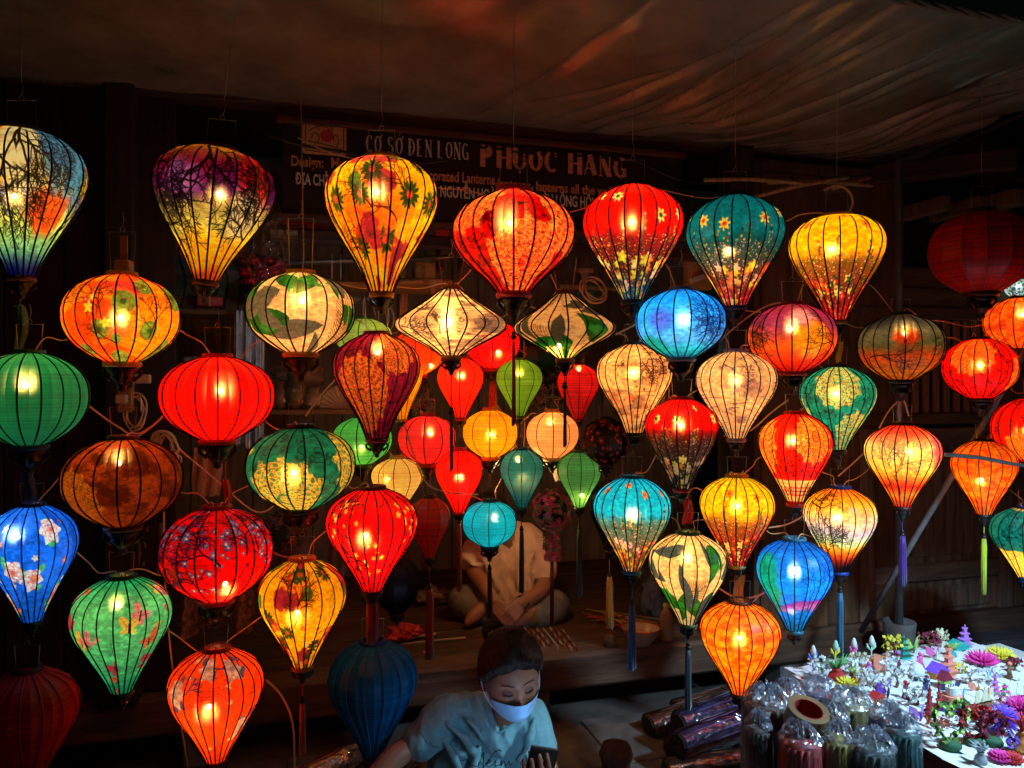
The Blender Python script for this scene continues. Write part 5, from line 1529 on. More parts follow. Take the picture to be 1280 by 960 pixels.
# ----- the man sitting cross-legged inside ----------------------------------------------
MO = P(640, 775, 3.75); MO.z = .30
man = thing("person", MO, "man in salmon shirt sitting cross-legged on the platform, head hidden by the small cyan lantern", "person")
def V_(px, py, d): return P(px, py, d) - MO
HM2 = Matrix.Translation(V_(615, 648, 3.74)) @ Matrix.Rotation(R_(-8), 4, 'Z') @ Matrix.Rotation(R_(42), 4, 'X') @ Matrix.Scale(1.0, 4)
b2 = MB(); head_mesh(b2, HM2)
for s in (-1, 1): b2.ball((s * .074, .006, -.004), .018, 10, 8, M=HM2, sc=(.4, .75, 1.6))
limb(b2, [HM2 @ Vector((0, .03, -.07)), V_(633, 672, 3.86), V_(636, 690, 3.9)], [.055, .055, .065])
limb(b2, [V_(636, 690, 3.9), V_(636, 730, 3.93)], [.09, .10])
wl_, wr_ = V_(617, 752, 3.62), V_(652, 754, 3.62)
limb(b2, [V_(592, 688, 3.88), V_(593, 712, 3.82), V_(603, 728, 3.74), wl_], [.05, .043, .038, .027])
limb(b2, [V_(672, 690, 3.88), V_(682, 718, 3.82), V_(676, 738, 3.74), wr_], [.05, .044, .038, .027])
hand(b2, place_hand(wl_, V_(630, 768, 3.58), (.2, .9, -.3)), -1, .6)
hand(b2, place_hand(wr_, V_(640, 768, 3.58), (-.2, .9, -.3)), 1, .75)
# bare feet tucked in
for (a, b) in (((600, 762), (585, 778)), ((664, 766), (640, 780))):
    limb(b2, [V_(*a, 3.66), V_((a[0] + b[0]) / 2, (a[1] + b[1]) / 2, 3.62), V_(*b, 3.60)], [.035, .032, .02])
mbody = fuse("body", b2, .0055, M_SKIN2, man, 2)
hb = MB(); head_mesh(hb, HM2, hair_off, 50, 90, False); hb.build("hair", mat("black_hair", (.012, .009, .008), rough=.45, var=.3, scale=90), man)
st_ = MB()
limb(st_, [V_(593, 686, 3.88), V_(615, 677, 3.90), V_(637, 675, 3.91), V_(656, 672, 3.90), V_(673, 686, 3.88)], [.060, .076, .082, .078, .060])
limb(st_, [V_(622, 690, 3.9), V_(622, 720, 3.90), V_(622, 752, 3.90)], [.105, .11, .12], n=18)
limb(st_, [V_(652, 690, 3.9), V_(652, 720, 3.90), V_(650, 752, 3.90)], [.105, .11, .12], n=18)
limb(st_, [V_(593, 686, 3.88), V_(590, 700, 3.85)], [.062, .060])
limb(st_, [V_(673, 688, 3.88), V_(680, 706, 3.85), V_(682, 718, 3.82)], [.062, .060, .056])
for (a, b, r) in (((600, 690), (625, 735), .016), ((668, 690), (650, 735), .014), ((630, 700), (615, 745), .014), ((660, 705), (665, 745), .013)):
    limb(st_, [V_(*a, 3.80), V_(*b, 3.79)], [r * .6, r], n=8)
ms = fuse("shirt", st_, .008, mat("salmon_shirt", (.95, .60, .46), rough=.85, var=.12, scale=14, sheen=.2), man, 2)
fold_cloth(ms, .009, 8, 18, 6)
for (a, b) in (((580, 697), (603, 706)), ((668, 722), (692, 716))):
    q = MB(); q.tube([V_(*a, 3.80), V_((a[0] + b[0]) / 2, (a[1] + b[1]) / 2 + 4, 3.77), V_(*b, 3.80)], .012, 8); q.build("rolled_cuff", mat("salmon_shirt", None), ms)
q = MB(); q.tube([V_(641, 676, 3.815), V_(645, 700, 3.785), V_(645, 735, 3.775)], .004, 5); q.build("button_placket", mat("salmon_shirt", None), ms)
q = MB()
limb(q, [V_(625, 752, 3.92), V_(590, 752, 3.85), V_(578, 752, 3.76), V_(600, 768, 3.70), V_(640, 774, 3.66)], [.12, .088, .075, .058, .048], n=18)
limb(q, [V_(650, 752, 3.92), V_(680, 756, 3.85), V_(694, 758, 3.76), V_(672, 770, 3.68), V_(640, 776, 3.66)], [.12, .088, .075, .058, .048], n=18)
mt_ = fuse("trousers", q, .009, mat("grey_canvas_trousers", (.20, .17, .13), rough=.9, var=.25, scale=14, bump=.3), man, 3)
q = MB(); q.tube([V_(652, 754, 3.62) + Vector((math.cos(a) * .031, math.sin(a) * .02, math.sin(a) * .024 + .004)) for a in [i * math.pi / 7 for i in range(14)]], .006, 6, closed=True)
q.build("bracelet", M_BLACKPL, man)
# ---------------------------------------------------------------- the card stall at the lower right
TZ = .56
def on_plane(px, py, z):
    d = (CAM_H - z) * FPX / (py - 480.0)
    return P(px, py, d)
tbl_bl, tbl_br = on_plane(1000, 839, TZ), on_plane(1222, 806, TZ)
ta = math.atan2((tbl_br - tbl_bl).y, (tbl_br - tbl_bl).x)
TW = (tbl_br - tbl_bl).length + .10; TD = .86
tb = thing("card_table", Vector((tbl_bl.x, tbl_bl.y, 0)), "low stall table with a white top and dark red skirt covered in pop-up cards", "table", rz=ta)
q = MB(); q.box((TW / 2, -TD / 2, TZ - .016), (TW, TD, .024), bevel=.004); q.build("table_top", mat("white_laminate", (.62, .64, .66), rough=.4, var=.06, scale=20), tb)
skm = mat("dark_red_cloth", (.12, .012, .015), rough=.85, var=.3, scale=20, sheen=.3)
for (c, sz, ax) in (((TW / 2, -TD + .012, (TZ - .03) / 2), (TW - .03, .008, TZ - .03), 0), ((.012, -TD / 2, (TZ - .03) / 2), (.008, TD - .03, TZ - .03), 1)):
    q = MB(); q.box(c, sz); q.build("skirt", skm, tb)
for sx in (.05, TW - .05):
    for sy in (-.05, -TD + .05):
        q = MB(); q.box((sx, sy, (TZ - .03) / 2), (.04, .04, TZ - .03), bevel=.004); q.build("leg", M_WOOD, tb)

PAL = dict(white=(.78, .80, .78), yellow=(.85, .70, .05), pink=(.85, .15, .45), magenta=(.80, .04, .35), violet=(.22, .08, .70), lilac=(.55, .22, .75), blue=(.04, .20, .80),
           sky=(.12, .50, .85), teal=(.02, .42, .38), green=(.10, .38, .10), lime=(.45, .65, .15), red=(.60, .03, .03), coral=(.90, .30, .20), orange=(.80, .30, .05), brown=(.22, .10, .04),
           navy=(.02, .03, .12), cream=(.75, .68, .45), grey=(.35, .36, .40), darkgreen=(.02, .10, .04), wine=(.25, .02, .05), mint=(.40, .75, .55))
def pm_(c): return mat("paper_" + c, PAL[c], rough=.75, var=.08, scale=50)
card_page = None
def card(kind, px, py, label, c1, c2="green", h=30, w=24, rot=None, base=True):
    """a pop-up card standing open at picture point px,py (foot); h,w in photo pixels"""
    p = on_plane(px, py, TZ + .002); k = p.y / FPX
    H, W = h * k, w * k
    root = thing("popup_card", p, label, "pop-up card", rz=(ta + R5.uniform(-.12, .12)) if rot is None else rot, group="pop-up cards on the stall table")
    if base:
        bw, bd = .066, .105
        for s in (-1, 1):
            q = MB(); q.box((s * bw / 2, 0, .002), (bw - .002, bd, .0012)); 
            q.v = [(a, b, c + abs(a) * .10 * (1 + .1 * s)) for a, b, c in q.v]; q.build("page", pm_("white"), root)
    m1, m2 = pm_(c1), pm_(c2); r = R5; z0 = .006
    def disc(mb, c, rad, n=7, tilt=None):
        T = Matrix.Translation(c) @ Matrix.Rotation(r.uniform(-1, 1) if tilt is None else tilt, 4, 'X') @ Matrix.Rotation(r.uniform(-1, 1), 4, 'Z')
        vs = [(rad * (1 if i % 2 else .6) * math.cos(i * math.pi / n), 0, rad * (1 if i % 2 else .6) * math.sin(i * math.pi / n)) for i in range(2 * n)]
        mb.add([(x, -.0004, z) for x, y, z in vs] + [(x, .0004, z) for x, y, z in vs], [tuple(range(2 * n)), tuple(range(4 * n - 1, 2 * n - 1, -1))], False, T)
    if kind == "bud":
        q = MB(); q.tube([(0, 0, z0), (.002, 0, H * .62)], .0022, 5); q.build("stem", m1, root)
        q = MB()
        for s in (-1, 1): q.tube([(0, 0, H * .45), (s * W * .25, 0, H * .6), (s * W * .32, 0, H * .74)], [.001, .005, .0008], 5)
        q.build("leaf", m1, root)
        q = MB(); q.lathe([(0, 0), (W * .16, H * .08), (W * .17, H * .22), (W * .08, H * .36), (0, H * .40)], 10, M=Matrix.Translation((.002, 0, H * .6))); q.build("bud", m2, root)
    elif kind in ("tree", "blossom"):
        q = MB(); q.tube(smooth_pts([(0, 0, z0), (W * .06, 0, H * .25), (-W * .04, 0, H * .55), (0, 0, H * .7)], 3), [.0045] * 3 + [.003] * 7, 5)
        for i in range(5):
            a = i * 1.3; q.tube([(0, 0, H * .4), (math.cos(a) * W * .3, math.sin(a) * W * .2, H * .7)], .0014, 4)
        q.build("trunk", m2, root)
        q = MB()
        for i in range(60):
            a, b = r.uniform(0, 6.28), r.random() ** .5
            disc(q, (math.cos(a) * b * W * .5, math.sin(a) * b * W * .35, H * (.68 + r.uniform(-.28, .30) * (1.1 - b * .5))), r.uniform(.004, .0085), 5)
        q.build("blossoms", m1, root)["kind"] = "stuff"
    elif kind == "chrys":
        for ring, (n, ang, L_) in enumerate(((18, .25, 1), (16, .6, .92), (12, .95, .78), (8, 1.3, .6))):
            q = MB()
            for i in range(n):
                a = 2 * math.pi * (i + .5 * ring) / n; d = Vector((math.cos(a) * math.cos(ang), math.sin(a) * math.cos(ang), math.sin(ang)))
                e = d * W * .5 * L_
                q.tube([(0, 0, z0 + H * .1), Vector((0, 0, z0 + H * .1)) + e * .6, Vector((0, 0, z0 + H * .1 + W * .04)) + e], [.002, .0052, .0008], 4)
            q.build("petal_ring", m1, root)
        q = MB(); q.ball((0, 0, H * .25), W * .08, 8, 5); q.build("heart", m2, root)
    elif kind == "pom":
        q = MB()
        for i in range(240):
            d = Vector((r.gauss(0, 1), r.gauss(0, 1), r.gauss(0, 1) + .3)).normalized(); 
            q.tube([Vector((0, 0, H * .5)), Vector((0, 0, H * .5)) + Vector((d.x * W * .5, d.y * W * .5, d.z * H * .48)) * r.uniform(.85, 1.05)], [.0035, .0006], 3)
        q.build("petals", m1, root)["kind"] = "stuff"
        q = MB(); q.tube([(0, 0, z0), (0, 0, H * .5)], .003, 5); q.build("stem", m2, root)
    elif kind == "tower":
        z = z0; n = 4
        for i in range(n):
            q = MB(); s = 1 - i / (n + .6); hh = H * .8 / n
            q.box((0, 0, z + hh * .38), (W * .55 * s, W * .4 * s, hh * .76)); q.build("storey", m1, root)
            q = MB(); q.prism([(-W * .45 * s, z + hh * .74), (W * .45 * s, z + hh * .74), (W * .28 * s, z + hh * 1.02), (-W * .28 * s, z + hh * 1.02)], -W * .26 * s, W * .26 * s); q.build("roof", m2, root)
            z += hh
        q = MB(); q.lathe([(.003, z), (.002, z + H * .1), (0, H)], 6); q.build("spire", m1, root)
    elif kind == "wreath":
        n = 34; hp = []
        for i in range(n):
            t = 2 * math.pi * i / n; hp.append(Vector((W * .5 * math.sin(t) ** 3, 0, H * .58 + H * .032 * (13 * math.cos(t) - 5 * math.cos(2 * t) - 2 * math.cos(3 * t) - math.cos(4 * t)))))
        q = MB(); q.tube(hp, .0035, 5, closed=True); q.build("heart_ring", m2, root)
        q = MB()
        for p_ in hp:
            for j in range(4): disc(q, p_ + Vector((r.uniform(-.007, .007), r.uniform(-.008, .008), r.uniform(-.007, .007))), r.uniform(.005, .009), 5)
        q.build("flowers", m1, root)["kind"] = "stuff"
        q = MB(); q.lathe([(.022, z0), (.026, z0 + .008), (.02, z0 + .018), (0, z0 + .02)], 12); q.build("foot", pm_("darkgreen"), root)
    elif kind == "figure":
        q = MB(); q.lathe([(W * .30, z0), (W * .14, H * .5), (W * .17, H * .7), (W * .06, H * .76), (0, H * .77)], 9); q.build("robe", m1, root)
        q = MB(); q.ball((0, 0, H * .86), H * .10, 8, 6); q.build("head", m2, root)
        q = MB(); q.tube([(-W * .1, 0, H * .68), (-W * .34, -.004, H * .52), (-W * .2, -.01, H * .42)], .003, 4); q.tube([(W * .1, 0, H * .68), (W * .34, 0, H * .82)], .003, 4); q.build("arms", m1, root)
    elif kind == "ship":
        q = MB(); q.prism([(-W * .5, H * .30), (W * .5, H * .30), (W * .36, z0), (-W * .36, z0)], -.012, .012); q.build("hull", m1, root)
        for i, x in enumerate((-.25, .05, .3)):
            q = MB(); q.tube([(W * x, 0, H * .25), (W * x, 0, H)], .0012, 4); q.build("mast", pm_("brown"), root)
            q = MB(); q.prism([(W * x - W * .12, H * .40), (W * x + W * .14, H * .42), (W * x + W * .10, H * .92), (W * x - W * .06, H * .88)], -.002, -.0005); q.build("sail", m2, root)
    elif kind == "vase":
        q = MB(); q.lathe([(W * .16, z0), (W * .28, H * .18), (W * .24, H * .36), (W * .12, H * .48), (W * .16, H * .52)], 12); q.build("vase", m1, root)
        q = MB()
        for i in range(14):
            a = r.uniform(-1.3, 1.3); q.tube([(0, 0, H * .48), (math.sin(a) * W * .22, r.uniform(-.01, .01), H * .72), (math.sin(a) * W * .5, r.uniform(-.02, .02), H * r.uniform(.75, 1))], [.001, .0035, .0006], 4)
        q.build("leaves", m2, root)["kind"] = "stuff"
    elif kind == "house":
        q = MB(); q.box((0, 0, H * .28), (W * .6, W * .4, H * .52)); q.build("walls", m1, root)
        q = MB(); q.prism([(-W * .38, H * .54), (W * .38, H * .54), (0, H)], -W * .23, W * .23); q.build("roof", m2, root)
        q = MB(); q.box((0, -W * .252, H * .15), (W * .16, .002, H * .28)); q.build("door", pm_("brown"), root)
    elif kind == "carriage":
        q = MB(); q.lathe([(0, H * .2), (W * .28, H * .34), (W * .30, H * .55), (W * .2, H * .8), (0, H * .95)], 10); q.build("body", m1, root)
        for sx in (-1, 1):
            for sy in (-1, 1):
                q = MB(); q.tube([(sx * W * .25 + math.cos(a) * H * .2, sy * W * .2, H * .22 + math.sin(a) * H * .2) for a in [i * .7 for i in range(9)]], .0015, 4, closed=True); q.build("wheel", m2, root)
    elif kind == "cake":
        for i, cc in enumerate((c1, c2, "white")):
            q = MB(); rr = W * (.46 - i * .12); q.lathe([(rr, z0 + H * .28 * i), (rr, z0 + H * .28 * (i + 1) - .001), (0, z0 + H * .28 * (i + 1) - .001)], 14, smooth=False); q.build("tier", pm_(cc), root)
        q = MB()
        for i in range(5): q.tube([(-.012 + i * .006, 0, H * .84), (-.012 + i * .006, 0, H)], .0014, 4)
        q.build("candles", pm_("navy"), root)["kind"] = "stuff"
    elif kind == "bird":
        for s in (-1, 1):
            q = MB(); q.add([(0, 0, H * .45), (s * W * .2, .003, H * .9), (s * W * .5, .01, H * 1.0), (s * W * .48, .012, H * .55), (s * W * .3, .008, H * .3)], [(0, 1, 2, 3, 4)]); 
            q.add([(0, .001, H * .45), (s * W * .2, .004, H * .9), (s * W * .5, .011, H * 1.0), (s * W * .48, .013, H * .55), (s * W * .3, .009, H * .3)], [(4, 3, 2, 1, 0)]); q.build("wing", m1, root)
        q = MB(); q.tube([(0, 0, z0), (0, -.004, H * .45), (0, -.006, H * .75)], [.002, .004, .001], 6); q.build("body", m2, root)
    return root
CARDS = [
 ("bud", 1016, 842, "blue stemmed paper tulip with a pale bud, leftmost of the four tulips", "blue", "white", 36, 20),
 ("bud", 1044, 836, "yellow stemmed paper tulip with a pale bud", "yellow", "mint", 36, 20),
 ("bud", 1067, 833, "pink stemmed paper tulip with a pale bud", "pink", "white", 36, 20),
 ("bud", 1089, 830, "green stemmed paper tulip with a pale bud", "mint", "white", 36, 20),
 ("vase", 1046, 856, "dark red paper vase with spreading green leaves near the yellow tulip", "red", "green", 38, 40),
 ("tree", 1027, 852, "white lace tree card just behind the plastic wrapped rolls", "white", "green", 34, 34),
 ("chrys", 1057, 862, "small yellow star flower card in front of the dark red vase", "yellow", "orange", 18, 30),
 ("figure", 1076, 852, "small red robed paper figure left of the purple one", "red", "brown", 24, 20),
 ("figure", 1086, 850, "small purple paper figure with a pink head", "lilac", "pink", 24, 18),
 ("tree", 1072, 836, "ochre blossom tree card between the pink and green tulips", "cream", "brown", 22, 24),
 ("bird", 1105, 850, "coral paper bird card left of the white carriage", "coral", "coral", 34, 26),
 ("blossom", 1096, 840, "card with a small tree of golden flowers below the green tulip", "orange", "darkgreen", 22, 20),
 ("blossom", 1117, 826, "card with a yellow flowering branch on a dark stem", "yellow", "wine", 34, 34),
 ("tower", 1130, 826, "dark teal paper tower at the back of the table", "teal", "darkgreen", 32, 24),
 ("bird", 1142, 820, "light green paper dragonfly card at the back of the table", "lime", "green", 24, 32),
 ("blossom", 1161, 816, "crimson blossom tree card at the back of the table", "wine", "brown", 30, 34),
 ("tree", 1177, 813, "cream paper tree right of the crimson blossom tree", "cream", "cream", 28, 22),
 ("tower", 1206, 812, "lilac paper castle tower on a turquoise base at the table's back corner", "lilac", "lilac", 32, 22),
 ("house", 1198, 814, "low turquoise paper house beside the lilac tower", "teal", "teal", 14, 34),
 ("chrys", 1228, 834, "large hot pink chrysanthemum card", "magenta", "pink", 24, 42),
 ("chrys", 1250, 827, "large yellow chrysanthemum card", "yellow", "orange", 24, 38),
 ("figure", 1150, 838, "magenta dancing paper figure behind the white carriage", "pink", "pink", 24, 22),
 ("carriage", 1146, 852, "white filigree carriage card", "white", "white", 26, 32),
 ("tower", 1186, 848, "coral paper pagoda card left of the yellow rose", "coral", "coral", 44, 26),
 ("house", 1172, 850, "brown and maroon hut card with a blue roof edge", "orange", "violet", 22, 34),
 ("chrys", 1201, 843, "small yellow rose card right of the coral pagoda", "yellow", "cream", 18, 26),
 ("house", 1181, 862, "green and yellow paper house with a small red door side", "lime", "wine", 24, 24),
 ("figure", 1157, 874, "navy blue paper figure in the middle of the table", "navy", "navy", 28, 20),
 ("figure", 1132, 877, "paper figure with a red top and dark trousers left of the navy one", "wine", "red", 28, 18),
 ("tree", 1120, 862, "white willow tree card behind the red and navy figures", "white", "brown", 38, 44),
 ("tree", 1094, 874, "white filigree tree rising from an ochre pot, beside the plastic wrapped rolls", "white", "brown", 34, 40),
 ("house", 1096, 880, "ochre and red paper hut at the foot of the white filigree tree", "orange", "red", 16, 26),
 ("bird", 1109, 876, "violet blue paper bird card", "violet", "navy", 24, 26),
 ("cake", 1190, 891, "tiered paper cake in blue and orange with black candles", "blue", "coral", 36, 34),
 ("bird", 1190, 868, "row of black paper bats above the tiered cake", "navy", "navy", 14, 36),
 ("ship", 1229, 889, "brown paper boat with small sails", "brown", "cream", 30, 44),
 ("figure", 1237, 882, "orange paper figure standing by the brown boat", "orange", "coral", 24, 16),
 ("tower", 1244, 872, "magenta spire card right of the brown boat", "pink", "lilac", 30, 16),
 ("tower", 1256, 884, "small green and pink temple card", "green", "magenta", 30, 24),
 ("ship", 1272, 882, "white paper sailing ship with a red striped hull at the right edge", "wine", "white", 34, 42),
 ("bird", 1202, 884, "bright blue paper butterfly right of the cake", "sky", "blue", 22, 26),
 ("tower", 1162, 898, "slanting dark red lattice tower card", "red", "wine", 42, 16),
 ("tower", 1174, 892, "taller wine red spire behind the lattice tower", "wine", "red", 40, 12),
 ("wreath", 1188, 938, "heart wreath card of yellow and green flowers on a dark foot", "lime", "darkgreen", 62, 48),
 ("wreath", 1218, 934, "heart wreath card of red leaves, middle of the three wreaths", "red", "wine", 52, 42),
 ("wreath", 1240, 934, "rightmost heart wreath card with dark red leaves", "wine", "wine", 44, 36),
 ("tree", 1205, 912, "dark green leafy tree card behind the heart wreaths", "green", "darkgreen", 36, 50),
 ("tree", 1226, 914, "small mossy tree card behind the rightmost heart wreath", "darkgreen", "brown", 30, 36),
 ("pom", 1253, 921, "large violet paper pompom flower", "violet", "darkgreen", 42, 44),
 ("pom", 1276, 906, "large magenta paper pompom flower at the right edge", "magenta", "darkgreen", 38, 44),
 ("vase", 1279, 945, "tall orange paper vase with red leaves at the right edge", "orange", "red", 60, 40),
 ("chrys", 1250, 955, "pink petalled flower card at the bottom right", "magenta", "yellow", 26, 30),
 ("chrys", 1266, 957, "red and yellow flower card in the bottom right corner", "red", "yellow", 26, 28),
 ("tree", 1062, 848, "low white filigree bush right of the yellow tulip", "white", "brown", 26, 30),
 ("tree", 1082, 862, "white filigree bush in front of the small red and purple figures", "white", "brown", 28, 34),
 ("vase", 1068, 858, "ochre paper vase with pale leaves left of the red figure", "orange", "lime", 26, 22),
 ("bird", 1096, 858, "orange paper butterfly in front of the coral bird", "orange", "coral", 18, 22),
 ("tree", 1112, 846, "thin white tree card behind the coral paper bird", "white", "white", 28, 26),
 ("figure", 1123, 838, "dark purple paper figure left of the white carriage", "wine", "lilac", 26, 14),
 ("bird", 1170, 826, "pale pink paper butterfly behind the coral pagoda", "pink", "white", 18, 24),
 ("vase", 1190, 824, "small turquoise vase in front of the turquoise house", "teal", "lime", 22, 20),
 ("tree", 1212, 858, "white filigree tree right of the small yellow rose", "white", "brown", 30, 30),
 ("blossom", 1268, 842, "crimson paper bush right of the yellow chrysanthemum", "wine", "brown", 22, 22),
 ("figure", 1262, 850, "small brown paper figure near the right edge behind the temple", "brown", "coral", 24, 14),
 ("tree", 1240, 858, "pale blue white paper tree between the pink chrysanthemum and the temple", "white", "sky", 24, 28),
 ("bird", 1222, 868, "small coral butterfly behind the brown boat", "coral", "orange", 16, 20),
 ("tree", 1146, 884, "white filigree bush between the red figure and the lattice tower", "white", "brown", 26, 34),
 ("bird", 1150, 905, "lilac paper butterfly left of the lattice tower's foot", "lilac", "violet", 22, 24),
 ("blossom", 1170, 922, "peach blossom card between the lattice tower and the first heart wreath", "coral", "brown", 30, 30),
 ("tree", 1256, 898, "white lace tree behind the violet pompom", "white", "brown", 34, 34),
 ("vase", 1226, 958, "grey paper shell vase at the bottom edge left of the pink petalled flower", "grey", "grey", 34, 28),
 ("blossom", 1268, 944, "violet blossom card in the bottom right corner", "violet", "yellow", 26, 24),
]
for (k_, x_, y_, l_, a_, b_, h_, w_) in CARDS: card(k_, x_, y_, l_, a_, b_, h_, w_)
# loose flat cards: white sheets with dark edges that cover the rest of the table
blank = MB(); blank.box((0, 0, 0), (.128, .094, .0035), bevel=.0008); bkm = blank.mesh("sheet", pm_("white"))
edge_ = MB(); edge_.box((0, 0, 0), (.134, .100, .002)); edm = edge_.mesh("backing", mat("black_card", (.03, .03, .035), rough=.7))
for i in range(5):
    for j in range(8):
        x, y = .075 + i * .152, -.058 - j * .106
        if x > TW - .05 or y < -TD + .04: continue
        c = thing("greeting_card", Matrix.Translation((tbl_bl.x, tbl_bl.y, 0)) @ Matrix.Rotation(ta, 4, 'Z') @ Vector((x + R5.uniform(-.006, .006), y + R5.uniform(-.004, .004), TZ - .0005)),
                  "plain white greeting card lying flat on the stall table among the pop-ups", "greeting card", rz=ta + R5.uniform(-.05, .05), group="blank cards lying on the stall table")
        link("backing", edm, c, loc=(0, 0, 0)); link("sheet", bkm, c, loc=(0, 0, .0028), rot=(R5.uniform(-.02, .02), R5.uniform(-.02, .02), 0))

# ---------------------------------------------------------------- plastic wrapped rolls
def plastic():
    if "clear_plastic" in _m: return _m["clear_plastic"]
    m = bpy.data.materials.new("clear_plastic"); m.use_nodes = True
    N, L = m.node_tree.nodes, m.node_tree.links; N.clear()
    o = N.new("ShaderNodeOutputMaterial"); t = N.new("ShaderNodeBsdfTransparent"); g = N.new("ShaderNodeBsdfGlossy"); g.inputs["Roughness"].default_value = .09
    g.inputs[0].default_value = (.95, .95, 1, 1); t.inputs[0].default_value = (.93, .93, .95, 1)
    tc = N.new("ShaderNodeTexCoord"); nz = N.new("ShaderNodeTexNoise"); nz.inputs["Scale"].default_value = 42; nz.inputs["Detail"].default_value = 3; nz.inputs["Distortion"].default_value = 1.2
    bp_ = N.new("ShaderNodeBump"); bp_.inputs["Strength"].default_value = 1.0; bp_.inputs["Distance"].default_value = .012
    L.new(tc.outputs["Object"], nz.inputs["Vector"]); L.new(nz.outputs["Fac"], bp_.inputs["Height"]); L.new(bp_.outputs[0], g.inputs["Normal"])
    lw = N.new("ShaderNodeLayerWeight"); lw.inputs[0].default_value = .35; L.new(bp_.outputs[0], lw.inputs["Normal"])
    mr = N.new("ShaderNodeMapRange"); mr.inputs[3].default_value = .05; mr.inputs[4].default_value = .55; L.new(lw.outputs["Fresnel"], mr.inputs[0])
    mx = N.new("ShaderNodeMixShader"); L.new(mr.outputs[0], mx.inputs[0]); L.new(t.outputs[0], mx.inputs[1]); L.new(g.outputs[0], mx.inputs[2]); L.new(mx.outputs[0], o.inputs[0])
    _m["clear_plastic"] = m; return m
def crinkle():
    """gathered, many-layered end of a plastic sleeve: milky where the layers pile up"""
    if "crinkled_plastic" in _m: return _m["crinkled_plastic"]
    m = bpy.data.materials.new("crinkled_plastic"); m.use_nodes = True
    N, L = m.node_tree.nodes, m.node_tree.links; N.clear()
    o = N.new("ShaderNodeOutputMaterial"); t = N.new("ShaderNodeBsdfTransparent"); g = N.new("ShaderNodeBsdfGlossy"); d = N.new("ShaderNodeBsdfDiffuse")
    g.inputs["Roughness"].default_value = .27; d.inputs[0].default_value = (.42, .42, .52, 1)
    tc = N.new("ShaderNodeTexCoord"); nz = N.new("ShaderNodeTexVoronoi"); nz.feature = 'DISTANCE_TO_EDGE'; nz.inputs["Scale"].default_value = 45
    L.new(tc.outputs["Object"], nz.inputs["Vector"])
    bp_ = N.new("ShaderNodeBump"); bp_.inputs["Strength"].default_value = .9; bp_.inputs["Distance"].default_value = .006
    L.new(nz.outputs[0], bp_.inputs["Height"]); L.new(bp_.outputs[0], g.inputs["Normal"])
    a = N.new("ShaderNodeMixShader"); a.inputs[0].default_value = .55; L.new(d.outputs[0], a.inputs[1]); L.new(g.outputs[0], a.inputs[2])
    n2 = N.new("ShaderNodeTexNoise"); n2.inputs["Scale"].default_value = 70; L.new(tc.outputs["Object"], n2.inputs["Vector"])
    mr = N.new("ShaderNodeMapRange"); mr.inputs[1].default_value = .38; mr.inputs[2].default_value = .62; mr.inputs[3].default_value = .10; mr.inputs[4].default_value = .72; L.new(n2.outputs["Fac"], mr.inputs[0])
    b = N.new("ShaderNodeMixShader"); L.new(mr.outputs[0], b.inputs[0]); L.new(t.outputs[0], b.inputs[1]); L.new(a.outputs[0], b.inputs[2]); L.new(b.outputs[0], o.inputs[0])
    _m["crinkled_plastic"] = m; return m
def roll_shape(R, H, rnd, folds=18):
    """a collapsed silk lantern: cloth pleated round its ribs"""
    q = MB(); n = folds * 4; vs, fs = [], []; rows = 9
    for j in range(rows + 1):
        z = H * j / rows; br = 1 - .10 * (2 * j / rows - 1) ** 4
        for i in range(n):
            a = 2 * math.pi * i / n; r = R * br * (1 + .07 * math.cos(folds * a) + rnd.uniform(-.01, .01))
            vs.append((r * math.cos(a), r * math.sin(a), z))
    for j in range(rows):
        for i in range(n):
            l = (i + 1) % n; fs.append((j * n + i, j * n + l, (j + 1) * n + l, (j + 1) * n + i))
    fs.append(tuple(range(n - 1, -1, -1))); fs.append(tuple(rows * n + i for i in range(n)))
    q.add(vs, fs, True); return q
def sleeve(R, H, rnd, top=.05, closed=True):
    """loose clear sleeve, gathered and crumpled over the top"""
    q = MB(); n = 54; rows = 15; vs, fs = [], []
    sd = rnd.uniform(0, 50)
    for j in range(rows + 1):
        z = -.004 + (H + .008) * j / rows
        for i in range(n):
            a = 2 * math.pi * i / n
            k = 1.05 + .05 * mnoise.noise(Vector((math.cos(a) * 3 + sd, math.sin(a) * 3, z * 12))) + .02 * abs(mnoise.noise(Vector((math.cos(a) * 9, math.sin(a) * 9 + sd, z * 30))))
            vs.append((R * k * math.cos(a), R * k * math.sin(a), z))
    cap = 10
    for j in range(1, cap + 1):
        f = j / cap
        for i in range(n):
            a = 2 * math.pi * i / n
            r = R * 1.05 * (1 - f * .93)
            x, y = r * math.cos(a), r * math.sin(a)
            e = (1 - 2.2 * abs(mnoise.noise(Vector((math.cos(a) * 3.5 + sd, math.sin(a) * 3.5, f * 1.2))))) * min(1, f * 2) + .35 * abs(mnoise.noise(Vector((x * 110, y * 110 + sd, 5))))
            z = H + .008 + top * (.55 * math.sin(f * 1.7) + 1.15 * e * math.sin(min(1, f * 2.2) * math.pi / 2))
            vs.append((x + .006 * mnoise.noise(Vector((x * 60, y * 60, sd))), y, z))
    tot = rows + cap; m1 = rows * n
    body, topq = MB(), MB()
    body.v = [tuple(v) for v in vs[:m1 + n]]; topq.v = [tuple(v) for v in vs[m1:]]
    for j in range(tot):
        for i in range(n):
            l = (i + 1) % n; f_ = [j * n + i, j * n + l, (j + 1) * n + l, (j + 1) * n + i]
            if j < rows: body.f.append(f_); body.s.append(True)
            else: topq.f.append([x - m1 for x in f_]); topq.s.append(False)
    topq.f.append([cap * n + i for i in range(n)]); topq.s.append(False)
    return body, topq
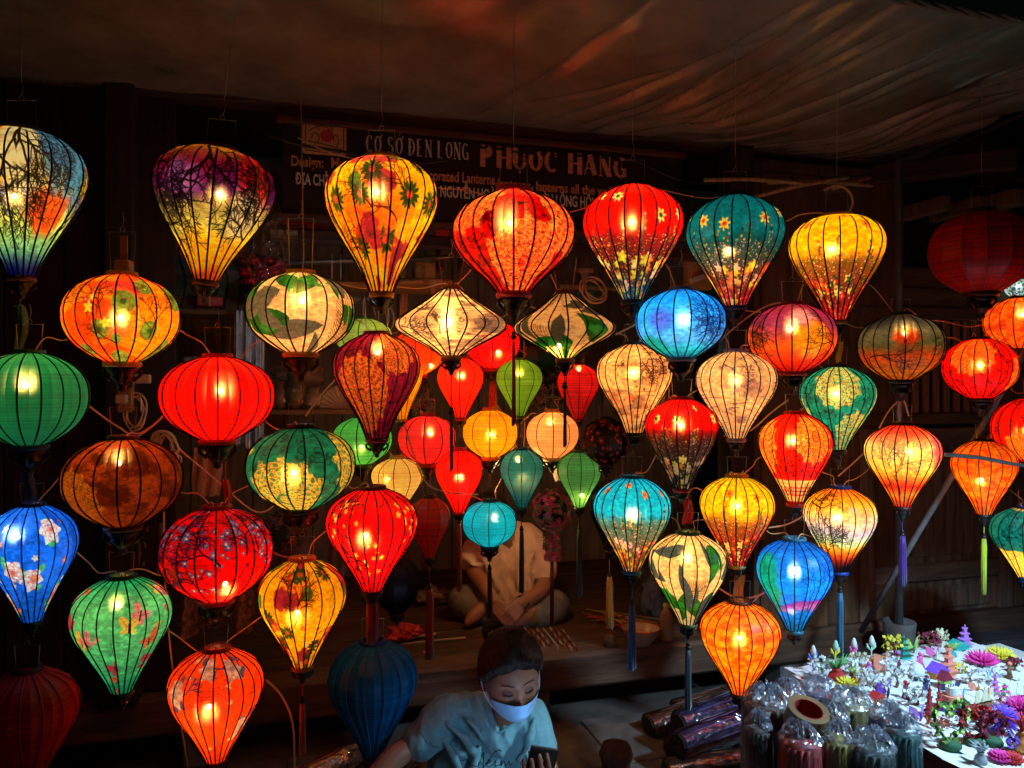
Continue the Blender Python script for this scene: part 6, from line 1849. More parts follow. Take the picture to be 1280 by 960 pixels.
def silkroll(c):
    c = tuple(min(.9, x * 1.9) for x in c)
    return mat("folded_silk_%d_%d_%d" % tuple(int(x * 200) for x in c), c, rough=.6, var=.45, scale=30, stretch=(1, 1, .2), sheen=.3)
def roll(label, px, pytop, wpx, d, c, top=.045, tilt=(0, 0), H=None):
    top *= .45; pytop += 7
    p = P(px, pytop, d); R = wpx * .50 * d / FPX
    rnd = random.Random(int(px)); z = p.z; H = H or z
    root = thing("wrapped_lantern_roll", Vector((p.x, p.y, z - H)), label, "wrapped roll", rot=(tilt[0], tilt[1], rnd.uniform(0, 3)), group="folded lanterns wrapped in clear plastic, standing beside the stall")
    roll_shape(R, H, rnd).build("folded_lantern", silkroll(c), root)
    a_, b_ = sleeve(R, H + .005, rnd, top); a_.build("plastic_sleeve", plastic(), root); b_.build("crumpled_top", crinkle(), root)
    return root
roll("brown roll in plastic at the far left of the standing rolls, under the amber lantern", 958, 872, 58, 1.86, (.11, .05, .03))
roll("dark red roll with a crinkled plastic top behind the brown one", 984, 862, 42, 2.02, (.22, .02, .02))
roll("slim purple roll at the back of the standing rolls", 1022, 858, 52, 2.05, (.08, .05, .10))
roll("olive roll in plastic at the back right of the standing rolls", 1062, 874, 56, 1.95, (.16, .12, .02))
roll("red roll in plastic in front, below the ring of tape", 1000, 921, 52, 1.70, (.40, .02, .02))
roll("mustard green roll in plastic right of the red one", 1045, 917, 46, 1.72, (.20, .14, .02))
roll("dark plum roll between the tape ring and the olive roll", 1040, 893, 40, 1.84, (.09, .03, .05))
roll("nearly black roll with a bright crinkled top in front of the table corner", 1088, 928, 58, 1.70, (.012, .035, .03))
roll("dark blue roll right of the olive roll", 1110, 893, 46, 1.82, (.02, .04, .10))
roll("dark teal roll at the right end of the standing rolls", 1128, 908, 44, 1.76, (.01, .06, .06))
roll("grey brown roll in the bottom row at the left", 948, 905, 34, 1.76, (.09, .06, .05))
# the big roll of tape standing on the rolls
tp = thing("tape_ring", P(1008, 896, 1.76), "wide ring of brown packing tape with red inside, resting on the standing rolls", "tape", rot=(R_(18), R_(8), 0))
q = MB(); q.lathe([(.034, -.022), (.047, -.022), (.047, .022), (.034, .022), (.034, -.022)], 30, smooth=False, cap=False); q.build("tape", mat("brown_tape", (.22, .15, .07), rough=.3), tp)
q = MB(); q.lathe([(.0338, .0222), (.0338, -.0222), (.031, -.0222), (.031, .0222), (.0338, .0222)], 30, smooth=False, cap=False); q.build("cardboard_core", mat("red_core", (.40, .04, .02), rough=.7), tp)
# lying bundles on the paving
def shiny():
    if "taut_plastic" in _m: return _m["taut_plastic"]
    m = plastic().copy(); m.name = "taut_plastic"; _m["taut_plastic"] = m
    for n_ in m.node_tree.nodes:
        if n_.type == 'MAP_RANGE': n_.inputs[3].default_value = .45; n_.inputs[4].default_value = 1.0
        if n_.type == 'TEX_NOISE': n_.inputs["Scale"].default_value = 16
        if n_.type == 'BSDF_GLOSSY': n_.inputs["Roughness"].default_value = .16
    return m
def lying(label, a, b, R, c, grp="plastic wrapped bundles lying on the paving"):
    A_, B_ = Vector(a), Vector(b); H = (B_ - A_).length
    root = thing("wrapped_bundle", A_, label, "wrapped bundle", group=grp)
    q_ = (B_ - A_).to_track_quat('Z', 'Y'); root.rotation_euler = q_.to_euler()
    rnd = random.Random(int(a[0] * 1000) + 7)
    roll_shape(R, H, rnd, 12).build("folded_lantern", silkroll(c), root)
    a_, b_ = sleeve(R, H, rnd, .07); a_.build("plastic_sleeve", shiny(), root); b_.build("crumpled_end", crinkle(), root)
    q = MB(); q.lathe([(R * .9, 0), (R * .8, -.01), (R * .3, -.012), (0, -.01)], 8, smooth=False); q.build("end_disc", M_BLACKWOOD, root)
def gp(px, py, z): return on_plane(px, py, z)
LY = [((842, 940, .05), (935, 905, .07), .052, (.16, .05, .03), "lower brown bundle lying nearest the standing rolls"),
      ((812, 908, .05), (905, 880, .07), .050, (.22, .06, .03), "orange brown bundle lying second from the back"),
      ((846, 888, .05), (925, 868, .06), .046, (.30, .10, .03), "small orange bundle lying farthest back, near the platform edge"),
      ((850, 905, .16), (940, 874, .18), .048, (.06, .05, .16), "dark blue bundle lying on top of the others"),
      ((850, 930, .15), (945, 895, .17), .048, (.10, .04, .12), "purple bundle lying across the top in front"),
      ((835, 967, .05), (945, 950, .06), .050, (.20, .10, .05), "bundle with a tan end lying at the bottom edge of the picture"),
      ((360, 985, .05), (430, 950, .06), .045, (.30, .03, .03), "red wrapped bundle on the ground under the orange tassel"),
      ((430, 990, .05), (500, 955, .06), .045, (.10, .05, .08), "dark wrapped bundle on the ground below the unlit blue lantern")]
for a, b, r, c, l in LY: lying(l, gp(*a), gp(*b), r, c)
# dark round-topped thing at the bottom
rb_ = thing("wooden_stool", gp(770, 985, 0), "dark brown rounded stool top poking up at the bottom edge", "stool")
q = MB(); q.lathe([(.06, 0), (.055, .05), (.05, .09), (.062, .12), (.05, .155), (0, .17)][::-1], 18); q.build("seat", wood("stool_wood", (.10, .04, .025)), rb_)

# ---------------------------------------------------------------- grey pole in its bucket, slanting stick
pb = PT(1124, 800, -.25); pb.z = 0
pole = thing("metal_pole", pb, "grey metal pole standing in a concrete filled bucket behind the card table", "pole")
zc = PT(1124, 777, -.25).z
q = MB(); q.lathe([(.055, .0), (.062, .1), (.066, zc - .05), (.070, zc), (.066, zc + .004), (.05, zc - .012), (0, zc - .012)][::-1], 22, cap=False); q.build("bucket", M_CONCRETE, pole)
q = MB()
for i in range(6): q.lathe([(.0665, .06 + i * .045), (.0695, .065 + i * .045), (.0665, .07 + i * .045)], 22, cap=False)
q.build("bucket_rib", M_CONCRETE, pole)
q = MB(); q.tube([(0, 0, zc - .02), (0, 0, 2.45)], .017, 12); q.build("pipe", M_STEEL, pole)
def stick(name, label, a, b, r, m, cat):
    a, b = Vector(a), Vector(b); o = a.copy(); q = MB(); q.tube([a - o, (a - o).lerp(b - o, .33) + Vector((0, 0, .006)), (a - o).lerp(b - o, .66), b - o], [r * 1.05, r, r * .95, r * .9], 8)
    return tag(q.build(name, m, loc=o), label, cat)
stick("slanting_stick", "long grey stick slanting up to the right in front of the red lantern", PT(1076, 790, -.5), PT(1312, 388, -1.12), .011, mat("grey_bamboo", (.20, .19, .19), rough=.5, var=.2, scale=30), "stick")
stick("bamboo_cane", "thin bamboo cane running to the right edge under the red lanterns", PT(1180, 568, -1.06), PT(1310, 586, -1.1), .0065, mat("grey_bamboo", None), "cane")
# ---------------------------------------------------------------- things inside the shop
def shelf(label, px0, px1, py, t, depth_=.26, th=.022, m=None):
    s0, s1 = SOF(px0, t), SOF(px1, t); z = PT((px0 + px1) / 2, py, t).z
    root = thing("shelf", WP(s0, t, z), label, "shelf", rz=ALPHA)
    q = MB(); q.box(((s1 - s0) / 2, depth_ / 2, -th / 2), (s1 - s0, depth_, th), bevel=.003); q.build("board", m or wood("grey_shelf", (.50, .43, .38), axis=0), root)
    for s in (.04, s1 - s0 - .04):
        q = MB(); q.prism([(0, 0), (.02, 0), (.02, -.12), (0, -.12)], depth_ - .16, depth_, M=Matrix.Translation((s, 0, -th))); q.build("bracket", M_WOOD, root)
    return root, z
sh1, z1 = shelf("long pale shelf that carries the red basket, below the sign", 338, 565, 292, .85)
sh2, z2 = shelf("upper shelf board right of the yellow flower lantern under the sign", 575, 720, 300, .85)
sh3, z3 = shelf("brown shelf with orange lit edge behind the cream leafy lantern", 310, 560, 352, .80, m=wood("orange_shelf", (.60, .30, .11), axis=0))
sh4, z4 = shelf("shelf carrying the folded paper lantern and jars, left of the magenta lantern", 300, 470, 512, .55, m=M_WOOD_H)
sh5, z5 = shelf("shelf at the left carrying the stack of printed cloth", 168, 330, 386, .42, m=M_WOOD_H)
sh6, z6 = shelf("low shelf behind the left red plum lantern", 160, 330, 470, .42, m=M_WOOD_H)
# red basket
bw_ = SOF(412, .9) - SOF(347, .9); b0 = PT(347, 290, .9); b0.z = z1
bk = thing("plastic_basket", b0, "red slotted plastic basket on the shelf under the sign", "basket", rz=ALPHA)
bm2 = mat("red_plastic_basket", (.65, .04, .03), rough=.4); hh = .095
q = MB(); q.box((bw_ / 2, .09, .004), (bw_, .18, .008)); q.build("base", bm2, bk)
for z in (hh - .008,):
    for c, sz in (((bw_ / 2, 0, z), (bw_ + .01, .008, .018)), ((bw_ / 2, .18, z), (bw_ + .01, .008, .018)), ((0, .09, z), (.008, .18, .018)), ((bw_, .09, z), (.008, .18, .018))):
        q = MB(); q.box(c, sz, bevel=.002); q.build("rim", bm2, bk)
sl = MB(); sl.box((0, 0, hh / 2), (.006, .005, hh - .014)); slm = sl.mesh("slat", bm2)
n = int(bw_ / .0125)
for i in range(n + 1): link("slat", slm, bk, loc=(i * bw_ / n, 0, 0)); 
for i in range(n + 1): link("slat", slm, bk, loc=(i * bw_ / n, .18, 0))
q = MB(); q.box((bw_ / 2, 0, hh * .5), (bw_, .004, .006)); q.build("cross_bar", bm2, bk)
# crinkled bags
def crumple(name, label, c, size, m, cat, seed=1, amp=.35, fr=2.2, sub=4, rot=0, m_in=None):
    bm = bmesh.new(); bmesh.ops.create_icosphere(bm, subdivisions=sub, radius=1.0)
    for v in bm.verts:
        p = v.co.copy(); k = 1 + amp * mnoise.noise(p * fr + Vector((seed, 0, 0))) + amp * .55 * abs(mnoise.noise(p * fr * 2.7 + Vector((0, seed, 0)))) + amp * .3 * mnoise.noise(p * fr * 6)
        v.co = Vector((p.x * size[0] * k, p.y * size[1] * k, p.z * size[2] * k))
    me = bpy.data.meshes.new(name); bm.to_mesh(me); bm.free()
    me.polygons.foreach_set("use_smooth", [sub < 4] * len(me.polygons))
    o = link(name, me, None, c, (0, 0, ALPHA + rot), m)
    return tag(o, label, cat)
crumple("plastic_bag", "crinkled clear plastic bag hanging right of the purple lantern", PT(333, 312, .05), (.075, .06, .15), plastic(), "plastic bag", 3)
crumple("tinsel_bundle", "red and silver tinsel bundle under the crinkled bag", PT(328, 338, .12), (.085, .05, .055), mat("red_tinsel", (.60, .03, .05), rough=.15, metal=.8, var=.5, scale=60), "tinsel", 5, .5, 3.5)
crumple("plastic_bag", "grey plastic bag slumped on the platform behind the green bottle", PT(822, 742, .42), (.10, .08, .16), plastic(), "plastic bag", 9)
crumple("cloth_bag", "small heap of grey cloth inside the slumped plastic bag", PT(822, 748, .44), (.075, .05, .12), mat("grey_cloth", (.20, .18, .17), rough=.9), "cloth", 12)
def drape(label, px0, px1, py0, py1, t, m, seed, name="hanging_sheet", folds=5, amp=.03, flare=0.0):
    a = PT(px0, py0, t); W = SOF(px1, t) - SOF(px0, t); H = a.z - PT(px0, py1, t).z
    root_loc = a; nu, nv = 60, 30; vs, fs = [], []; r = random.Random(seed)
    ph = [r.uniform(0, 6) for _ in range(4)]
    for j in range(nv + 1):
        v = j / nv
        for i in range(nu + 1):
            u = i / nu; w = 1 + flare * v
            y = amp * (math.sin(u * folds * 6.28 + ph[0] + v * .8) * (.4 + .6 * v) + .5 * math.sin(u * folds * 13 + ph[1] + v * 2)) + .01 * mnoise.noise(Vector((u * 8, v * 5, seed)))
            x = (u - .5) * W * w + W / 2
            vs.append((x * CA - y * SA, x * SA + y * CA, -v * H - .02 * math.sin(u * 9 + ph[2]) * v))
    for j in range(nv):
        for i in range(nu):
            q4 = j * (nu + 1) + i; fs.append((q4, q4 + nu + 1, q4 + nu + 2, q4 + 1))
    q = MB(); q.add(vs, fs, True)
    return tag(q.build(name, m, loc=root_loc), label, "sheet")
drape("bluish white plastic sheet hanging in folds left of the cream leafy lantern", 292, 330, 388, 560, .32, mat("milky_plastic_sheet", (.72, .76, .82), rough=.22, var=.3, scale=8), 4, folds=3, amp=.035)
drape("brown paper sheet hanging behind the brown paper lantern", 160, 205, 655, 715, .05, mat("brown_packing_paper", (.22, .11, .05), rough=.8), 8, folds=1.5, amp=.02)
drape("lace cloth spread beneath the red plum lantern", 226, 330, 742, 790, -.25, mat("lace_cloth", (.34, .16, .09), rough=.8, var=.5, scale=60), 9, name="lace_cloth", folds=3, amp=.03)
# printed cloth picture on the left shelf
pc_ = PT(176, 384, .5); pw_, ph_ = SOF(312, .5) - SOF(176, .5), PT(176, 292, .5).z - z5
pc_.z = z5
pic = thing("framed_picture", pc_, "dark painted landscape in orange and green strips standing on the left shelf", "picture", rz=ALPHA)
cols_ = [("sunset_orange", (.30, .11, .03)), ("dull_teal", (.03, .10, .09)), ("deep_green", (.02, .07, .03)), ("river_grey", (.10, .11, .09)), ("earth", (.14, .05, .02))]
zz = 0; hs = [.18, .22, .16, .14, .30]
for (nm, c), h_ in zip([cols_[4], cols_[2], cols_[3], cols_[1], cols_[0]], hs):
    q = MB(); q.box((pw_ / 2, .01, (zz + h_ / 2) * ph_), (pw_, .012, h_ * ph_ - .001)); q.build("painted_strip", mat(nm, c, rough=.6, var=.7, scale=8, stretch=(.5, 1, 4)), pic); zz += h_
q = MB()
for i in range(7):
    x = pw_ * (.1 + i * .13); q.tube(smooth_pts([(x, .0, 0), (x + .02, -.001, ph_ * .4), (x - .01, 0, ph_ * .8), (x + .03, 0, ph_ * .95)], 4), .0035, 4)
q.build("painted_tree", mat("dark_paint", (.012, .01, .008), rough=.7), pic)
q = MB()
for c, sz in (((pw_ / 2, 0, ph_ + .008), (pw_ + .03, .03, .016)), ((-.008, 0, ph_ / 2), (.016, .03, ph_)), ((pw_ + .008, 0, ph_ / 2), (.016, .03, ph_))): q.box(c, sz, bevel=.002)
q.build("frame", M_BLACKWOOD, pic)
# items on shelf 4: folded fan lantern, jars, brown bowls
fan = thing("folded_paper_lantern", PT(430, 505, .6), "peach folded paper lantern fanned out on the shelf left of the magenta lantern", "paper lantern", rz=ALPHA)
fan.location.z = z4
q = MB(); n = 15; R1 = .115
for i in range(n):
    a0, a1, am = math.pi * i / n, math.pi * (i + 1) / n, math.pi * (i + .5) / n
    q.add([(0, 0, 0), (-math.cos(a0) * R1, 0, math.sin(a0) * R1), (-math.cos(am) * R1 * .97, -.022, math.sin(am) * R1 * .97), (-math.cos(a1) * R1, 0, math.sin(a1) * R1)], [(0, 1, 2), (0, 2, 3)])
    q.add([(0, .004, 0), (-math.cos(a0) * R1, .006, math.sin(a0) * R1), (-math.cos(am) * R1 * .97, -.016, math.sin(am) * R1 * .97), (-math.cos(a1) * R1, .006, math.sin(a1) * R1)], [(2, 1, 0), (3, 2, 0)])
q.build("pleats", mat("peach_paper", (.72, .50, .34), rough=.7), fan)
for i, (px, w, h, c, l) in enumerate([(350, 22, 34, (.30, .14, .05), "brown jar at the left end of the jar shelf"), (368, 30, 44, (.16, .10, .05), "dark round jar, second from the left on the jar shelf"), (392, 26, 26, (.34, .22, .12), "small tan pot right of the dark round jar")]):
    p = PT(px, 505, .62); p.z = z4; k = p.y / FPX
    j = thing("jar", p, l, "jar"); q = MB(); q.lathe([(w * k * .3, 0), (w * k * .5, h * k * .35), (w * k * .45, h * k * .7), (w * k * .25, h * k * .85), (w * k * .3, h * k)][::-1], 18); q.build("body", mat("glaze_%d" % i, c, rough=.25, var=.3), j)
    q = MB(); q.lathe([(0, h * k * 1.04), (w * k * .28, h * k * 1.01), (w * k * .28, h * k * .97)][::1], 14, cap=False); q.build("lid", M_WOOD, j)
crumple("packed_silk", "crumpled brown silk bundle leaning above the jars", PT(372, 470, .68), (.11, .05, .06), mat("brown_silk", (.20, .11, .05), rough=.5, sheen=.3), "silk bundle", 21, .4)
crumple("packed_silk", "turquoise packet under the tinsel bundle left of the cream leafy lantern", PT(322, 372, .25), (.045, .03, .035), mat("turquoise_packet", (.02, .32, .38), rough=.3), "packet", 23, .25)
# bare bamboo frame lantern
fr_ = thing("lantern_frame", PT(455, 372, .25), "bare white ribbed lantern frame without silk behind the cream leafy lantern", "lantern frame")
k = depth(455, .25) / FPX
q = MB(); pp = PROFILES["oval"]; q.tube([(prof_at(pp, i / 14) * 38 * k, 0, -i / 14 * 55 * k) for i in range(15)], .0016, 5); me_ = q.mesh("rib", mat("pale_bamboo", (.62, .58, .45), rough=.5))
for i in range(14): link("rib", me_, fr_, rot=(0, 0, i * 2 * math.pi / 14))
for z in (0, -55 * k):
    q = MB(); q.lathe([(.010, z - .004), (.014, z - .004), (.014, z + .004), (.010, z + .004), (.010, z - .004)], 14, cap=False); q.build("collar", M_WOOD, fr_)
# back rails with hanging orange strips
for i, (a, b, l) in enumerate([((480, 352), (565, 352), "orange lit batten left of the largest red lantern, behind its wires"), ((700, 358), (800, 362), "batten in the dark right of the largest red lantern"), ((290, 330), (560, 322), "thin grey pipe across the back wall behind the cream leafy lantern")]):
    p0, p1 = PT(*a, .7), PT(*b, .7); o = p0.copy(); q = MB(); q.tube([p0 - o, p1 - o], .014, 6)
    tag(q.build("batten", M_RAWWOOD if i < 2 else M_STEEL, loc=o), l, "batten")
for i, (px, py, l) in enumerate([(541, 352, "left pale wooden peg on the batten between the yellow and red lanterns"), (731, 338, "pale T shaped wooden peg right of the largest red lantern")]):
    pg = thing("wooden_peg", PT(px, py, .68), l, "peg", rz=ALPHA)
    q = MB(); q.box((0, 0, 0), (.09, .03, .022), bevel=.003); q.build("crosspiece", M_RAWWOOD, pg)
    q = MB(); q.prism([(-.02, -.011), (.02, -.011), (.006, -.06), (-.006, -.06)], -.01, .01); q.build("wedge", M_RAWWOOD, pg)
# ladder of two white lines hanging at the back
for i, px in enumerate((415, 426)):
    p0, p1 = PT(px, 318, .5), PT(px, 350, .5); o = p0.copy(); q = MB(); q.tube([p0 - o, p1 - o], .003, 5)
    tag(q.build("white_cord", mat("white_cord", (.6, .65, .72), rough=.6), loc=o), ["left one of two short white cords at the back above the cream leafy lantern", "right one of two short white cords at the back above the cream leafy lantern"][i], "cord")
# small red flag cloth right of yellow lantern
crumple("red_cloth", "small red cloth scrap hanging between the yellow flower lantern and the largest red one", PT(553, 289, .6), (.035, .006, .04), mat("red_scrap", (.60, .03, .02), rough=.8), "cloth scrap", 31, .15, sub=3)
# yellow box with white edge behind the sky blue lantern
bx = thing("cardboard_box", PT(872, 362, .02), "yellowish cardboard box with a white strip behind the sky blue wide lantern", "box", rz=ALPHA + .1)
k = depth(872, .0) / FPX
q = MB(); q.box((0, 0, 19 * k), (36 * k, .04, 38 * k), bevel=.003); q.build("carton", mat("yellow_carton", (.42, .24, .06), rough=.7), bx)
q = MB(); q.box((-2 * k, -.045, 14 * k), (26 * k, .012, 6 * k), M=Matrix.Rotation(-.35, 4, 'Y')); q.build("white_strip", mat("white_strip", (.6, .52, .42), rough=.5), bx)
# coiled cords
def coil(label, px, py, t, R, n, m=M_CORD, sq=1.0, seed=1, r=.003):
    c = PT(px, py, t); rnd = random.Random(seed); pts = []
    for k_ in range(n):
        ax, ph, rr = rnd.uniform(.5, 1.0), rnd.uniform(0, 6.28), R * rnd.uniform(.75, 1.1)
        for i in range(14):
            a = i * 2 * math.pi / 14
            pts.append(Vector((math.cos(a + ph * .1) * rr * ax + rnd.uniform(-.004, .004), math.sin(a) * .02 + k_ * .003, math.sin(a) * rr * sq)))
    q = MB(); q.tube(smooth_pts(pts, 2), r, 5)
    return tag(q.build("cord_coil", m, loc=c), label, "cord coil")
coil("loop of tan cord hanging right of the leafy diamond lantern", 742, 362, -.05, .055, 5, seed=2)
coil("coiled tan cord hanging right of the brown paper lantern", 205, 562, -.35, .050, 8, seed=3, sq=1.1)
coil("small loop of cord hanging on the post between the orange and brown lanterns", 168, 515, -.3, .045, 4, seed=4, sq=1.3)
# power strips on the post
ps = thing("power_strip", PT(157, 470, -.28), "tan and black power strip with plugs on the post between the orange and brown lanterns", "power strip", rz=ALPHA)
q = MB(); q.box((0, 0, 0), (.05, .03, .24), bevel=.006); q.build("casing", mat("tan_plastic", (.40, .22, .08), rough=.4), ps)
for i in range(4):
    q = MB(); q.box(((-1) ** i * .006, -.03, .08 - i * .052), (.034, .035, .03), bevel=.004); q.build("plug", M_BLACKPL if i % 2 == 0 else mat("cream_plug", (.6, .48, .3), rough=.4), ps)
q = MB(); q.box((.055, -.02, -.01), (.05, .03, .03), bevel=.004); q.build("adapter", mat("cream_plug", None), ps)
yt = thing("hanging_ribbon", PT(155, 296, -1.0), "ochre ribbon and block hanging above the orange and yellow lantern", "ribbon", rz=0)
k = depth(155, -1.0) / FPX
q = MB(); q.box((0, 0, -14 * k), (9 * k, .004, 30 * k), bevel=.001); q.build("ribbon", mat("ochre_ribbon", (.50, .22, .03), rough=.6), yt)
q = MB(); q.box((0, 0, -37 * k), (18 * k, .03, 15 * k), bevel=.003); q.build("block", mat("ochre_ribbon", None), yt)
# draped cables between the lanterns
DR = [("tan cord drooping from the lower left of the green lantern to the post", [(112, 508), (130, 522), (150, 535), (172, 545), (205, 520)], -.7),
      ("tan cord running right from the coil under the red wide lantern", [(222, 560), (270, 600), (320, 640), (350, 625), (372, 600)], -.6),
      ("tan cord hanging straight down the left side past the mint lantern", [(205, 640), (206, 720), (215, 830), (235, 960)], -.7),
      ("pale cord curving down to the right of the orange balloon lantern", [(333, 850), (352, 870), (366, 905), (368, 965)], -.9),
      ("cord sloping up from the left of the magenta lantern's foot", [(382, 520), (405, 490), (432, 462)], -.5),
      ("cord sloping down to the right from the magenta lantern past the cream one", [(505, 530), (530, 600), (560, 615), (598, 618)], -.2),
      ("cord draped from the cream ink lantern to the damask lantern", [(905, 545), (935, 540), (965, 515), (985, 500)], -.8),
      ("cord rising from the sunset lantern over to the pink cream lantern's hook", [(1048, 595), (1085, 560), (1110, 515), (1128, 500), (1136, 520)], -.8),
      ("cord draped between the golden meadow lantern and the blue turquoise lantern", [(898, 735), (925, 748), (960, 738), (985, 700)], -.9),
      ("cord from the golden meadow lantern up to the orange sunset lantern", [(958, 660), (985, 655), (1010, 640), (1030, 615)], -.85),
      ("cord loop left of the yellow meadow lantern, below the teal one", [(895, 430), (930, 400), (960, 382), (985, 378)], -.9),
      ("pale cord running left from the sky blue lantern to the leafy diamond", [(770, 418), (790, 408), (815, 395)], -.9)]
for l, pts, t in DR: cable(l, [PT(x, y, t + .02 * math.sin(i * 2.1)) for i, (x, y) in enumerate(pts)], .0028, M_CORD, "flex_cord", "cord")
# fake flower balls
def flower_ball(label, px, py, R_px, t, cols, tail=0, tassel=None):
    c = PT(px, py, t); k = c.y / FPX; R = R_px * k; r = random.Random(px)
    root = thing("flower_ball", c, label, "flower ball")
    q = MB(); q.ball((0, 0, 0), R * .72, 12, 8); q.build("core", mat("moss_core", (.02, .03, .012), rough=.9), root)
    for ci, cc in enumerate(up(cols, 1.9)):
        q = MB()
        for i in range(110):
            d = Vector((r.gauss(0, 1), r.gauss(0, 1), r.gauss(0, 1))).normalized()
            p = d * R * r.uniform(.78, 1.0)
            if tail and r.random() < .25: p = Vector((r.uniform(-.35, .35) * R, r.uniform(-.2, .2) * R, -R - r.random() * tail * k)); d = Vector((r.uniform(-1, 1), -1, 0)).normalized()
            T = Matrix.Translation(p) @ d.to_track_quat('Z', 'Y').to_matrix().to_4x4(); s = R * r.uniform(.10, .17); n = 5
            vs = [(0, 0, 0)]; fs = []
            for j in range(n):
                a = 2 * math.pi * j / n
                vs += [(math.cos(a - .45) * s * .7, math.sin(a - .45) * s * .7, s * .15), (math.cos(a) * s, math.sin(a) * s, s * .3), (math.cos(a + .45) * s * .7, math.sin(a + .45) * s * .7, s * .15)]
                b_ = 1 + j * 3; fs.append((0, b_, b_ + 1, b_ + 2))
            q.add(vs, fs, False, T)
        q.build("blossoms", mat("blossom_%d%d%d" % tuple(int(x * 99) for x in cc), cc, rough=.7, var=.3, scale=60), root)["kind"] = "stuff"
    if tassel:
        q = MB(); q.tube([(0, 0, -R), (0, 0, -(tassel[0] - py) * k)], .0015, 4); q.build("tassel_cord", mat("dark_red_thread", (.14, .01, .01), rough=.7), root)
        q = MB()
        for i in range(7): q.tube([(math.cos(i) * .004, math.sin(i) * .004, -(tassel[0] - py) * k), (math.cos(i) * .006, math.sin(i) * .006, -(tassel[1] - py) * k)], .0028, 4)
        q.build("tassel", mat("dark_red_thread", None), root)
    return root
def up(cols, k=2.0): return [tuple(min(.9, c * k) for c in x) for x in cols]
flower_ball("ball of pink and red artificial flowers with a trailing tail beside the seated man's shoulder", 690, 638, 27, -.1, [(.55, .05, .10), (.65, .12, .18), (.10, .14, .04), (.30, .06, .03)], tail=34, tassel=(702, 782))
flower_ball("dark flower ball hanging behind the wires right of the teal medallion lantern", 352, 668, 30, -.1, [(.18, .03, .03), (.10, .03, .05), (.06, .07, .02)], tail=20)
flower_ball("cluster of dark artificial flowers behind the small amber lantern", 515, 500, 30, .7, [(.12, .03, .03), (.08, .05, .05), (.05, .06, .03)])
flower_ball("dark cluster of artificial flowers behind the lime green lantern", 690, 490, 34, .8, [(.10, .03, .03), (.08, .04, .05), (.05, .06, .03)])
# bowl, bottle, sticks and strips on the platform
PZ = .299
def onp(px, py, z=PZ): return on_plane(px, py, z)
p = onp(801, 806); k = p.y / FPX
bo = thing("bowl", p, "cream bowl with a red inside rim standing on the platform edge", "bowl")
q = MB(); q.lathe([(10 * k, 0), (12 * k, .004), (19 * k, 11 * k), (23.5 * k, 21 * k), (24 * k, 21.5 * k), (22.5 * k, 21 * k), (17 * k, 11 * k), (9 * k, 4 * k), (0, 3.5 * k)][::-1], 30, cap=False); q.build("body", mat("cream_glaze", (.62, .42, .28), rough=.3), bo)
q = MB(); q.lathe([(24.3 * k, 21.2 * k), (24.6 * k, 22 * k), (23.6 * k, 22.4 * k), (17.8 * k, 12.5 * k)][::-1], 30, cap=False); q.build("rim_band", mat("red_glaze", (.60, .05, .03), rough=.3), bo)
q = MB(); q.lathe([(0, 12 * k), (17 * k, 11.8 * k)], 24, cap=False); q.build("paste", mat("pale_paste", (.55, .36, .22), rough=.5), bo)
p = onp(833, 800); k = p.y / FPX
bt = thing("bottle", p, "amber plastic bottle with a green cap beside the bowl", "bottle")
q = MB(); q.lathe([(8 * k, 0), (9 * k, 2 * k), (8.3 * k, 6 * k), (9 * k, 10 * k), (8.3 * k, 14 * k), (9 * k, 18 * k), (8.3 * k, 22 * k), (9 * k, 27 * k), (8 * k, 33 * k), (4 * k, 39 * k), (3.6 * k, 41 * k)][::-1], 18); q.build("body", mat("amber_plastic", (.30, .17, .06), rough=.2, coat=.4), bt)
q = MB(); q.lathe([(4.4 * k, 41 * k), (4.4 * k, 46 * k), (0, 46.5 * k)][::-1], 14, cap=False); q.build("cap", mat("green_cap", (.30, .32, .04), rough=.4), bt)
rnd = random.Random(21)
names_ = ["white and red patterned bamboo strip lying %s by the man's knee", ]
pos_ = ["leftmost", "second from the left", "third from the left", "in the middle", "third from the right", "second from the right", "rightmost"]
for i in range(7):
    a, b = onp(655 + i * 8, 786 + rnd.uniform(-2, 2), PZ + .005), onp(672 + i * 8.5, 806 + i * 1.2, PZ + .005); o = a.copy()
    st = thing("bamboo_strip", o, "patterned bamboo strip lying %s of the strips by the man's knee" % pos_[i] if i not in (3,) else "pale cream bamboo strip in the middle of the strips by the man's knee", "strip", group="strips laid out on the platform")
    M_ = frame_from((0, 0, 0), b - a); Ln = (b - a).length; nseg = 6
    for j in range(nseg):
        cc = "strip_cream" if (j + i) % 2 == 0 or i == 3 else "strip_red"
        q = MB(); q.box((0, 0, (j + .5) * Ln / nseg), (.004, .012, Ln / nseg - .001), M=M_); q.build("painted_section", mat(cc, (.60, .50, .38) if cc == "strip_cream" else (.40, .04, .03), rough=.6), st)
for i in range(16):
    c = rnd.choice([(.45, .04, .03), (.50, .28, .06), (.30, .05, .03), (.28, .16, .08)])
    a, b = onp(725 + rnd.uniform(0, 50), 768 + rnd.uniform(-8, 8), PZ + .008 + rnd.uniform(0, .02)), onp(775 + rnd.uniform(0, 60), 778 + rnd.uniform(-8, 10), PZ + .008 + rnd.uniform(0, .02)); o = a.copy()
    q = MB(); q.tube([a - o, b - o], .004, 5)
    tag(q.build("craft_stick", mat("stick_%d%d" % (int(c[0] * 100), int(c[1] * 100)), c, rough=.6), loc=o), "coloured craft stick in the loose pile behind the bowl", "stick", "craft sticks piled on the platform")
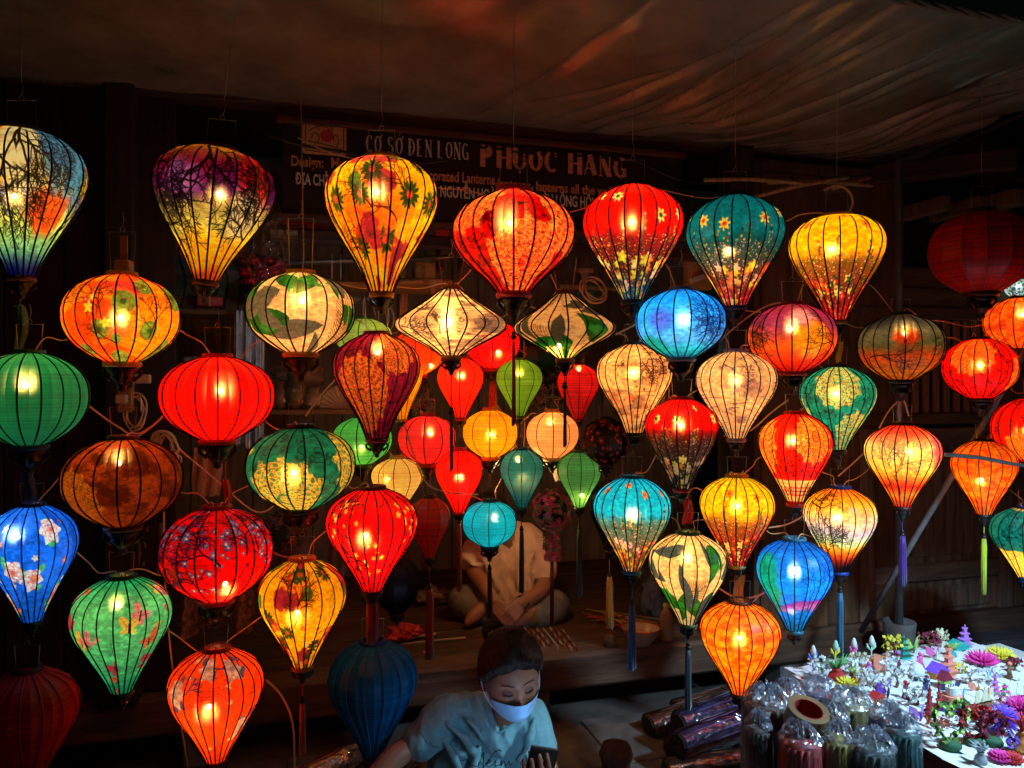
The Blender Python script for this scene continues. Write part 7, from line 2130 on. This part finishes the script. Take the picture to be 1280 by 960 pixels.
for (a, b, l, c) in (((502, 806), (582, 797), "long pale stick lying across the platform left of the woman's head", (.50, .38, .28)), ((505, 800), (545, 792), "shorter pale stick crossing the long one", (.45, .3, .2)), ((531, 800), (530, 832), "pale ribbon end hanging over the platform edge", (.55, .38, .3))):
    A_, B_ = onp(*a, PZ + .008), onp(*b, PZ + .014); 
    if c[0] == .55: A_ = onp(531, 812, PZ + .004); B_ = A_ + Vector((0, -.012, -.07)); A_.y -= .02; B_.y = A_.y
    o = A_.copy(); q = MB(); q.tube([A_ - o, (A_ - o).lerp(B_ - o, .5) + Vector((0, 0, .003)), B_ - o], [.006, .004, .006], 6)
    tag(q.build("pale_stick", mat("pale_stick_%d" % int(c[0] * 100), c, rough=.6), loc=o), l, "stick")
stb = thing("wood_offcut", onp(762, 808), "small round wood offcut lying on the platform left of the bowl", "offcut")
q = MB(); q.lathe([(0, 0), (.026, 0), (.028, .03), (.020, .055), (0, .058)][::-1], 12); q.build("block", M_WOOD, stb)
crumple("cloth_heap", "small heap of red cloth scraps on the platform behind the unlit blue lantern", onp(505, 790, PZ + .03), (.07, .05, .035), mat("red_scrap", None), "cloth heap", 41, .5)
crumple("cloth_heap", "heap of brown cloth on the platform under the unlit red lantern", onp(545, 745, PZ + .04), (.10, .07, .04), mat("brown_silk", None), "cloth heap", 44, .5)
# tan flex cords strung from collar to collar
def short(l):
    for w in (",", " with ", " printed ", " over ", " below ", " in front", " hanging ", " half ", " between ", " behind ", " under ", " beside ", " peeping ", " cut "):
        l = l.split(w)[0]
    return " ".join([w for w in l.split() if w not in ("lantern", "small", "plain", "bright", "and")][:5])
rc = random.Random(12); done = set(); nc = 0
T_ = [q for q in TOPS if q[4]]
for i, a in enumerate(T_):
    near = sorted(((math.hypot(a[0] - b[0], (a[1] - b[1]) * 1.15), j) for j, b in enumerate(T_) if j != i and b[3] == a[3]))[:4]
    for dist, j in near[:3]:
        if (min(i, j), max(i, j)) in done or dist > 190 or rc.random() < .25: continue
        done.add((min(i, j), max(i, j))); b = T_[j]; nc += 1
        sg_ = 1 if b[0] > a[0] else -1
        ra, rb2 = 8, 8; sag = rc.uniform(8, 46) * (.6 if a[3] else 1); tb_ = max(a[2], b[2]) + .10
        pts = [PT(a[0] + sg_ * 3, a[1] + 2, a[2]), PT(a[0] + sg_ * ra, a[1] - rc.uniform(1, 8), a[2] + .03)]
        for f in (.22, .42, .62, .8):
            pts.append(PT(a[0] + (b[0] - a[0]) * f + rc.uniform(-6, 6), a[1] + (b[1] - a[1]) * f + sag * 4 * f * (1 - f) * .8 - 8 + rc.uniform(-9, 9), tb_ + rc.uniform(-.02, .06)))
        pts += [PT(b[0] - sg_ * rb2, b[1] - rc.uniform(1, 8), b[2] + .03), PT(b[0] - sg_ * 3, b[1] + 2, b[2])]
        cable("tan cord from the %s to the %s" % (short(a[5]), short(b[5])), pts, .0018, M_CORD, "flex_cord", "cord", group="tan cords strung between the lanterns")

# goods packed on the shelves and hung at the back
GOODS = [(585, 292, .90, 34, 20, (.50, .12, .06), "flat red brown parcel on the upper shelf left of the largest red lantern's rim"),
 (690, 292, .90, 40, 16, (.34, .30, .26), "grey parcel on the upper shelf right of the largest red lantern"),
 (455, 290, .92, 30, 14, (.45, .42, .40), "pale parcel at the end of the basket shelf behind the yellow flower lantern"),
 (330, 348, .86, 36, 22, (.30, .42, .46), "bluish wrapped parcel under the basket shelf at the left"),
 (530, 349, .86, 26, 20, (.62, .34, .12), "orange carton on the orange lit shelf left of the largest red lantern"),
 (495, 349, .88, 22, 14, (.40, .40, .38), "grey tin on the orange lit shelf beside the yellow lantern's foot"),
 (190, 384, .50, 26, 16, (.50, .20, .08), "small ochre parcel in front of the painted landscape"),
 (262, 384, .48, 30, 12, (.55, .06, .05), "flat red parcel in front of the painted landscape at the right"),
 (190, 466, .48, 34, 26, (.42, .22, .10), "brown carton on the low shelf behind the plain red lantern's left side"),
 (245, 466, .50, 28, 20, (.36, .30, .24), "grey brown carton on the low shelf behind the plain red lantern"),
 (305, 466, .48, 26, 30, (.60, .56, .52), "white wrapped box on the low shelf right of the plain red lantern"),
 (452, 508, .62, 24, 26, (.46, .24, .12), "brown box at the right end of the jar shelf behind the magenta lantern")]
for (px, py, t, w, h, c, l) in GOODS:
    p = PT(px, py, t); k = p.y / FPX
    g_ = thing("parcel", p, l, "parcel", rz=ALPHA + rc.uniform(-.2, .2))
    q = MB(); q.box((0, 0, h * k / 2), (w * k, .12, h * k), bevel=.006); q.build("wrapping", mat("wrap_%d_%d_%d" % tuple(int(x * 99) for x in c), c, rough=.45, var=.35, scale=20, bump=.3), g_)
    q = MB(); q.box((0, 0, h * k / 2), (.008, .123, h * k + .002)); q.build("string", M_RAWWOOD, g_)
HANG = [(505, 398, .45, 9, 62, (.62, .30, .10), "orange wooden strip hanging beside the yellow lantern's finial"),
 (690, 400, .60, 8, 50, (.50, .24, .08), "brown wooden strip hanging at the back right of the largest red lantern"),
 (732, 395, .60, 30, 60, (.07, .16, .08), "dark green cloth hanging under the cord loop by the leafy diamond lantern"),
 (828, 470, .35, 16, 46, (.06, .12, .35), "dark blue tassel cloth hanging below the sky blue wide lantern"),
 (832, 520, .30, 16, 50, (.60, .36, .08), "yellow brown tied tassel behind the dark footed red lantern"),
 (552, 560, .55, 12, 46, (.30, .14, .06), "brown strip hanging at the back left of the scarlet small lantern"),
 (180, 600, -.30, 10, 60, (.50, .24, .10), "folded orange brown tassel hanging under the brown paper lantern's right side"),
 (258, 590, -.2, 34, 60, (.62, .30, .14), "peach silk scrap hanging above the red plum lantern"),
 (700, 590, .30, 16, 22, (.55, .50, .44), "small white tag hanging above the pink flower ball"),
 (420, 700, .35, 26, 40, (.25, .12, .06), "brown cloth hanging behind the foot of the bright red blossom lantern"),
 (905, 430, -.6, 12, 42, (.02, .14, .18), "dark teal ribbon tied above the cream lantern with purple ink"),
 (1050, 440, -.6, 6, 26, (.70, .52, .06), "yellow ribbon end hanging right of the plum red sunset lantern"),
 (860, 640, -.7, 12, 30, (.75, .05, .03), "red ribbon tied above the white lantern with green leaves"),
 (925, 735, -.8, 12, 34, (.70, .50, .08), "yellow ribbon tied above the amber lace lantern"),
 (25, 410, -.9, 12, 56, (.06, .16, .09), "dark green folded tassel hanging above the plain green lantern"),
 (35, 610, -.9, 14, 44, (.05, .09, .08), "black green folded tassel above the blue peony lantern"),
 (282, 620, -.85, 9, 40, (.75, .05, .03), "red ribbon end tied above the red plum lantern")]
for (px, py, t, w, h, c, l) in HANG:
    p = PT(px, py - h / 2, t); k = p.y / FPX; r = random.Random(px)
    q = MB(); n = 9; rows = 8; vs, fs = [], []
    for j in range(rows + 1):
        for i in range(n + 1):
            u = i / n - .5; v = j / rows
            vs.append((u * w * k * (.7 + .4 * math.sin(v * 2 + .4)) + .004 * math.sin(v * 5 + px), .010 * math.sin(u * 14 + v * 2), -v * h * k + .004 * math.sin(u * 20)))
    for j in range(rows):
        for i in range(n):
            a = j * (n + 1) + i; fs.append((a, a + n + 1, a + n + 2, a + 1))
    q.add(vs, fs, True); q.tube([(0, 0, 0), (0, 0, .05)], .0015, 4)
    tag(q.build("hanging_ribbon", mat("ribbon_%d_%d_%d" % tuple(int(x * 99) for x in c), c, rough=.6, var=.3, scale=60, stretch=(1, 1, .1)), loc=p), l, "ribbon")

# two bare work bulbs: one over the seated man, one by the shelves (both hang behind lanterns)
def work_bulb(label, px, py, t, cool, pw):
    b = thing("bare_bulb", PT(px, py, t), label, "light bulb")
    q = MB(); q.ball((0, 0, 0), .017, 14, 10, sc=(1, 1, 1.15)); q.build("glass_bulb", bulb_material(cool, pw), b)
    q = MB(); q.lathe([(0, .058), (.012, .056), (.013, .022), (.009, .020), (0, .020)], 12); q.build("socket", M_BLACKPL, b)
    q = MB(); q.tube([(0, 0, .056), (.01, 0, .2), (0, 0, 2.45 - b.location.z)], .002, 5); q.build("cable", M_CORD, b)
work_bulb("bare warm bulb hanging behind the small teal balloon lantern, above the seated man", 653, 596, .16, False, 290)
work_bulb("bare white bulb hanging behind the cream leafy lantern, near the shelves", 376, 392, -.30, True, 120)
